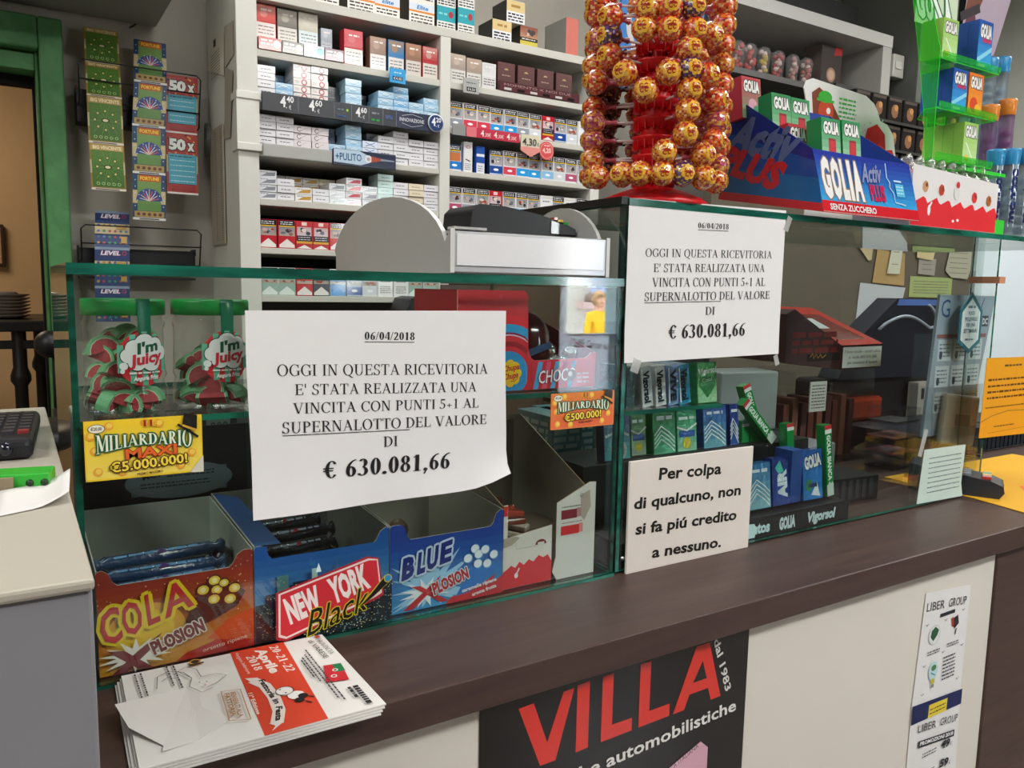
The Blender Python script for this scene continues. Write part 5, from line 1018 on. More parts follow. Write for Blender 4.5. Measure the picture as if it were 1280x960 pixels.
m=M('card'); m.box(.4024,.149,z0,.6045,.150,.33,'#5a2024'); kid(m,'back_panel',cc); m=M('card'); m.box(.4024,.0315,z0,.6045,.149,z0+.001,'#7a2a2e'); kid(m,'base_panel',cc)
m=M('gloss'); m.ball((.53,.085,.305),.034,'#3a1014',20,14,sz=1.25); m.add([],[],'#000000'); o=m.build('chocolate_ball'); tag(o,'large dark red foil chocolate egg inside the red lollipop carton','candy')
m=M('paper'); A=Art(); A.line([(-.02,-.006),(.02,.006)],.009,'#2f4a6a'); A.circ(-.018,-.018,.010,'#e0c020',12)
m.art(A,lambda x,z,d:(.528+x,.0505-d,.300+z)); kid(m,'label',o)
rr=random.Random(12)
for q in range(9):
    p=(rr.uniform(.545,.592),rr.uniform(.05,.13),.2655+.013*(q%3)); m=M('wrap'); m.ball(p,.0095,rr.choice(['#6a3a2a','#8a5a3a','#a87a5a','#5a2a24']),10,8); o=m.build('wrapped_sweet'); m=M('cellophane'); m.ball((p[0],p[1],p[2]+.003),.0125,'#ffffff',9,6); kid(m,'cellophane',o); tag(o,'brown sweet in clear cellophane inside the red lollipop carton','candy','cellophane sweets in the lollipop carton')
# ================================================================ dark device behind the left boxes
dv=thing('banknote_checker','black electronic counting device behind the candy boxes in the left case','device',(.11,.262,.0045))
m=M('dark_plastic'); m.prism([(.232,.0045),(.298,.0045),(.298,.232),(.262,.238),(.236,.20)],lambda y,z,d:(.012+d,y,z),.215,'#1d1e20'); kid(m,'housing',dv,bevel=.006)
m=M('gloss'); m.box(.150,.2365,.180,.195,.246,.214,'#2e3234'); kid(m,'display_bezel',dv); A=Art(); A.rect(.158,.186,.187,.209,'#5f6c66'); A.t('000',(.163,.190),(.184,.190),.014,'#2a3430'); m=M('gloss'); m.art(A,onfront(.2365)); kid(m,'display',dv)
A=Art(); A.circ(.125,.136,.062,'#5d686c',30,ry=.022); A.t('MCT',(.083,.140),(.105,.143),.006,'#1e2224',bold=.05); A.scribble(.11,.140,.165,.147,.002,'#30383a',2); A.scribble(.08,.128,.16,.136,.002,'#30383a',2)
m=M('gloss'); m.box(.07,.2315,.12,.18,.2325,.15,'#5d686c'); m.art(A,onfront(.2315)); kid(m,'label_plate',dv)
m=M('matte'); m.box(.235,.24,.0045,.40,.298,.20,'#3a2220'); tag(m.build('dark_carton'),'dark red brown carton standing behind the large lottery notice in the left case','box')
m=M('gloss'); m.box(.44,.243,.0045,.56,.298,.215,'#3f2826',cols=['#3f2826','#6a5a50','#51302a','#3f2826','#3f2826','#3f2826']); tag(m.build('dark_carton'),'dark brown carton behind the white and red display box in the left case','box')
# ================================================================ tray and terminal on top of the left case
tt=thing('printer_tray','grey plastic tray with rounded side panels on top of the left case','tray',(.49,.2,.3925))
def sidep(x,y0,y1,zt,lab):
    yc=(y0+y1)/2+.01; pts=[(y0,.393),(y1,.393),(y1,.42)]
    for i in range(17):
        a=math.radians(12+ (168-12)*i/16); pts.append((yc+(y1-y0)/2*1.0*math.cos(a),.412+(zt-.412)*math.sin(a)))
    pts.append((y0,.443)); m=M('plastic'); m.prism(pts,lambda y,z,d:(x+d,y,z),.0055,'#a2a3a2',side='#dcdddb'); kid(m,'side_panel',tt,lab,bevel=.0008)
sidep(.3805,.012,.385,.492,'left rounded grey side panel'); sidep(.6035,.012,.20,.487,'right rounded grey side panel')
m=M('gloss'); m.box(.386,.013,.3945,.6035,.019,.4405,'#c4c6c8'); fr=kid(m,'front_frame',tt,bevel=.001)
m=M('gloss'); m.box(.389,.0115,.402,.599,.013,.4375,'#f2f3f5'); kid(m,'front_window',tt,'glossy white front panel')
m=M('plastic'); m.box(.386,.019,.438,.6035,.34,.4415,'#8f8f8d'); kid(m,'deck',tt); m=M('plastic'); m.box(.386,.013,.4425,.428,.03,.4455,'#b8b8b4'); kid(m,'label_clip',tt); m=M('plastic'); m.box(.386,.02,.393,.6035,.34,.397,'#a8a8a6'); kid(m,'base',tt)
tm=thing('payment_terminal','black payment terminal lying on top of the grey tray','payment terminal',(.52,.12,.442))
m=M('dark_plastic'); m.prism([(.440,.4418),(.596,.4418),(.602,.449),(.600,.4565),(.575,.465),(.54,.4725),(.49,.479),(.452,.4795),(.443,.471)],lambda x,z,d:(x,.075+d,z),.075,'#17181a'); kid(m,'body',tm,bevel=.004,seg=3)
m=M('gloss'); m.prism([(.560,.449),(.6005,.4485),(.599,.4560),(.580,.4615),(.560,.4655)],lambda x,z,d:(x,.0735+d,z),.002,'#4c4e52'); kid(m,'screen',tm,'grey glossy end')
m=M('gloss'); m.box(.565,.0738,.4670,.570,.150,.4700,'#b8382c'); m.box(.571,.0738,.4645,.579,.150,.4675,'#d8b83a'); m.box(.580,.0738,.4615,.588,.150,.4645,'#3a9a3f'); kid(m,'key_row',tm,'red yellow green key row')
# ================================================================ leaflets on the counter
def bro(cx0,dz,n_,a=0,x=.0,y=.0):
    return 0
br=thing('leaflet_stack','stack of white folded farm festival leaflets on the counter ledge','leaflets',(.125,-.09,.0005))
TL=Vector((.030,-.0015));TR=Vector((.222,-.0060));BR=Vector((.2245,-.172));BL=Vector((.0245,-.1690))
for k_ in range(4):
    z=.001+k_*.0021; o_=Vector(((-.006,-.004,-.0015,0)[k_],(-.003,-.002,-.001,0)[k_])); 
    pts=[p+o_ for p in (BL,BR,TR,TL)]
    m=M('paper'); m.prism([(p.x,min(p.y,-.001)) for p in pts],lambda x,y,d:(x,y,z+d),.0014,'#e6e3de'); kid(m,'leaflet',br)
A=Art()
A.poly([(.1265,-.0055),(.1795,-.0075),(.1700,-.1735),(.1165,-.1732)],'#d8452a')
def vt(A,s,p0,p1,h,c,**k): A.t(s,p0,p1,h,c,**k)     # print that runs down the sheet
vt(A,'20-21-22',(.1635,-.012),(.1640,-.074),.0085,'#f4e8e0',bold=.04,font='serif'); vt(A,'Aprile',(.1490,-.013),(.1500,-.070),.0095,'#f4e8e0',bold=.04); vt(A,'2018',(.1375,-.023),(.1380,-.057),.0080,'#f4e8e0',font='serif',bold=1)
vt(A,'Vergiate Inferiore',(.1300,-.010),(.1305,-.060),.0035,'#f4e0d8')
bp=[(.1315,-.075),(.1385,-.090),(.1400,-.115),(.1375,-.140),(.1300,-.160)]; A.line(bp,.011,'#e9ded6'); A.poly([(.126,-.068),(.137,-.072),(.130,-.080)],'#e9ded6'); A.poly([(.124,-.157),(.136,-.160),(.123,-.170),(.128,-.163)],'#e9ded6')
vt(A,'Fattoria in',(.1360,-.078),(.1375,-.128),.0050,'#2a2422',bold=.04); vt(A,'Festa',(.1370,-.133),(.1300,-.156),.0050,'#2a2422',bold=.04); vt(A,'11ª Edizione',(.1215,-.098),(.1190,-.138),.0035,'#f4e0d8',bold=.03)
# cow head
A.circ(.151,-.110,.0075,'#f4f0ec',16,ry=.0085); A.circ(.158,-.122,.0075,'#f4f0ec',16); A.circ(.163,-.126,.0045,'#1e1a18',12); A.circ(.158,-.132,.0045,'#1e1a18',12); A.line([(.166,-.128),(.171,-.133)],.0014,'#1e1a18'); A.line([(.162,-.136),(.166,-.142)],.0014,'#1e1a18'); A.circ(.148,-.106,.001,'#1e1a18',6); A.circ(.151,-.114,.001,'#1e1a18',6); A.ring(.151,-.110,.0082,.0007,'#1e1a18',16)
vt(A,'PROVINCIA',(.2090,-.020),(.2115,-.060),.0052,'#2c2a2c',font='serif'); vt(A,'di VARESE',(.2010,-.020),(.2030,-.066),.0055,'#2c2a2c'); A.circ(.213,-.015,.003,'#b8433a',10)
A.poly([(.197,-.081),(.2135,-.084),(.209,-.119),(.1885,-.114)],'#c62a34'); A.poly([(.205,-.083),(.2135,-.084),(.212,-.100),(.204,-.100)],'#1f7a4a'); A.ring(.199,-.106,.003,.0011,'#e8f0e8',12); A.ring(.204,-.095,.0028,.001,'#e8f0e8',12)
for k_ in range(4): A.scribble(0,0,0,0,.001,'#333333',0)
def vscrib(x,y0,y1,c='#4a4648',w_=.0016):
    vs=[];fs=[];y=y0
    while y>y1: L=random.uniform(.002,.006); o=len(vs); vs+=[(x-w_/2,y),(x+w_/2,y),(x+w_/2,y-L),(x-w_/2,y-L)]; fs.append((o,o+1,o+2,o+3)); y-=L+.0012
    A._a(vs,fs,c)
for x,y0,y1 in ((.1925,-.040,-.150),(.1885,-.050,-.145),(.1845,-.055,-.110),(.1800+.002,-.060,-.100),(.0725,-.006,-.060),(.0665,-.006,-.050),(.0435,-.012,-.070),(.0385,-.012,-.060)): vscrib(x,y0,y1)
vscrib(.209,-.134,-.165,'#2c2a2c',.005); vscrib(.203,-.134,-.150,'#2c2a2c',.003)
A.circ(.092,-.013,.0055,'#d8943a',14); A.circ(.092,-.013,.0038,'#2a2a24',12); A.rect(.0855,-.020,.099,-.017,'#2a2a24')
for pts in ([(.052,-.052),(.056,-.028),(.066,-.022),(.078,-.030),(.083,-.046)],[(.083,-.046),(.074,-.026),(.082,-.020),(.090,-.030),(.091,-.048)],[(.091,-.048),(.104,-.048),(.112,-.056),(.102,-.066),(.092,-.070)],[(.083,-.046),(.078,-.062),(.086,-.078),(.096,-.074)],[(.058,-.040),(.064,-.034),(.070,-.040)]): A.line(pts,.0007,'#4a4648')
A.circ(.0875,-.058,.0008,'#2a2a2a',6); A.circ(.0935,-.060,.0008,'#2a2a2a',6); A.circ(.091,-.066,.0012,'#d88a8a',8)
for (a,b_) in (((.1005,-.086),(.1165,-.090)),((.1165,-.090),(.1120,-.146)),((.1120,-.146),(.0960,-.140)),((.0960,-.140),(.1005,-.086))): A.line([a,b_],.0009,'#b88a5a')
A.t('BENVENUTI ALLA',(.1075,-.092),(.1040,-.138),.0040,'#a8743a',bold=.03); A.t('FATTORIA',(.1020,-.092),(.0990,-.134),.0040,'#a8743a',bold=.03)
m=M('paper'); m.art(A,lambda x,y,d:(x+.002,y+.003,.0087+d)); lf=kid(m,'print',br)
m=M('paper'); P_=[(.018,-.070),(.078,-.058),(.085,-.082),(.083,-.100),(.100,-.135),(.072,-.152),(.043,-.156),(.045,-.148),(.024,-.112)]
m.prism([(x,y) for x,y in P_[::-1]],lambda x,y,d:(x,y+.002,.0098+.0012*math.sin(x*70)+.004*max(0,(.03-x)/.012)+d),.0004,'#e4e0dc'); o=m.build('paper_scrap'); tag(o,'torn blank white paper lying on the leaflet stack','paper')
# ================================================================ posters on the counter front
def cfront(x,z,d): return (x,-.1395-d,z)
m=M('gloss'); m.box(.340,-.1395,-.60,.7325,-.1382,-.0372,'#121112'); vp=m.build('shop_poster'); tag(vp,'black poster with big red VILLA lettering on the counter front','poster')
A=Art(); R_='#d8352c'
A.poly([(.386,-.0565),(.405,-.0555),(.4235,-.105),(.4435,-.0530),(.4580,-.0520),(.4350,-.1290),(.4150,-.1290)],R_)
A.poly([(.462,-.0505),(.4790,-.0495),(.4790,-.1275),(.4620,-.1285)],R_)
A.poly([(.497,-.0495),(.5125,-.0490),(.5125,-.1105),(.5420,-.1105),(.5420,-.1260),(.497,-.1270)],R_)
A.poly([(.552,-.0485),(.5680,-.0480),(.5680,-.1095),(.6000,-.1090),(.6000,-.1245),(.552,-.1255)],R_)
A.poly([(.606,-.1245),(.6400,-.0475),(.6620,-.0470),(.6860,-.1225),(.6690,-.1230),(.6630,-.1060),(.6320,-.1065),(.6240,-.1240)],R_); A.poly([(.6370,-.0930),(.6600,-.0925),(.6520,-.0680)],'#121112')
A.t('dal 1983',(.6690,-.0470),(.6950,-.1200),.010,'#d8d6d2',bold=.02)
A.t('pratiche automobilistiche',(.395,-.1665),(.7155,-.1490),.0150,'#e6e4e0',bold=.02)
A.poly([(.520,-.222),(.655,-.1735),(.668,-.185),(.668,-.33),(.545,-.36)],'#d8a8b8'); A.t('REPUBBLICA ITALIANA',(.575,-.2085),(.652,-.1800),.006,'#5a4a58'); A.scribble(.58,-.30,.65,-.215,.002,'#b88a9c',14)
m=M('gloss'); m.art(A,cfront,mat='gloss'); kid(m,'lettering',vp)
m=M('paper'); vs=[]; 
m.prism([(1.1125,-.50),(1.262,-.50),(1.252,-.262),(1.2545,-.085),(1.127,-.075),(1.113,-.255)],lambda x,z,d:(x,-.1392-d,z),.0005,'#e8e7e6'); lp=m.build('price_leaflet'); tag(lp,'white LIBER GROUP price sheet with dark blue band taped on the counter front','poster')
A=Art(); N='#26282e'
A.t('LIBER',(1.131,-.1050),(1.180,-.1085),.0135,N,bold=.0); A.t('GROUP',(1.192,-.1095),(1.243,-.1145),.0135,N,bold=.0); A.rect(1.170,-.1225,1.212,-.1165,N)
A.circ(1.158,-.1480,.0155,'#dfe2e0',24); A.poly([(1.150,-.140),(1.160,-.135),(1.170,-.142),(1.166,-.150),(1.156,-.158),(1.148,-.150)],'#2c5a3c'); A.ring(1.158,-.148,.0160,.0008,'#b8bcbc',24)
A.poly([(1.206,-.132),(1.222,-.128),(1.226,-.143),(1.214,-.150)],'#2a2a2c'); A.poly([(1.203,-.130),(1.209,-.129),(1.212,-.146),(1.207,-.145)],'#b8322c'); A.line([(1.220,-.150),(1.217,-.160)],.003,'#2a2a2c')
for (x,z) in ((1.135,-.129),(1.236,-.124),(1.187,-.131),(1.136,-.196),(1.186,-.184),(1.240,-.184),(1.137,-.243),(1.235,-.240)): A.line([(x-.003,z+.003),(x,z),(x+.004,z+.003)],.001,N)
A.scribble(1.142,-.180,1.176,-.172,.0022,'#5a5c60',2); A.scribble(1.196,-.178,1.230,-.170,.0022,'#5a5c60',2)
A.circ(1.162,-.208,.0125,'#bcd8dc',20,ry=.016); A.circ(1.163,-.203,.007,'#4a7a4a',14,ry=.005); A.rect(1.158,-.229,1.168,-.221,'#c8b83a'); A.rect(1.159,-.236,1.167,-.230,'#8a8c90'); A.line([(1.156,-.210),(1.168,-.216)],.002,'#3a7a9a')
A.scribble(1.188,-.232,1.224,-.190,.0026,'#3a3c42',7)
A.poly([(1.113,-.285),(1.2535,-.287),(1.2535,-.2610),(1.1130,-.2540)],'#1c2450'); A.poly([(1.158,-.2860),(1.210,-.2865),(1.211,-.2655),(1.159,-.2640)],'#e0c83a'); A.scribble(1.162,-.283,1.206,-.270,.0022,'#3a3a20',2)
A.t('LIBER',(1.133,-.3030),(1.183,-.3080),.0125,N); A.t('GROUP',(1.195,-.3090),(1.246,-.3150),.0125,N); A.poly([(1.137,-.3300),(1.240,-.3395),(1.240,-.3280),(1.137,-.3185)],N); A.t('PROMOZIONI 2018',(1.141,-.3270),(1.236,-.3360),.0058,'#e8e8e8',bold=.04,shear=.1)
A.t('49',(1.203,-.3500),(1.228,-.3530),.0125,N,bold=.04,shear=.1); A.t('€',(1.230,-.3530),(1.235,-.3535),.006,N); A.t('59',(1.203,-.3830),(1.228,-.3860),.0125,N,bold=.04,shear=.1); A.t('€',(1.230,-.386),(1.235,-.3865),.006,N)
A.scribble(1.150,-.352,1.190,-.342,.0022,'#5a5c60',2); A.scribble(1.148,-.386,1.188,-.374,.0022,'#5a5c60',2)
m=M('paper'); m.art(A,lambda x,z,d:(x,-.1400-d,z)); kid(m,'print',lp)
for d_ in (PS,LY):
    for k_,(o,u) in list(d_.items()):
        if not u: bpy.data.objects.remove(o)
# ================================================================ lollipop tree
LX,LY_=.728,.070; ZT=.4935
lt=thing('lollipop_stand','round red plastic tiered lollipop stand on the taller display case','display stand',(LX,LY_,ZT))
RED='#d8181f'
m=M('plastic'); m.lathe([(0,ZT),(.076,ZT),(.078,ZT+.003),(.070,ZT+.010),(.045,ZT+.020),(.026,ZT+.026),(.022,ZT+.030),(0,ZT+.030)],48,RED,cx=LX,cy=LY_); kid(m,'base',lt)
TZ=[ZT+.037+.0252*i for i in range(11)]
m=M('plastic'); m.lathe([(.0,ZT+.028),(.021,ZT+.028),(.019,TZ[6]),(.006,TZ[6]+.012),(.006,TZ[-1]+.05),(0,TZ[-1]+.05)],28,'#cc161c',cx=LX,cy=LY_); kid(m,'pole',lt)
for z in TZ:
    m=M('plastic'); m.lathe([(.018,z-.006),(.026,z-.006),(.030,z+.004),(.031,z+.005),(.031,z+.007),(.018,z+.005)],32,RED,cx=LX,cy=LY_)
    for k_ in range(16):
        a=k_*2*PI/16; m.T=Matrix.Translation((LX,LY_,z))@Matrix.Rotation(a,4,'Z'); m.box(.020,-.0008,-.010,.030,.0008,.002,'#c2141a'); m.T=None
    kid(m,'tier_ring',lt)
def lolly_proto(c0,c1,cd_,key):
    t=thing('lollipop','x','lollipop',(0,0,0)); ORG[t.name]=(0,0,0)
    r=random.Random(key); K=[c0,c1,c0,cd_]
    m=M('wrap'); nu,nv=30,20
    def fn(v,u):
        q=math.sin(u*37+5*math.sin(v*19+key))+math.sin(v*31+3*math.sin(u*25)); return K[0] if q<-.1 else (K[1] if q<.85 else (K[3] if r.random()<.5 else '#e8c070'))
    m.ball((.086,0,0),.0165,c0,nu,nv,fn=fn); 
    for i,v in enumerate(m.v):
        d=(v-Vector((.086,0,0))); m.v[i]=v+d*(.05*math.sin(d.y*900)*math.cos(d.z*800))
    kid(m,'candy',t,local=True)
    m=M('plastic'); m.tube([(.024,0,0),(.072,0,0)],.0017,8,'#e4dcd8'); kid(m,'stick',t,local=True)
    m=M('wrap'); cd_='#b8485a' if key!=6 else cd_; m.lathe([(.0085,0),(.0035,.005),(.0024,.012),(.0042,.019)],10,cd_ if key!=4 else '#8a3a5a')
    m.v=[Vector((.073-v.z,v.x,v.y)) for v in m.v]; kid(m,'wrapper_twist',t,local=True)
    A=Art()
    for k_ in range(7): a=k_*2*PI/7; A.circ(.0060*math.cos(a),.0060*math.sin(a),.0040,'#f0b83a',10)
    A.circ(0,0,.0078,'#f2c04a',16)
    for (x,y,rr_,w_) in ((-.003,.0028,.0026,.0011),(.003,.003,.0026,.0011),(-.002,-.003,.0028,.0012),(.0035,-.0025,.0025,.0011)): A.ring(x,y,rr_,w_,'#a81e1c',10,30,330)
    A.line([(-.006,.0),(-.001,.0006),(.006,-.0002)],.0012,'#a81e1c')
    def sp(x,y,d): q=Vector((math.sqrt(max(0,.0170**2-x*x-y*y)),x,y)).normalized()*(.0173+d); return (.086+q.x,q.y,q.z)
    m=M('wrap')
    for vs,fs,cols,lay in A.p: m.add([sp(x,y,lay*.00004) for x,y in vs],fs,cols,'gloss')
    kid(m,'print',t,local=True); return t
LP=[lolly_proto('#c8321c','#e0761e','#8a1a14',1),lolly_proto('#b8281e','#d89030','#e8a03a',2),lolly_proto('#d8861e','#a82a1c','#e8b040',3),lolly_proto('#5a2a6a','#3a2430','#c09a30',4),lolly_proto('#b04058','#d8862a','#8a2038',5),lolly_proto('#4a1c18','#2e1412','#6a3020',6)]
LD=['red and orange','deep red and gold','amber and red','purple and yellow','pink and orange','dark brown']
POS=[(151,.748,0),(-178,.732,0),(-141,.732,1),(-122,.733,0),(-103,.735,3),(-46,.757,0),(160,.713,4),(-179,.708,3),(-143,.708,1),(-122,.707,0),(-101,.708,0),(-82,.706,1),(-46,.733,0),(-44,.708,0),(144,.684,1),(-178,.683,0),(-104,.684,1),(-46,.682,2),(-159,.657,2),(158,.658,0),(140,.666,0),(-122,.654,2),(-103,.659,3),(-85,.656,0),(-46,.656,0),(-141,.632,2),(-102,.634,2),(-67,.629,0),(-44,.628,0),(132,.632,0),(152,.607,4),(-104,.608,2),(-62,.603,4),(-42,.598,4),(149,.583,4),(-104,.579,2),(-68,.576,0),(-46,.575,0),(153,.556,1),(-123,.555,2),(-84,.555,2),(-51,.548,4),(137,.536,0),(168,.530,1),(-160,.528,1),(-143,.528,1),(-124,.528,2),(-105,.529,3),(-83,.527,2),(-55,.527,1)]
for z in TZ[1:8]:
    for a in (-22,8,38,68,98,122): POS.append((a+random.uniform(-6,6),z+.006,5 if a in(98,122) and z<.66 else random.choice((0,1,0,4))))  # back ones on the lower tiers take the dark brown wrapper
for a in range(-170,180,40): POS.append((a,.790,random.choice((0,1,2)))); 
for a in range(-160,180,45): POS.append((a,.76,0)) if not -165<a<-30 else None
usedp=[False]*6; side=lambda a:'front' if -150<a<-60 else ('left side' if (a<=-150 or a>=125) else ('right side' if a<=20 else 'back'))
cnt={}
tiername=lambda z: ORD[min(12,max(0,int(round((z-.529)/.0252))))]
for a,z,k_ in POS:
    a+=random.uniform(-1,1); s=side(a); key=(tiername(z),s); cnt[key]=cnt.get(key,0)+1
    lab='%s lollipop, tier %s from bottom, %s of red stand, %s there'%(LD[k_],tiername(z),s,['','first','second','third','fourth','fifth','sixth','seventh','eighth','ninth','tenth'][min(10,cnt[key])])
    rot=(random.uniform(0,6.28) if False else 0,0,math.radians(a))
    if usedp[k_]: o=dup(LP[k_],(LX,LY_,z),rot,lab)
    else: o=LP[k_]; o.location=(LX,LY_,z+H); o.rotation_euler=rot; o['label']=lab; usedp[k_]=True
    o['category']='lollipop'; o['group']='lollipops on the red stand'
# the blue card behind the tree top
m=M('card'); m.box(.80,.24,.70,.98,.245,.86,'#1f7fd0'); A=Art(); A.circ(.86,.80,.05,'#e8e4e0',20); A.circ(.86,.80,.04,'#2f8fd8',20); m.art(A,onfront(.24)); tag(m.build('advert_card',loc=None),'blue card standing behind the top of the red lollipop stand','sign')
# ================================================================ blue gum tray
gt=thing('gum_tray','blue and red GOLIA gum display tray tilted forward on the taller display case','display tray',(1.06,.06,.4935))
B='#1d2f96'
YZ=lambda x:(lambda y,z,d:(x+d,y,z))
for xx in (.962,1.2008):
    m=M('card'); m.prism([(-.036,.4955),(.170,.530),(.146,.690),(-.010,.588)],YZ(xx),.0012,'#1c3f96'); sp_=kid(m,'side_panel',gt)
    if xx<1:
        A=Art(); A.poly([(-.036,.4955),(.170,.530),(.168,.543),(-.033,.508)],'#c8222e')
        pts=[(-.033,.508),(.168,.543),(.1625,.580),(-.024,.545)]; A.poly(pts,'#1c62a0'); A.poly([(-.024,.545),(.1625,.580),(.154,.634),(-.016,.570)],'#1c4a9a'); A.poly([(-.016,.570),(.154,.634),(.146,.690),(-.010,.588)],'#1c2a80')
        def lt_(s,a,b_,h,c,**k):
            # lettering runs from the far end towards the glass: x' = -y
            A2=Art(); A2.t(s,(-a[0],a[1]),(-b_[0],b_[1]),h,c,**k)
            for vs,fs,cc_,lay in A2.p: A.p.append(([(-x,z) for x,z in vs],fs,cc_,A.l+lay)); 
            A.l+=A2.l
        lt_('Activ',(.160,.612),(.030,.573),.050,'#5a6a9a',shear=.35,bold=.05); lt_('PLUS',(.176,.580),(.052,.535),.038,'#c8222e',shear=.25,bold=.06)
        m=M('gloss'); m.art(A,lambda y,z,d:(xx-d,y,z),mat='gloss'); kid(m,'print',sp_)
fr=lambda x,z,d:(x,-.036-d+(z-.4955)*.28,z)
m=M('card'); m.prism([(.962,.4955),(1.202,.4955),(1.202,.588),(.962,.588)],lambda x,z,d:(x,-.036+(z-.4955)*.28+d,z),.0012,'#1d3a96'); fp=kid(m,'front_panel',gt)
A=Art(); A.grad(.962,.513,1.202,.588,'#3aa8e0','#1f2f96',10); A.rect(.962,.4955,1.202,.5135,'#d0242e')
for s,x,w_ in (('G',.972,.020),('O',.994,.021),('L',1.017,.015),('I',1.034,.008),('A',1.044,.022)): A.t(s,(x,.5215),(x+w_,.5215),.052,'#f4f4f2',bold=.06,outline=('#8a7868',.0022))
A.t('Activ',(1.066,.548),(1.116,.552),.027,'#8a94b8',bold=.03,shear=.3,outline=('#2a3a8a',.0012)); A.t('PLUS',(1.082,.522),(1.120,.522),.022,'#c02a5a',bold=.06)
A.t('SENZA ZUCCHERO',(.978,.5005),(1.089,.5005),.0085,'#f4ecec',bold=.03)
A.line([(1.134,.583),(1.131,.56),(1.137,.553),(1.135,.545),(1.143,.536),(1.143,.522),(1.170,.519)],.002,'#bfe4f4'); A.rect(1.150,.532,1.172,.552,'#5fc0e4'); A.rect(1.148,.555,1.168,.558,'#bfe4f4'); A.scribble(1.152,.535,1.170,.550,.002,'#c8ecf8',3)
m=M('gloss'); m.art(A,fr,mat='gloss'); kid(m,'print',fp)
m=M('card'); m.prism([(-.036,.4955),(.170,.530),(.170,.532),(-.036,.4975)],YZ(.9632),.2376,'#a8a29a'); kid(m,'base_panel',gt); m=M('card'); m.box(.9632,.145,.53,1.2008,.147,.689,'#2a3f9a'); kid(m,'back_panel',gt)
m=M('card'); 
for (y,z,y2,z2) in ((-.036,.4955,.12,.4955),): m.box(.985,.02,.4936,1.18,.135,.4952,'#6a1820')
kid(m,'support',gt)
def gumbox(x,y,z,w_,h,d,label,style,tilt=0,rz=0,grp=None,name='gum_box'):
    base={'green':'#1f8a4a','red':'#c8303a','blue':'#1f4fa8','lime':'#9ac85a','orange':'#e8742a','mint':'#3aa888'}[style]
    m=M('card'); m.box(-w_/2,0,0,w_/2,d,h,base); A=Art()
    A.grad(0,0,w_,h,{'green':'#b8d8b8','red':'#7ab88a','blue':'#3fb8e8','lime':'#c8e8a8','orange':'#f0a83a','mint':'#c8ece0'}[style],base,6)
    if style in('green',): A.rect(w_*.36,h*.12,w_*.74,h*.55,'#8a1f2a'); A.rect(w_*.4,h*.14,w_*.7,h*.5,'#c8303a'); A.circ(w_*.55,h*.12,w_*.1,'#e8e0d8',10); A.poly([(0,0),(w_,0),(w_,h*.14),(w_*.7,h*.05),(w_*.4,h*.16),(0,h*.06)],'#e0ece4')
    if style=='red': A.circ(w_*.55,h*.35,w_*.22,'#e8a8c0',14); A.circ(w_*.72,h*.25,w_*.14,'#3a9a6a',12); A.circ(w_*.35,h*.22,w_*.12,'#e8e8e0',12)
    if style=='blue': A.poly([(0,h*.1),(w_,h*.4),(w_,h*.5),(0,h*.2)],'#8fd8f0'); A.rect(w_*.3,h*.55,w_*.9,h*.66,'#c03a6a'); A.rect(w_*.1,h*.04,w_*.6,h*.1,'#e8f0f8')
    if style=='lime': A.line([(w_*.2,h*.5),(w_*.8,h*.05)],.0025,'#f4faf0'); A.circ(w_*.3,h*.12,w_*.14,'#e8b84a',12)
    if style=='orange': A.circ(w_*.4,h*.25,w_*.28,'#d8482a',16); A.circ(w_*.7,h*.15,w_*.22,'#f0b83a',14)
    z0=h*.66
    A.t('GOLIA',(w_*.10,z0-.0),(w_*.92,z0+.0),h*.24,'#f6f6f2',bold=.06,outline=('#2a2a28',.0013))
    m.art(A,lambda xx,zz,dd:(xx-w_/2,-dd,zz),mat='card'); o=m.build(name,local=True); o.location=(x,y,z+H); o.rotation_euler=(tilt,0,rz); tag(o,label,'gum box',grp); ORG[o.name]=(x,y,z); return o
G1='gum boxes in the blue tray'
for (x,y,z,st,lb) in [(.975,.118,.652,'red','red and green gum box at the far left back of the blue tray'),(1.018,.118,.612,'red','pink and red gum box half hidden at the back left of the tray'),(.9855,.065,.618,'green','green gum box, left one of the middle pair in the blue tray'),(1.0305,.065,.617,'green','green gum box, right one of the middle pair in the blue tray'),(.990,.034,.568,'red','red and cream gum box in front of the middle pair in the tray'),(1.0165,-.004,.574,'green','green gum box, left one at the front of the blue tray'),(1.0655,-.004,.576,'green','green gum box, right one at the front of the blue tray')]:
    gumbox(x,y,z,.044,.066,.026,lb,st,tilt=-.12,grp=G1)
# ================================================================ white card with drops behind
kc=M('card'); kc.prism([(1.225,.50),(1.50,.50),(1.500,.641),(1.482,.697),(1.461,.715),(1.436,.720),(1.425,.738),(1.412,.750),(1.385,.761),(1.226,.770),(1.209,.764),(1.203,.750),(1.222,.700),(1.230,.650)],lambda x,z,d:(x,.205+d,z),.002,'#ece9e6'); ko=kc.build('advert_card'); tag(ko,'white shaped card with a green hat sweet drawing behind the blue gum tray','sign')
A=Art(); A.poly([(1.225,.745),(1.245,.757),(1.275,.745),(1.335,.680),(1.345,.665),(1.30,.655),(1.255,.672),(1.232,.705)],'#7a3a24'); A.circ(1.268,.716,.022,'#c84a2a',16,ry=.024); A.circ(1.264,.742,.020,'#3fae3a',16,ry=.011); A.rect(1.240,.733,1.290,.738,'#3fae3a'); A.circ(1.275,.718,.006,'#f4f0ea',10); A.poly([(1.25,.672),(1.30,.655),(1.335,.642),(1.28,.635),(1.235,.655)],'#f4f4f4')
for k_ in range(5): A.scribble(1.305,.742-k_*.008,1.355,.748-k_*.008,.004,'#4ab84a',1)
for k_ in range(16): A.circ(random.uniform(1.32,1.45),random.uniform(.65,.74),.0022,'#c8ccd4',6)
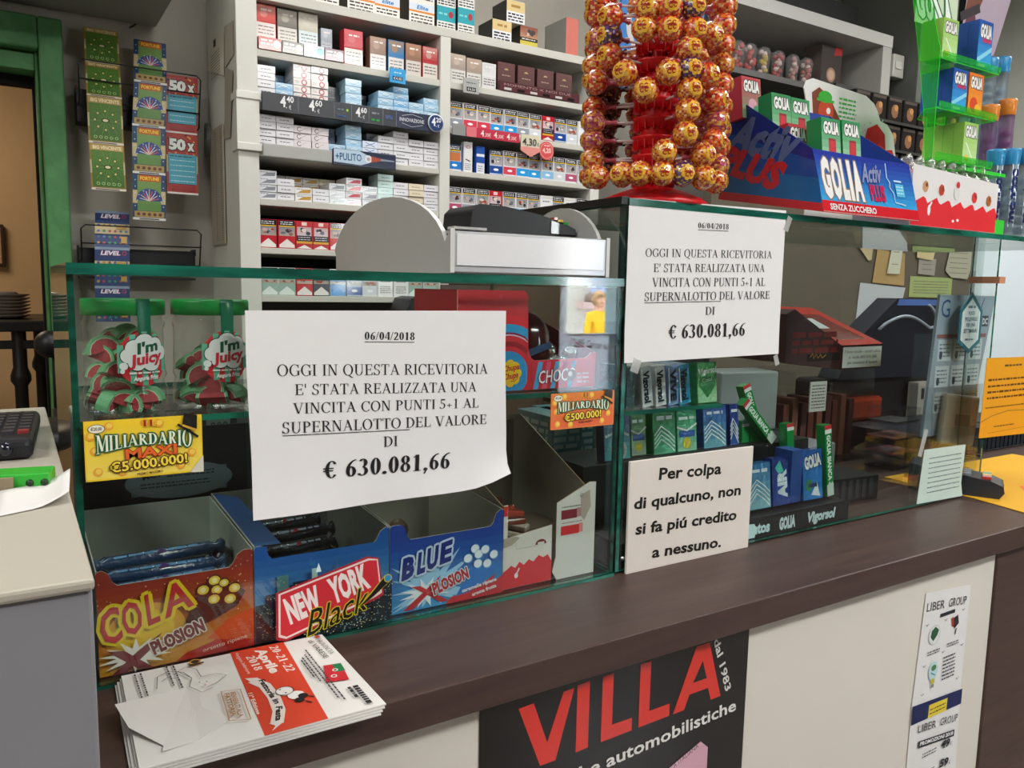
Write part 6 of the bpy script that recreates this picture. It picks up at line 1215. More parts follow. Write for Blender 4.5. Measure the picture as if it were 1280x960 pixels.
A.poly([(1.37,.61),(1.385,.665),(1.395,.700),(1.425,.712),(1.452,.695),(1.458,.665),(1.480,.668),(1.496,.645),(1.499,.60),(1.45,.585),(1.37,.585)],'#d8242a')
m=M('paper'); m.art(A,onfront(.205)); kid(m,'print',ko)
# ================================================================ white and red egg tray
kt=thing('egg_tray','white and red card tray full of clear wrapped eggs on the right display case','display tray',(1.365,.06,.4935))
x0,x1=1.232,1.500
zt=lambda x:.594-(x-x0)/(x1-x0)*.012
m=M('card'); m.prism([(x0,.4945),(x1,.4945),(x1,.582),(x0,.594)],lambda x,z,d:(x,.0+d,z),.0012,'#ebe9e8'); fp=kid(m,'front_panel',kt)
A=Art(); top=[]
n=40
for i in range(n+1):
    u=i/n; ph=(u*7.2)%1; top.append((x0+.0005+(x1-x0-.001)*u,.530+(.016*(ph if ph>.25 else 1-ph*3.2))-.006*u))
for i in range(n): (a,b_),(c_,d_)=top[i],top[i+1]; A.p.append(([(a,.495),(c_,.495),(c_,d_),(a,b_)],[(0,1,2,3)],'#d8242c',1))
A.l=2; A.circ(1.285,.522,.0045,'#f4f2f0',12,ry=.009); A.line([(1.286,.528),(1.292,.536)],.004,'#f4f2f0'); A.circ(1.36,.508,.004,'#f4f2f0',10,ry=.0025); A.circ(1.374,.510,.004,'#f4f2f0',10,ry=.0025)
for x,c in ((1.270,'#c89a6a'),(1.318,'#b8402e'),(1.422,'#c8322e'),(1.470,'#a8602e')): A.circ(x,.562-(x-x0)*.05,.009,c,7,ry=.010); A.circ(x+.003,.565-(x-x0)*.05,.004,'#7a3a2a',6)
A.circ(1.365,.556,.009,'#e4e2e0',12,ry=.012); A.circ(1.367,.570,.006,'#c8322e',8)
m=M('paper'); m.art(A,onfront(0)); kid(m,'print',fp)
for xx in (x0,x1-.0012): kid(M('card').box(xx,.0012,.4945,xx+.0012,.108,.58,'#e4e2e0'),'side_panel',kt)
kid(M('card').box(x0+.0012,.107,.4945,x1-.0012,.108,.598,'#e4e2e0'),'back_panel',kt); kid(M('card').box(x0+.0012,.0012,.4945,x1-.0012,.119,.4955,'#e4e2e0'),'base_panel',kt)
k_=0
for j in range(3):
    for i in range(8):
        x=x0+.020+i*.0325; y=.020+j*.034
        if x>x1-.015: continue
        e=M('plastic'); e.ball((x,y,.570),.0145,'#f0ece8' if (i+j)%3 else '#e8a080',14,10,sz=1.3); o=e.build('chocolate_egg'); c=M('cellophane'); c.ball((x,y,.575),.0165,'#ffffff',10,7,sz=1.35); c.tube([(x,y,.594),(x+.004,y,.603),(x-.004,y+.003,.608)],[.003,.005,.009],7,'#ffffff'); kid(c,'cellophane',o)
        tag(o,'clear wrapped egg in the white and red tray, %s row, %s from the left'%(['front','middle','back'][j],ORD[i]),'candy','wrapped eggs in the tray')
# ================================================================ green acrylic stand
gs=thing('gum_stand','tiered bright green acrylic gum stand behind the egg tray','display stand',(1.45,.09,.4935))
def gpane(poly,fn,t,e=True):
    m=M('green_acrylic'); m.prism(poly,fn,t,'#ffffff','green_acrylic',side='#ffffff'); 
    for i in range(len(m.m)-len(poly),len(m.m)): m.m[i]='green_acrylic_edge'
    return m
kid(gpane([(.03,.606),(.042,.606),(.052,.70),(.088,.90),(.088,.94),(.07,.94),(.03,.80)],lambda y,z,d:(1.3315+d,y,z),.0018),'side_panel',gs)
kid(gpane([(1.44,.495),(1.50,.495),(1.50,.93),(1.44,.93)],lambda x,z,d:(x,.1095+d,z),.0025),'back_panel',gs)
ZS=[.618,.704,.787]
for i,z in enumerate(ZS):
    kid(gpane([(1.336,.03),(1.525,.03),(1.525,.105),(1.40,.105),(1.336,.055)],lambda x,y,d:(x,y,z-.003+d),.0028),'shelf',gs); kid(gpane([(1.3405,z),(1.525,z),(1.525,z+.010),(1.3405,z+.010)],lambda x,z_,d:(x,.0275+d,z_),.0022),'front_lip',gs)
kid(gpane([(1.51,.02),(1.57,.02),(1.57,.06),(1.51,.06)],lambda x,y,d:(x,y,.4945+d),.028),'foot',gs)
A=Art()
for s,x in (('G',1.348),('O',1.368),('L',1.389),('I',1.402),('A',1.411)): A.t(s,(x,.878),(x+(.017 if s!='I' else .006),.882),.045,'#f4f8f2',bold=.06,outline=('#1f7a3a',.003))
m=M('card'); m.box(1.345,.089,.862,1.475,.0905,.94,'#d8e8c8'); hd=kid(m,'header_card',gs); m=M('gloss'); m.art(A,lambda x,z,d:(1.348+(x-1.345)*1.35,.089-d,z-.006)); kid(m,'print',hd)
gg='gum boxes on the green stand'
for ti,(z,cols) in enumerate([(ZS[2],[('lime',2),('blue',2)]),(ZS[1],[('blue',3),('orange',1)]),(ZS[0],[('lime',4)])]):
    for ci,(st,nn) in enumerate(cols):
        for q in range(nn):
            x=1.40 
            if ti==2: x=1.452
            if ti==0: x=1.362+ci*.111
            if ti==1: x=1.404+ci*.052
            gumbox(x,.032+q*.0193,z+.0005,.046,({'lime':.066,'blue':.083,'orange':.07}[st] if ti==0 else .072),.0188,'%s gum box, %s from the front, %s shelf of the green stand'%({'lime':'lime green','blue':'blue','orange':'orange'}[st],ORD[q],['top','middle','bottom'][ti]),st,grp=gg)
kid(M('green_acrylic_edge').box(1.42,.02,.602,1.56,.10,.608,'#ffffff'),'lower_tray',gs)
# ================================================================ tubes of sweets in a holder at the right
th=thing('tube_holder','clear acrylic holder of tall sweet tubes at the right end','display stand',(1.75,.1,.4935))
kid(M('clear_plastic').box(1.585,.05,.4945,1.90,.20,.499,'#ffffff'),'base',th)
for y in (.05,.197): kid(M('clear_plastic').box(1.585,y,.499,1.90,y+.003,.56,'#ffffff'),'wall',th)
kid(M('clear_plastic').box(1.582,.05,.4945,1.585,.20,.56,'#ffffff'),'wall',th)
def tube(x,y,z0,z1,cap_,mat,lab,ink='#24336a'):
    t=thing('candy_tube',lab,'candy tube',(x,y,z0),group='tall sweet tubes'); r=.0148
    kid(M(mat).lathe([(0,z0),(r,z0),(r*1.0,z1-.03),(r*1.1,z1-.03)],20,'#ffffff',cx=x,cy=y),'tube',t)
    kid(M('plastic').lathe([(0,z1),(r*1.1,z1),(r*1.18,z1-.004),(r*1.05,z1-.030),(r,z1-.032)],20,cap_,cx=x,cy=y),'cap',t,{'#2a8ac0':'blue cap','#e0862a':'orange cap'}[cap_])
    for q in range(int((z1-z0-.05)/.020)): 
        m=M('plastic'); m.ball((x,y,z0+.016+q*.020),  .0115,'#b8d4e4' if cap_=='#2a8ac0' else '#a84a9a',10,6,sz=.7); kid(m,'sweet',t)
    L=min(.12,z1-z0-.06); A=Art(); A.rect(-.003,0,.010,L*1.1,'#dfe8f0') if mat=='blue_tube' else None
    A.t('mentos',(.010,z0*0+.005),(.010,L),.017,ink,bold=.05)
    m=M('gloss')
    def cyl(u,v,d): a=-1.95+u/r; return (x+(r*1.015+d)*math.cos(a),y+(r*1.015+d)*math.sin(a),z0+.02+v)
    for vs,fs,cols,lay in A.p: m.add([cyl(u-.004,v,.0003+lay*.0001) for u,v in vs],fs,cols,'gloss')
    kid(m,'print',t)
for i,(x,y,z0,z1,c,mt,lb) in enumerate([(1.648,.150,.60,.853,'#2a8ac0','blue_tube','blue-capped sweet tube at the back left, beside the green stand'),(1.712,.150,.60,.870,'#2a8ac0','blue_tube','tall blue-capped sweet tube at the back, second from the green stand'),(1.672,.118,.50,.765,'#e0862a','purple_tube','orange-capped purple sweet tube, left one'),(1.737,.118,.50,.785,'#e0862a','purple_tube','orange-capped purple sweet tube, right one'),(1.600+.035,.080,.4995,.668,'#2a8ac0','blue_tube','short blue-capped sweet tube beside the green stand foot'),(1.690,.078,.4995,.675,'#2a8ac0','blue_tube','front blue-capped sweet tube, middle one in the clear holder'),(1.745,.078,.4995,.682,'#2a8ac0','blue_tube','front blue-capped sweet tube, rightmost in the clear holder'),(1.780,.160,.60,.885,'#2a8ac0','blue_tube','tall blue-capped sweet tube at the far right back')]):
    tube(x,y,z0,z1,c,mt,lb)
m=M('card'); m.prism([(1.655,.86),(1.70,.875),(1.80,.90),(1.86,1.05),(1.69,1.05),(1.675,.95)],lambda x,z,d:(x,.19+d,z),.002,'#b8a8b8'); o=m.build('advert_card',loc=None); tag(o,'purple and brown advert card above the sweet tubes','sign'); A=Art(); A.circ(1.70,.93,.022,'#6a3a4a',16,ry=.05); A.poly([(1.67,.95),(1.72,.97),(1.76,1.04),(1.70,1.045),(1.68,.99)],'#7a4a38'); A.line([(1.66,.955),(1.73,.985)],.018,'#3a3238'); m=M('paper'); m.art(A,onfront(.19)); kid(m,'print',o)
m=M('clear_plastic'); m.box(1.700,.193,.499,1.708,.199,.90,'#ffffff'); kid(m,'post',th)
# ================================================================ second shelf on the right with sweet cups
s2=thing('wall_shelf','pale shelf unit on the right of the back wall above the gum tray','shelf',(3.1,1.9,-1.05))
kid(M('paint').box(2.2,1.70,1.585,3.70,2.09,1.64,'#c9c9c4'),'top_panel',s2); kid(M('paint').box(3.63,1.703,-1.05,3.70,2.09,1.585,'#b9b8b2'),'side_panel',s2); kid(M('paint').box(2.26,1.74,1.320,3.63,2.08,1.345,'#5a5856'),'middle_shelf',s2)
kid(M('matte').box(2.2,2.08,-1.05,3.63,2.09,1.585,'#6d6a64'),'back_board',s2); kid(M('paint').box(2.2,1.703,-1.05,2.26,2.09,1.585,'#b9b8b2'),'side_panel',s2)
cups=[(2.720,'#b8433f'),(2.795,'#c05048'),(2.885,'#c8b04a'),(2.980,'#a8403a'),(3.080,'#b88a86'),(3.175,'#b06058'),(2.635,'#b05a50'),(2.545,'#c8b04a')]
for i,(x,c) in enumerate(cups):
    t=thing('sweet_cup','clear domed cup of %s sweets, %s on the dark shelf'%({'#c8b04a':'yellow','#b88a86':'pale pink'}.get(c,'red'),['third from left','fourth from left','fifth from left','sixth from left','second from right','rightmost','second from left','leftmost'][i]),'cup',(x,1.79,1.3455),group='domed cups of sweets')
    kid(M('cup_plastic').lathe([(0,1.346),(.025,1.346),(.032,1.435),(.034,1.437)],20,'#ffffff',cx=x,cy=1.79),'cup',t)
    kid(M('cup_plastic').lathe([(.035,1.437),(.034,1.445),(.027,1.463),(.012,1.473),(0,1.475)],20,'#ffffff',cx=x,cy=1.79),'dome_lid',t)
    r=random.Random(i)
    for q in range(15): m=M('jelly'); m.ball((x+r.uniform(-.015,.015),1.79+r.uniform(-.017,.010),1.358+q*.0068),.012,c if r.random()<.65 else '#e0c8c0',9,6); kid(m,'sweet',t)
m=M('card'); m.box(3.30,1.80,1.346,3.45,1.90,1.565,'#2a1c1a',cols=['#2a1c1a','#2a1c1a','#2c1e1c','#2a1c1a','#2a1c1a','#6a605a']); A=Art(); A.circ(3.375,1.43,.034,'#a8806a',16); A.circ(3.375,1.43,.024,'#c8a890',12); A.poly([(3.39,1.52),(3.45,1.53),(3.45,1.563),(3.40,1.563)],'#b02a2a'); m.art(A,onfront(1.80)); tag(m.build('dark_gift_box'),'dark brown box with a round pale emblem at the right end of the cup shelf','box')
m=M('paint'); m.box(3.01,1.85,1.6405,3.62,2.06,1.80,'#1c1e20'); tag(m.build('black_box'),'black box on top of the right shelf unit','box')
m=M('fabric'); m.ball((2.72,1.86,1.703),.12,'#2f6a44',14,8,sz=.5); m.ball((2.86,1.86,1.693),.10,'#2a5a3c',12,8,sz=.5); tag(m.build('green_bag'),'dark green bag on top of the right shelf unit','bag')
t=thing('wall_switch','small white socket box on the side of the right shelf unit','switch',(3.735,1.72,1.45)); kid(M('plastic').box(3.702,1.69,1.45,3.79,1.74,1.56,'#b4b2aa'),'box',t,bevel=.004); kid(M('plastic').box(3.715,1.685,1.49,3.765,1.69,1.525,'#c8c6be'),'key',t)
struct(M('paint').box(3.80,1.62,-1.05,4.05,2.09,2.079,'#5f625c').build('trim_2',bevel=.004)); struct(M('paint').box(4.05,1.66,-1.05,4.18,2.09,2.079,'#74766f').build('trim_3',bevel=.004)); struct(M('matte').box(4.18,1.7,-1.05,4.40,2.09,2.079,'#161a18').build('trim_4'))
gr=0
for j in range(3):
    for i in range(7):
        x=3.02+i*.115; z=.90+j*.118; m=M('matte'); m.box(x,1.40,z,x+.105,1.45,z+.105,'#1c1614'); A=Art(); A.circ(x+.05,z+.045,.026,'#7a4a22',9,ry=.03); A.circ(x+.06,z+.06,.014,'#b07a3a',8); A.rect(x+.008,z+.088,x+.097,z+.1,'#3a2a22'); m.art(A,onfront(1.40),mat='card'); tag(m.build('coffee_pack',bevel=.006),'dark coffee pack with brown picture, %s row up, %s from the left'%(ORD[j],ORD[i]),'coffee pack','coffee packs behind the gum tray')
cr_=thing('pack_rack','black rack carrying dark coffee packs at the back right','shelf',(3.4,1.45,-1.05))
for j in range(3): kid(M('dark_plastic').box(2.98,1.385,.888+j*.118,3.86,1.47,.8995+j*.118,'#1a1816'),'shelf',cr_)
kid(M('dark_plastic').box(2.98,1.47,-1.05,3.86,1.485,1.27,'#1c1a18'),'back_board',cr_)
# ================================================================ board with notes behind the right case
struct(M('matte').box(2.10,1.30,-1.05,3.84,1.34,.80,'#5f574b').build('trim_5')); struct(M('paint').box(3.845,1.28,-1.05,4.6,1.36,.78,'#cdd6da').build('trim_6'))
bf=lambda x,z,d:(x,1.299-d,z)
def note(pts,c,label,ln_=0,lift=.002,name='paper_note'):
    m=M('paper'); m.prism(pts,lambda x,z,d:(x,1.2995-lift-d,z),.0012,c)
    if ln_:
        A=Art(); xs=[p[0] for p in pts]; zs=[p[1] for p in pts]; A.scribble(min(xs)+.03,min(zs)+.015,max(xs)-.03,max(zs)-.015,.004,'#6a665c',ln_); m.art(A,lambda x,z,d:(x,1.2995-lift-.0012-d,z))
    tag(m.build(name),label,'note')
note([(2.99,.428),(3.315,.412),(3.30,.36),(3.14,.24),(3.0,.05),(2.96,.05)],'#b9bcc0','large blank grey white sheet on the back board behind the dark screen')
note([(3.07,.43),(3.30,.42),(3.29,.56),(3.09,.57)],'#a88a5a','brown envelope on the back board',0,.004)
note([(3.16,.47),(3.25,.47),(3.265,.605),(3.185,.60)],'#c8c4b0','folded cream slip hanging over the brown envelope',2,.010)
note([(3.345,.372),(3.68,.370),(3.68,.462),(3.345,.464)],'#9aa66a','pale green sheet on the back board, lower one',5)
note([(3.36,.605),(3.67,.600),(3.64,.67),(3.36,.68)],'#8fae7a','pale green sheet at the top of the back board',2)
note([(3.375,.545),(3.50,.538),(3.52,.607),(3.375,.61)],'#c8b486','beige card with curled corner on the back board',1,.008)
note([(3.40,.475),(3.53,.47),(3.535,.545),(3.40,.542)],'#9a9288','grey crumpled note under the beige card',2,.003)
note([(3.61,.495),(3.66,.465),(3.80,.46),(3.82,.50),(3.82,.60),(3.64,.605)],'#a5a08c','grey handwritten note at the right of the back board',5,.006)
note([(2.905,.635),(2.94,.59),(3.03,.52),(3.05,.525),(3.055,.575),(3.35,.605),(3.35,.615),(2.92,.66)],'#b8a67e','torn yellowed masking tape across the back board',0,.006,'masking_tape')
note([(2.86,.69),(3.30,.66),(3.30,.60),(2.95,.62)],'#8f8f8c','grey sheet at the upper left of the back board',0,.001)
# ================================================================ inside the right case: gum rack
gk=thing('gum_rack','black tiered gum rack with brand strip inside the right case','display rack',(.89,.08,.0005))
m=M('dark_plastic'); m.prism([(.012,.0005),(.20,.0005),(.20,.125),(.10,.125),(.095,.036),(.020,.032)],lambda y,z,d:(.645+d,y,z),.495,'#191a1c'); kid(m,'rack_body',gk,bevel=.001)
A=Art(); A.rect(.646,.002,1.139,.031,'#222426'); A.t('mentos',(.878,.010),(.944,.010),.016,'#cfe8ee',bold=.05); 
for q,(a,b_) in enumerate(((.880,.914),)): A.poly([(a,.004),(b_-.004,.004),(b_,.016),(b_-.006,.026),(a,.028)],'#d8f4f4')
A.t('GOLIA',(.966,.0085),(1.004,.0095),.0175,'#cfe0e2',bold=.06); A.t('Vigorsol',(1.031,.011),(1.102,.011),.015,'#cfe0e2',bold=.05,shear=.15); A.t('Vigorsol',(.70,.008),(.76,.008),.015,'#cfe0e2',bold=.05,shear=.15)
m=M('gloss'); m.art(A,onfront(.012-.0005)); kid(m,'brand_strip',gk)
def gum(x,y,z,w_,h,c0,c1,label,kind,ry=0,d=.018,cat='gum pack',rz=0,grp='foil gum packs in the rack'):
    m=M('foil'); n=5; vs=[]
    m.box(-w_/2,0,0,w_/2,d,h,c0); A=Art(); A.grad(0.001,0.001,w_-.001,h-.001,c1,c0,5)
    if kind=='wave':
        for q in range(4): A.line([(w_*.05,h*(.15+.1*q)),(w_*.35,h*(.35+.1*q)),(w_*.7,h*(.2+.1*q)),(w_*.95,h*(.05+.1*q))],.002,'#eef4f0')
        A.scribble(w_*.15,h*.78,w_*.85,h*.9,.006,'#dfe8ec',1)
    elif kind=='air': A.t('AIR',(w_*.75,h*.15),(w_*.70,h*.75),w_*.42,'#e8f4f8',bold=.06); A.poly([(w_*.15,h*.8),(w_*.4,h*.95),(w_*.6,h*.7),(w_*.3,h*.68)],'#4ac0a8')
    elif kind=='golia': A.t('GOLIA',(w_*.12,h*.62),(w_*.95,h*.70),h*.22,'#f2f4f2',bold=.06,outline=('#2a3a5a',.001)); A.poly([(w_*.4,h*.1),(w_*.7,h*.35),(w_*.85,h*.05)],'#e8f0f4'); A.circ(w_*.3,h*.3,w_*.2,'#3a8a5a',12); A.rect(w_*.25,h*.25,w_*.7,h*.33,'#3a4a6a')
    elif kind=='heart': A.t('Vigorsol',(w_*.05,h*.70),(w_*.98,h*.76),h*.13,'#e8f4e8',bold=.05,shear=.15); A.circ(w_*.35,h*.48,w_*.26,'#1f7a3c',16); A.circ(w_*.65,h*.48,w_*.26,'#1f7a3c',16); A.poly([(w_*.12,h*.40),(w_*.88,h*.40),(w_*.5,h*.12)],'#1f7a3c'); A.t('Cool',(w_*.25,h*.5),(w_*.75,h*.54),h*.1,'#bfe0b8')
    elif kind=='lemon': A.circ(w_*.5,h*.2,w_*.22,'#d8c83a',14); A.rect(w_*.1,h*.35,w_*.9,h*.5,'#2a5aa8'); A.scribble(w_*.1,h*.7,w_*.9,h*.9,.006,'#d8ece0',1); A.line([(0,h*.6),(w_*.5,h*.5),(w_,h*.65)],.003,'#f0f4f0')
    elif kind=='cap': A.circ(w_*.55,h*.22,w_*.32,'#b8bcb8',16); A.circ(w_*.55,h*.22,w_*.22,'#8a908c',16); A.line([(w_*.05,h*.55),(w_*.5,h*.66),(w_*.95,h*.55)],.004,'#e8eceC')
    m.art(A,lambda xx,zz,dd:(xx-w_/2,-dd,zz),mat='foil',step=.00006,base=.0003); o=m.build('gum_pack',local=True,bevel=0); o.location=(x,y,z+H); o.rotation_euler=(-.10,ry,rz); tag(o,label,cat,grp)
gum(.948,.035,.038,.050,.073,'#2a6aa0','#9ad0d8','silver blue wave-patterned gum pack, front row, beside the card sign','wave')
gum(1.000,.035,.038,.046,.077,'#1c2f7a','#2a4a9a','dark blue AIR gum pack in the front row of the rack','air')
gum(1.075,.034,.038,.050,.083,'#1c5aa8','#2a8ad0','bright blue GOLIA gum pack at the right of the front row','golia')
gum(.905,.035,.038,.030,.070,'#2aa08a','#5ac0a0','teal gum pack edge peeking out behind the card sign','wave')
gum(.712,.105,.127,.050,.065,'#5a5a8a','#5ac0b8','violet and teal gum pack, leftmost in the second row','cap')
gum(.762,.115,.127,.030,.066,'#3a7a3a','#c8d8c0','lime green gum pack with pink spot, second row','lemon')
gum(.806,.105,.127,.046,.067,'#1f8a4a','#6ac8a0','green foil gum pack in the second row','wave')
gum(.853,.105,.127,.042,.066,'#2f9a6a','#9ad0b0','green and blue lemon gum pack in the second row','lemon')
gum(.915,.105,.127,.052,.068,'#1c4a9a','#7ac0c8','blue foil gum pack with pale waves in the second row','wave'); gum(.962,.107,.127,.020,.068,'#1c3a8a','#2a5aa8','dark blue gum pack edge in the second row','wave')
for x in (1.03,): pass
m=M('card'); m.box(1.018,.036,.038,1.045,.07,.125,'#24488a'); tag(m.build('gum_divider'),'plain blue card divider between the front row gum packs','card')
def gumstick(x,y,z,L,ry,rx,label,text='GOLIA BIANCA',c0='#1f8a42',end='#c8343a',w_=.017):
    m=M('gloss'); m.box(-w_/2,0,0,w_/2,.017,L,c0); A=Art(); A.rect(0,0,w_,L*.16,'#c8d8cc'); A.rect(0,L*.88,w_,L*.94,'#e4e8e4'); A.rect(0,L*.94,w_,L,end)
    A.p.append(([(0,L*.16),(w_,L*.16),(w_*.8,L*.20),(w_*.6,L*.17),(w_*.4,L*.21),(w_*.2,L*.17)],[(0,1,2,3,4,5)],'#c8d8cc',A.l)); A.l+=1
    A.t(text,(w_*.25,L*.86),(w_*.25,L*.22),w_*.5,'#e8f4ea',bold=.05); m.art(A,lambda xx,zz,dd:(xx-w_/2,-dd,zz),mat='gloss'); o=m.build('candy_roll',local=True); o.location=(x,y,z+H); o.rotation_euler=(rx,ry,0); tag(o,label,'candy roll','green and white candy rolls')
gumstick(1.124,.036,.038,.122,-.10,-.05,'green and white candy roll standing at the right end of the gum rack')
gumstick(1.070,.075,.060,.100,-.06,-.05,'green candy roll with red end behind the blue GOLIA pack',text='')
gumstick(1.050,.10,.128,.095,-.75,-.1,'green candy roll leaning far left above the gum rack')
gumstick(1.048,.125,.128,.100,-.35,-.1,'green candy roll with red end leaning behind the other leaning one')
for q in range(3): gumstick(1.005+q*.021,.12,.127-.05,.085,0,-.05,'pale green candy roll, %s of the three behind the front row'%ORD[q],text='',end='#8ab89a')
for q,(x,w_,c0,tx,ry,lab) in enumerate([(.683,.015,'#3a5a5e','',-.0,'dull teal gum stick pack at the far left of the glass shelf'),(.716,.020,'#d8dcde','Vigorsol',-.14,'silver gum stick pack, left of the pair on the glass shelf'),(.741,.020,'#dfe2e2','Vigorsol',-.12,'silver gum stick pack, right of the pair on the glass shelf'),(.765,.020,'#7a9ac8','VIVE',-.10,'pale blue gum stick pack on the glass shelf'),(.788,.022,'#2a9ac0','Vigorsol',-.14,'turquoise gum stick pack on the glass shelf')]):
    m=M('foil'); m.box(-w_/2,0,0,w_/2,.06,.058,c0); A=Art(); 
    if tx: A.t(tx,(w_*.25,.052),(w_*.25,.006),w_*.5,'#1e2c3a',bold=.05); A.line([(w_*.1,.004),(w_*.12,.055)],.002,'#f0f4f4')
    m.art(A,lambda xx,zz,dd:(xx-w_/2,-dd,zz),mat='gloss',base=.0008); o=m.build('gum_stick_pack',local=True); o.location=(x,.048,.2145+H); o.rotation_euler=(0,ry,0); tag(o,lab,'gum pack','gum stick packs on the glass shelf')
gum(.825,.040,.2145,.040,.060,'#2a9a48','#a8d8a8','green gum box with a heart on the right end of the glass shelf','heart',grp='gum boxes on the glass shelf')
for q,(x,y,z) in enumerate([(.668,.215,.0005),(.668,.215,.09),(.71,.235,.0005),(.71,.235,.09)]):
    m=M('gloss'); m.box(x,y,z,x+.06,y+.10,z+.088,'#4a9aa8' if q%2 else '#3f8a9a'); A=Art(); A.scribble(.005,.01,.055,.08,.008,'#cfe8ea',6); m.art(A,lambda u,v,d:(x+u,y-d,z+v),mat='gloss'); A=Art(); A.scribble(.01,.01,.09,.08,.009,'#cfe8ea',6); m.art(A,lambda u,v,d:(x-d,y+.10-u,z+v),mat='gloss'); tag(m.build('gum_carton'),'teal gum carton, %s, behind the centre glass seam'%['front lower','front upper','rear lower','rear upper'][q],'gum box','teal gum cartons')
# cigar display ------------------------------------------------------
cg=thing('cigar_display','dark red cigar display box with a sloping red lid inside the right case','display box',(1.48,.36,.0005))
m=M('card'); m.prism([(1.31,.235),(1.497,.213),(1.641,.213),(1.641,.266),(1.497,.266),(1.335,.345),(1.31,.335)],lambda x,z,d:(x,.30+d,z),.15,'#3a1a1a'); kid(m,'box_body',cg)
m=M('gloss'); m.add([(1.497,.298,.2665),(1.643,.298,.268),(1.545,.42,.345),(1.350,.42,.350)],[(0,1,2,3)],'#b83228'); m.add([(1.497,.298,.2655),(1.643,.298,.267),(1.545,.42,.344),(1.350,.42,.349)],[(3,2,1,0)],'#7a2a24'); ld=kid(m,'lid',cg,'red sloping lid')
A=Art(); A.rect(1.500,.2165,1.640,.2625,'#e4ebe6'); A.t('Il fumo uccide - smetti subito',(1.506,.249),(1.636,.249),.0065,'#2a2a2a'); A.t('n. verde 800 554 088',(1.522,.2365),(1.622,.2365),.0065,'#2a2a2a'); A.t('per smettere di fumare',(1.518,.2245),(1.626,.2245),.0065,'#2a2a2a')
m=M('paper'); m.art(A,onfront(.2985)); kid(m,'warning_label',cg)
m=M('card'); A=Art(); A.scribble(1.33,.25,1.48,.30,.012,'#7a2a26',3); A.rect(1.38,.235,1.49,.25,'#14100e'); A.line([(1.39,.244),(1.398,.252),(1.402,.240),(1.410,.250),(1.416,.241),(1.424,.249),(1.430,.241),(1.442,.248)],.0022,'#b88a2a'); m.art(A,onfront(.2985)); kid(m,'print',cg)
m=M('paper'); m.add([(1.455,.335,.302),(1.50,.335,.302),(1.475,.365,.323),(1.430,.365,.323)],[(0,1,2,3)],'#b8c4c0'); kid(m,'lid_label',cg)
m=M('clear_plastic'); m.box(1.36,.31,.0005,1.64,.44,.005,'#ffffff'); kid(m,'stand_base',cg); kid(M('clear_plastic').box(1.36,.31,.005,1.364,.44,.212,'#ffffff'),'stand_wall',cg); kid(M('clear_plastic').box(1.636,.31,.005,1.64,.44,.212,'#ffffff'),'stand_wall',cg); kid(M('clear_plastic').box(1.364,.436,.005,1.636,.44,.212,'#ffffff'),'stand_wall',cg)
for q in range(9): m=M('card'); m.T=Matrix.Translation((1.385+q*.028,.345,.006))@Matrix.Rotation(.02*((q%3)-1),4,'Y'); m.box(-.009,0,0,.009,.06,.13+.012*(q%2),['#6a3a36','#8a5a4a','#5a3a3a'][q%3]); tag(m.build('cigarillo_pack'),'brown cigarillo pack in the clear stand under the cigar display, %s from left'%ORD[q],'cigar pack','cigarillo packs under the cigar display')
m=M('paper'); m.box(1.40,.300,.125,1.455,.303,.19,'#b9bcb4'); A=Art(); A.scribble(1.405,.13,1.45,.185,.003,'#4a4a4a',8); m.art(A,onfront(.300)); tag(m.build('warning_card'),'small white printed warning card under the cigar display','card')
for q,(x,y,z,a,c) in enumerate([(1.24,.20,.0005,.1,'#7a7e80'),(1.22,.34,.0995,-.2,'#8a9290'),(1.16,.46,.0005,.2,'#3a3c40')]):
    m=M('plastic'); m.T=Matrix.Translation((x,y,z))@Matrix.Rotation(a,4,'Z'); m.box(-.07,-.04,0,.07,.04,[.09,.12,.25][q],c); tag(m.build('storage_box',bevel=.004),['low grey plastic box on the counter behind the gum rack','grey box on top of the pile behind the gum rack','dark grey upright box at the back of the right case'][q],'box')
m=M('plastic'); m.T=Matrix.Translation((1.22,.33,.0005)); m.box(-.085,-.06,0,.085,.06,.0985,'#2e3134'); tag(m.build('storage_box',bevel=.004),'dark plastic box supporting a grey box behind the gum rack','box')
t=thing('drawer_tower','small clear drawer tower with red shelves inside the right case','drawers',(1.60,.24,.0005))
for q in range(4): kid(M('clear_plastic').box(1.56,.20,.0005+q*.034,1.65,.27,.031+q*.034,'#ffffff'),'drawer',t); kid(M('card').box(1.562,.202,.001+q*.034,1.648,.268,.004+q*.034,['#3a2a2a','#a83a30','#b8867a','#4a4a4a'][q]),'drawer_liner',t)
m=M('clear_plastic'); m.T=Matrix.Translation((1.39,.15,.0005))@Matrix.Rotation(.1,4,'Z'); m.prism([(0,0),(.14,0),(.14,.075),(0,.055)],lambda x,z,d:(x-.07,d-.04,z),.08,'#ffffff'); tag(m.build('clear_bin'),'empty clear acrylic bin on the counter at the right of the case','bin')
m=M('dark_plastic'); m.T=Matrix.Translation((1.26,.12,.0005))@Matrix.Rotation(-.1,4,'Z'); m.box(-.06,-.04,0,.06,.04,.045,'#1c1d1f'); 
for q in range(6): m.box(-.055+q*.018,-.041,.006,-.045+q*.018,-.04,.04,'#34363a')
tag(m.build('ribbed_box',bevel=.002),'small black ribbed box beside the clear bin','box')
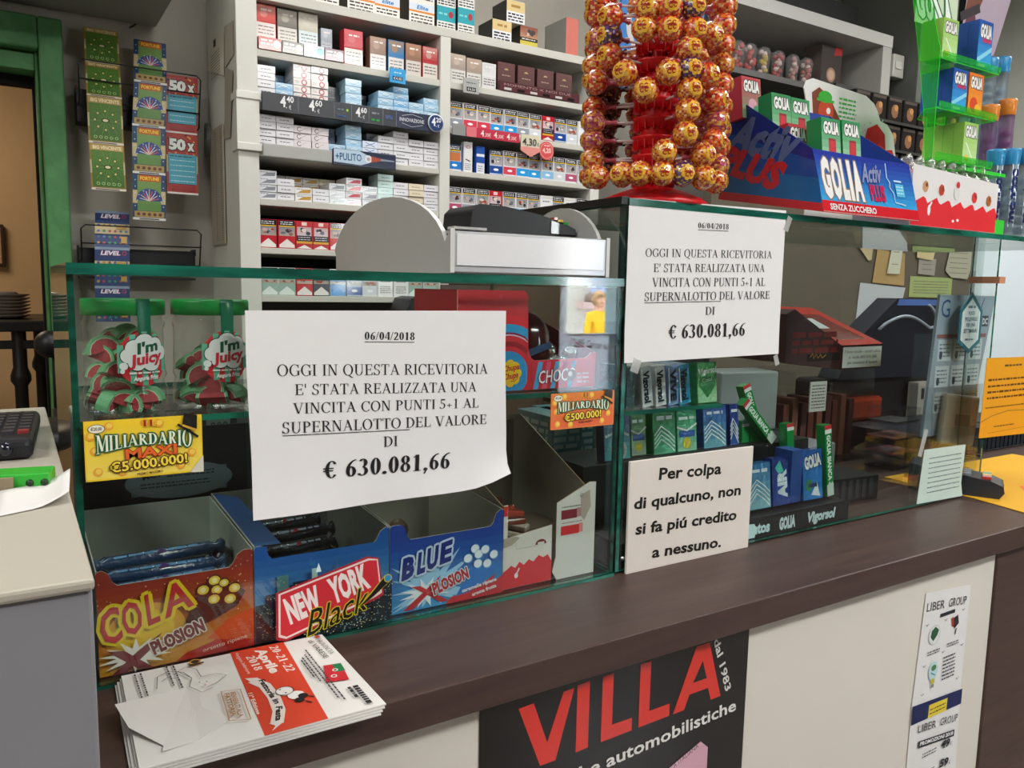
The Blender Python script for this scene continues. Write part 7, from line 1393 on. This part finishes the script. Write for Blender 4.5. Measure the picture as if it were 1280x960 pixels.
# dark screen, leaflets, note, poster, card terminal ------------------
sc=thing('lottery_terminal','dark blue lottery terminal screen with cable behind the leaflet holder','screen',(1.97,.5,.0005))
kid(M('dark_plastic').prism([(1.70,.165),(2.10,.16),(2.15,.30),(2.138,.370),(1.929,.370),(1.843,.314),(1.757,.254)],lambda x,z,d:(x,.45+d,z),.06,'#0f1424'),'screen',sc,bevel=.004); kid(M('gloss').prism([(1.925,.352),(2.130,.352),(2.136,.368),(1.932,.368)],lambda x,z,d:(x,.448+d,z),.003,'#5a7ac0'),'top_rim',sc,'light blue rim')
kid(M('dark_plastic').box(1.70,.47,.0005,2.15,.58,.16,'#120f10'),'stand',sc,bevel=.01)
kid(M('plastic').tube([(1.84,.44,.29)]+[(1.859+.20*q/10,.435,.305+.022*math.sin(PI*q/10*1.1)-.006*q/10) for q in range(11)]+[(2.075-.03*math.cos(q*PI/6)*(-1),.435,.325+.028*math.sin(q*PI/6-1.2)) for q in range(7)],.004,8,'#9aa4b4'),'cable',sc)
m=M('gloss'); m.box(1.66,.425,.06,1.86,.465,.12,'#8a3018'); m.box(1.66,.425,.0005,1.86,.465,.058,'#2a1614'); tag(m.build('orange_box',bevel=.01),'dull orange box under the dark screen in the right case','box')
m=M('paper'); m.prism([(1.70,.165),(1.81,.155),(1.80,.185),(1.76,.195),(1.735,.21)],lambda x,z,d:(x,.32+d*3,z),.02,'#8a6a52'); tag(m.build('crumpled_bag'),'crumpled brown paper on the orange box','paper') if False else None
lh=thing('leaflet_holder','clear holder of blue grey leaflets with a hexagonal badge','leaflet holder',(1.63,.13,.0005))
kid(M('clear_plastic').box(1.525,.100,.0005,1.705,.103,.195,'#ffffff'),'front_wall',lh); kid(M('clear_plastic').box(1.525,.15,.0005,1.705,.153,.30,'#ffffff'),'back_wall',lh); kid(M('clear_plastic').box(1.522,.100,.0005,1.525,.153,.195,'#ffffff'),'side_wall',lh); kid(M('clear_plastic').box(1.525,.103,.0005,1.705,.15,.01,'#ffffff'),'base',lh)
m=M('card'); m.prism([(1.53,.09),(1.70,.09),(1.765,.380),(1.553,.381)],lambda x,z,d:(x,.122+d,z),.006,'#8fa2ae'); lf=kid(m,'leaflets',lh)
A=Art(); A.t('G',(1.560,.335),(1.592,.335),.036,'#2a4a7a'); A.line([(1.70,.335),(1.72,.375)],.003,'#3a5a7a'); A.rect(1.718,.315,1.742,.338,'#3a4450'); A.t('DC',(1.720,.320),(1.740,.320),.012,'#dfe6ea',bold=.03); A.rect(1.552,.292,1.738,.300,'#8a5a58')
for j in range(3):
    for i in range(3): x=1.555+i*.058+(j==0)*.004; z=.245-j*.054; A.rect(x,z,x+.050,z+.044,'#b9c8ce'); A.scribble(x+.006,z+.006,x+.044,z+.038,.0035,'#6a7a84',4); A.circ(x+.012,z+.012,.006,'#2a3a48',8,ry=.009)
m=M('paper'); m.art(A,onfront(.122)); kid(m,'print',lf)
m=M('card'); m.prism([(1.584,.350),(1.584,.285),(1.628,.262),(1.667,.285),(1.667,.350),(1.625,.387)],lambda x,z,d:(x,.096+d,z),.002,'#1f6a78'); bd=kid(m,'badge',lh,'teal hexagonal badge with white centre'); A=Art(); A.poly([(1.592,.346),(1.592,.290),(1.627,.271),(1.659,.290),(1.659,.346),(1.625,.375)],'#dfe8ea')
for s,z,w_ in (('PUOI',.340,.022),('PRELEVARLE',.328,.046),('PER UNA',.316,.034),('SETTIMANA!',.304,.050)): A.t(s,(1.626-w_/2,z),(1.626+w_/2,z+.001),.0075,'#2a5a68',bold=.03)
A.scribble(1.611,.352,1.641,.362,.005,'#6a8a94',1); A.scribble(1.609,.287,1.642,.294,.004,'#5a7a84',1)
m=M('paper'); m.art(A,onfront(.096)); kid(m,'print',bd); kid(M('clear_plastic').box(1.621,.097,.387,1.632,.099,.43,'#ffffff'),'badge_strip',lh)
m=M('plastic'); m.T=Matrix.Translation((1.638,.111,.118))@Matrix.Rotation(.12,4,'Y'); m.box(-.065,-.007,-.052,.065,.007,.055,'#a9a28e'); sd=m.build('card_reader',bevel=.006); tag(sd,'beige rounded card case standing in the leaflet holder','device'); m=M('plastic'); m.T=Matrix.Translation((1.638,.1035,.118))@Matrix.Rotation(.12,4,'Y'); m.box(-.025,-.001,-.010,.03,.0,.014,'#5a564c'); kid(m,'label',sd)
nt_=[(1.328,.105),(1.317,.007),(1.466,.004),(1.458,.03),(1.462,.103)]
m=M('paper'); m.prism(nt_,lambda x,z,d:(x,-.0015-d,z),.0005,'#c9dcd2'); pn=m.build('handwritten_note'); tag(pn,'pale green handwritten note taped low on the right display case','note'); A=Art(); A.scribble(1.345,.020,1.450,.092,.0022,'#7a8a88',8); m=M('paper'); m.art(A,lambda x,z,d:(x,-.0022-d,z)); kid(m,'handwriting',pn)
tape(1.322,.118,.012,.05,.3,-.0015,'twisted clear tape holding the pale green note')
m=M('card'); m.prism([(1.598,.095),(1.80,.090),(1.80,.255),(1.602,.257)],lambda x,z,d:(x,.045+d,z),.0008,'#e8a21c'); yp=m.build('yellow_poster',loc=None); tag(yp,'orange yellow printed sheet taped at the right end','poster'); A=Art()
A.scribble(1.672,.236,1.74,.243,.004,'#5a4a2a',1)
for k_,z in enumerate((.212,.199,.187,.175)): A.scribble(1.614,z-.003,1.79,z+.003,.0045,'#5a3a10',1)
A.scribble(1.612,.153,1.77,.158,.003,'#6a4a1a',1); A.line([(1.600,.128),(1.64,.138),(1.70,.145),(1.79,.142)],.0012,'#6a5a3a'); A.scribble(1.65,.112,1.73,.118,.003,'#7a5a1a',1); A.line([(1.63,.103),(1.79,.106)],.0006,'#7a5a1a')
m=M('paper'); m.art(A,onfront(.045)); kid(m,'print',yp)
m=M('paper'); m.prism([(1.450,-.150),(2.00,-.150),(2.00,.17),(1.485,.17),(1.480,-.015)],lambda x,y,d:(x,y,.0006+d),.0012,'#e0a824'); mt=m.build('change_mat'); tag(mt,'yellow and red counter mat under the payment terminal','mat'); A=Art()
for q in range(5): A.poly([(1.55+.07*q,-.148),(1.575+.07*q,-.148),(1.78+.05*q,.0),(1.76+.05*q,.0)],'#d8503a' if q%2 else '#c86a6a')
A.poly([(1.47,-.148),(1.56,-.148),(1.70,-.02),(1.66,-.01)],'#e8743a'); m=M('paper'); m.art(A,lambda x,y,d:(x,y,.0018+d)); kid(m,'print',mt)
pt=thing('payment_terminal','black card payment terminal with red yellow green keys lying on the yellow mat','payment terminal',(1.507,.036,.002))
T0=Matrix.Translation((1.507,.036,.0022))@Matrix.Rotation(-1.1,4,'Z')
m=M('dark_plastic'); m.T=T0; m.prism([(-.08,.0),(.075,.0),(.083,.012),(.080,.024),(.06,.032),(-.08,.050)],lambda x,z,d:(x,d-.035,z),.07,'#2b2e34'); kid(m,'body',pt,bevel=.004,seg=3)
for q,c in enumerate(('#c8362c','#d8b83a','#3a9a48')): m=M('gloss'); m.T=T0; m.box(.045,-.028+q*.018,.0335,.060,-.013+q*.018,.0385,c); kid(m,'key',pt,['red key','yellow key','green key'][q])
for i in range(4):
    for j in range(3): m=M('plastic'); m.T=T0; m.box(-.050+i*.021,-.028+j*.019,.036+.0055*(3-i),-.037+i*.021,-.016+j*.019,.041+.0055*(3-i),'#8a8f98'); kid(m,'key',pt)
bk=thing('wire_basket','black wire basket behind the payment terminal','basket',(1.9,.3,.0005))
for q in range(26): x=1.70+q*.02; kid(M('metal').tube([(x,.22,.002),(x,.22,.075)],.0012,6,'#3a3e44'),'wire',bk)
for z in (.003,.04,.076): kid(M('metal').tube([(1.69,.22,z),(2.22,.22,z)],.0018,6,'#4a4e54'),'rim_wire',bk)
kid(M('dark_plastic').box(1.69,.23,.0005,2.22,.42,.06,'#1c242e'),'liner',bk)
for q,(x,z) in enumerate(((2.02,.10),(2.13,.10),(2.25,.09))):
    m=M('plastic'); m.box(x,.43,z-.0995,x+.07,.46,z+.045,'#c8beb0'); m.box(x+.015,.428,z,x+.027,.4301,z+.03,'#1a1816'); m.box(x+.043,.428,z,x+.055,.4301,z+.03,'#1a1816'); tag(m.build('socket_block',bevel=.003),'cream socket block behind the wire basket, %s from left'%ORD[q],'socket')
m=M('dark_plastic'); m.prism([(1.66,.0005),(2.5,.0005),(2.5,.32),(2.20,.22),(2.05,.15),(1.66,.12)],lambda x,z,d:(x,.50+d,z),.08,'#1b2422'); tag(m.build('dark_equipment'),'dark equipment housing at the back of the counter on the far right','device') if False else None
for q in range(4): m=M('plastic'); m.tube([(1.63+.04*q,.20,.004),(1.68+.05*q,.185,.02+.01*q),(1.73+.04*q,.20,.01),(1.80+.03*q,.185,.004)],.003,7,'#1c1e22'); tag(m.build('cable'),'thin black cable behind the leaflet holder, %s from the front left'%ORD[q],'cable','black cables')
# ================================================================ person outside, seen only as a reflection
def person():
    P={'pelvis':(0,0,.95,.13),'waist':(0,0,1.12,.12),'chest':(0,0,1.35,.15),'neck':(0,0,1.50,.06),'head0':(0,0.01,1.58,.085),'head1':(0,0.01,1.70,.09),
       'shl':(-.17,0,1.43,.06),'ell':(-.24,.03,1.15,.045),'wrl':(-.18,.16,1.02,.032),'hdl':(-.13,.21,1.03,.03),'shr':(.17,0,1.43,.06),'elr':(.24,.02,1.15,.045),'wrr':(.20,.10,.92,.032),'hdr':(.19,.14,.86,.03),
       'hpl':(-.09,0,.90,.09),'knl':(-.10,.03,.50,.06),'anl':(-.10,0,.09,.042),'tol':(-.11,.16,.03,.035),'hpr':(.09,0,.90,.09),'knr':(.10,.0,.50,.06),'anr':(.10,-.03,.09,.042),'tor':(.11,.13,.03,.035)}
    E=[('pelvis','waist'),('waist','chest'),('chest','neck'),('neck','head0'),('head0','head1'),('chest','shl'),('shl','ell'),('ell','wrl'),('wrl','hdl'),('chest','shr'),('shr','elr'),('elr','wrr'),('wrr','hdr'),('pelvis','hpl'),('hpl','knl'),('knl','anl'),('anl','tol'),('pelvis','hpr'),('hpr','knr'),('knr','anr'),('anr','tor')]
    def fingers(h,w_):
        d=Vector([P[h][i]-P[w_][i] for i in range(3)]).normalized(); s=d.cross(Vector((0,0,1))).normalized()
        for k in range(5):
            n0=h+'f%d'%k; a=Vector(P[h][:3])+s*(k-2)*.014; P[n0]=(*(a+d*.03),.011); P[n0+'b']=(*(a+d*(.06 if k else .045)+Vector((0,0,-.012))),.009); E.append((h,n0)); E.append((n0,n0+'b'))
    fingers('hdl','wrl'); fingers('hdr','wrr')
    K=list(P); me=bpy.data.meshes.new('person'); me.from_pydata([P[k][:3] for k in K],[(K.index(a),K.index(b)) for a,b in E],[]); o=bpy.data.objects.new('person',me); C.objects.link(o)
    sk=o.modifiers.new('skin','SKIN'); sk.use_smooth_shade=True
    for i,k in enumerate(K): me.skin_vertices[0].data[i].radius=(P[k][3],P[k][3])
    me.skin_vertices[0].data[K.index('pelvis')].use_root=True
    sb=o.modifiers.new('sub','SUBSURF'); sb.levels=2; sb.render_levels=2
    dg=bpy.context.evaluated_depsgraph_get(); ev=o.evaluated_get(dg); m2=bpy.data.meshes.new_from_object(ev); bpy.data.objects.remove(o)
    o=bpy.data.objects.new('person',m2); C.objects.link(o); m2.name='person_body'
    at=m2.color_attributes.new('Col','FLOAT_COLOR','CORNER'); m2.materials.clear(); m2.materials.append(MATS['fabric'])
    sk_,ye,tr=lin('#c8957a'),lin('#f0c02a'),lin('#4a4e5c')
    for p in m2.polygons:
        p.use_smooth=True
        for li in p.loop_indices:
            v=m2.vertices[m2.loops[li].vertex_index].co; c=sk_ if v.z>1.49 or (abs(v.x)>.10 and v.z<1.06 and v.y>.06 and v.z>.8) else (ye if v.z>.93 else (tr if v.z>.08 else lin('#2a2420'))); at.data[li].color=(*c,1)
    return o
pe=person(); pe.location=(7.05,-8.2,-1.42+H+.008); ORG['person']=(0,0,0); tag(pe,'person in a yellow jacket outside the shop window, seen reflected in the display glass','person')
m=M('fabric'); m.ball((0,-.008,1.655),.108,'#8a6a4a',18,12,sz=1.15); 
for i,v in enumerate(m.v):
    if v.y>.045 and v.z<1.70: m.v[i]=Vector((v.x,.045,v.z))
kid(m,'hair',pe,local=True)
for s in (-1,1): kid(M('gloss').ball((s*.034,.098,1.645),.010,'#2a2420',8,6),'eye',pe,local=True)
kid(M('fabric').ball((0,.106,1.61),.014,'#c8957a',8,6,sz=1.3),'nose',pe,local=True); kid(M('fabric').box(-.025,.092,1.568,.025,.099,1.576,'#9a4a44'),'mouth',pe,local=True)
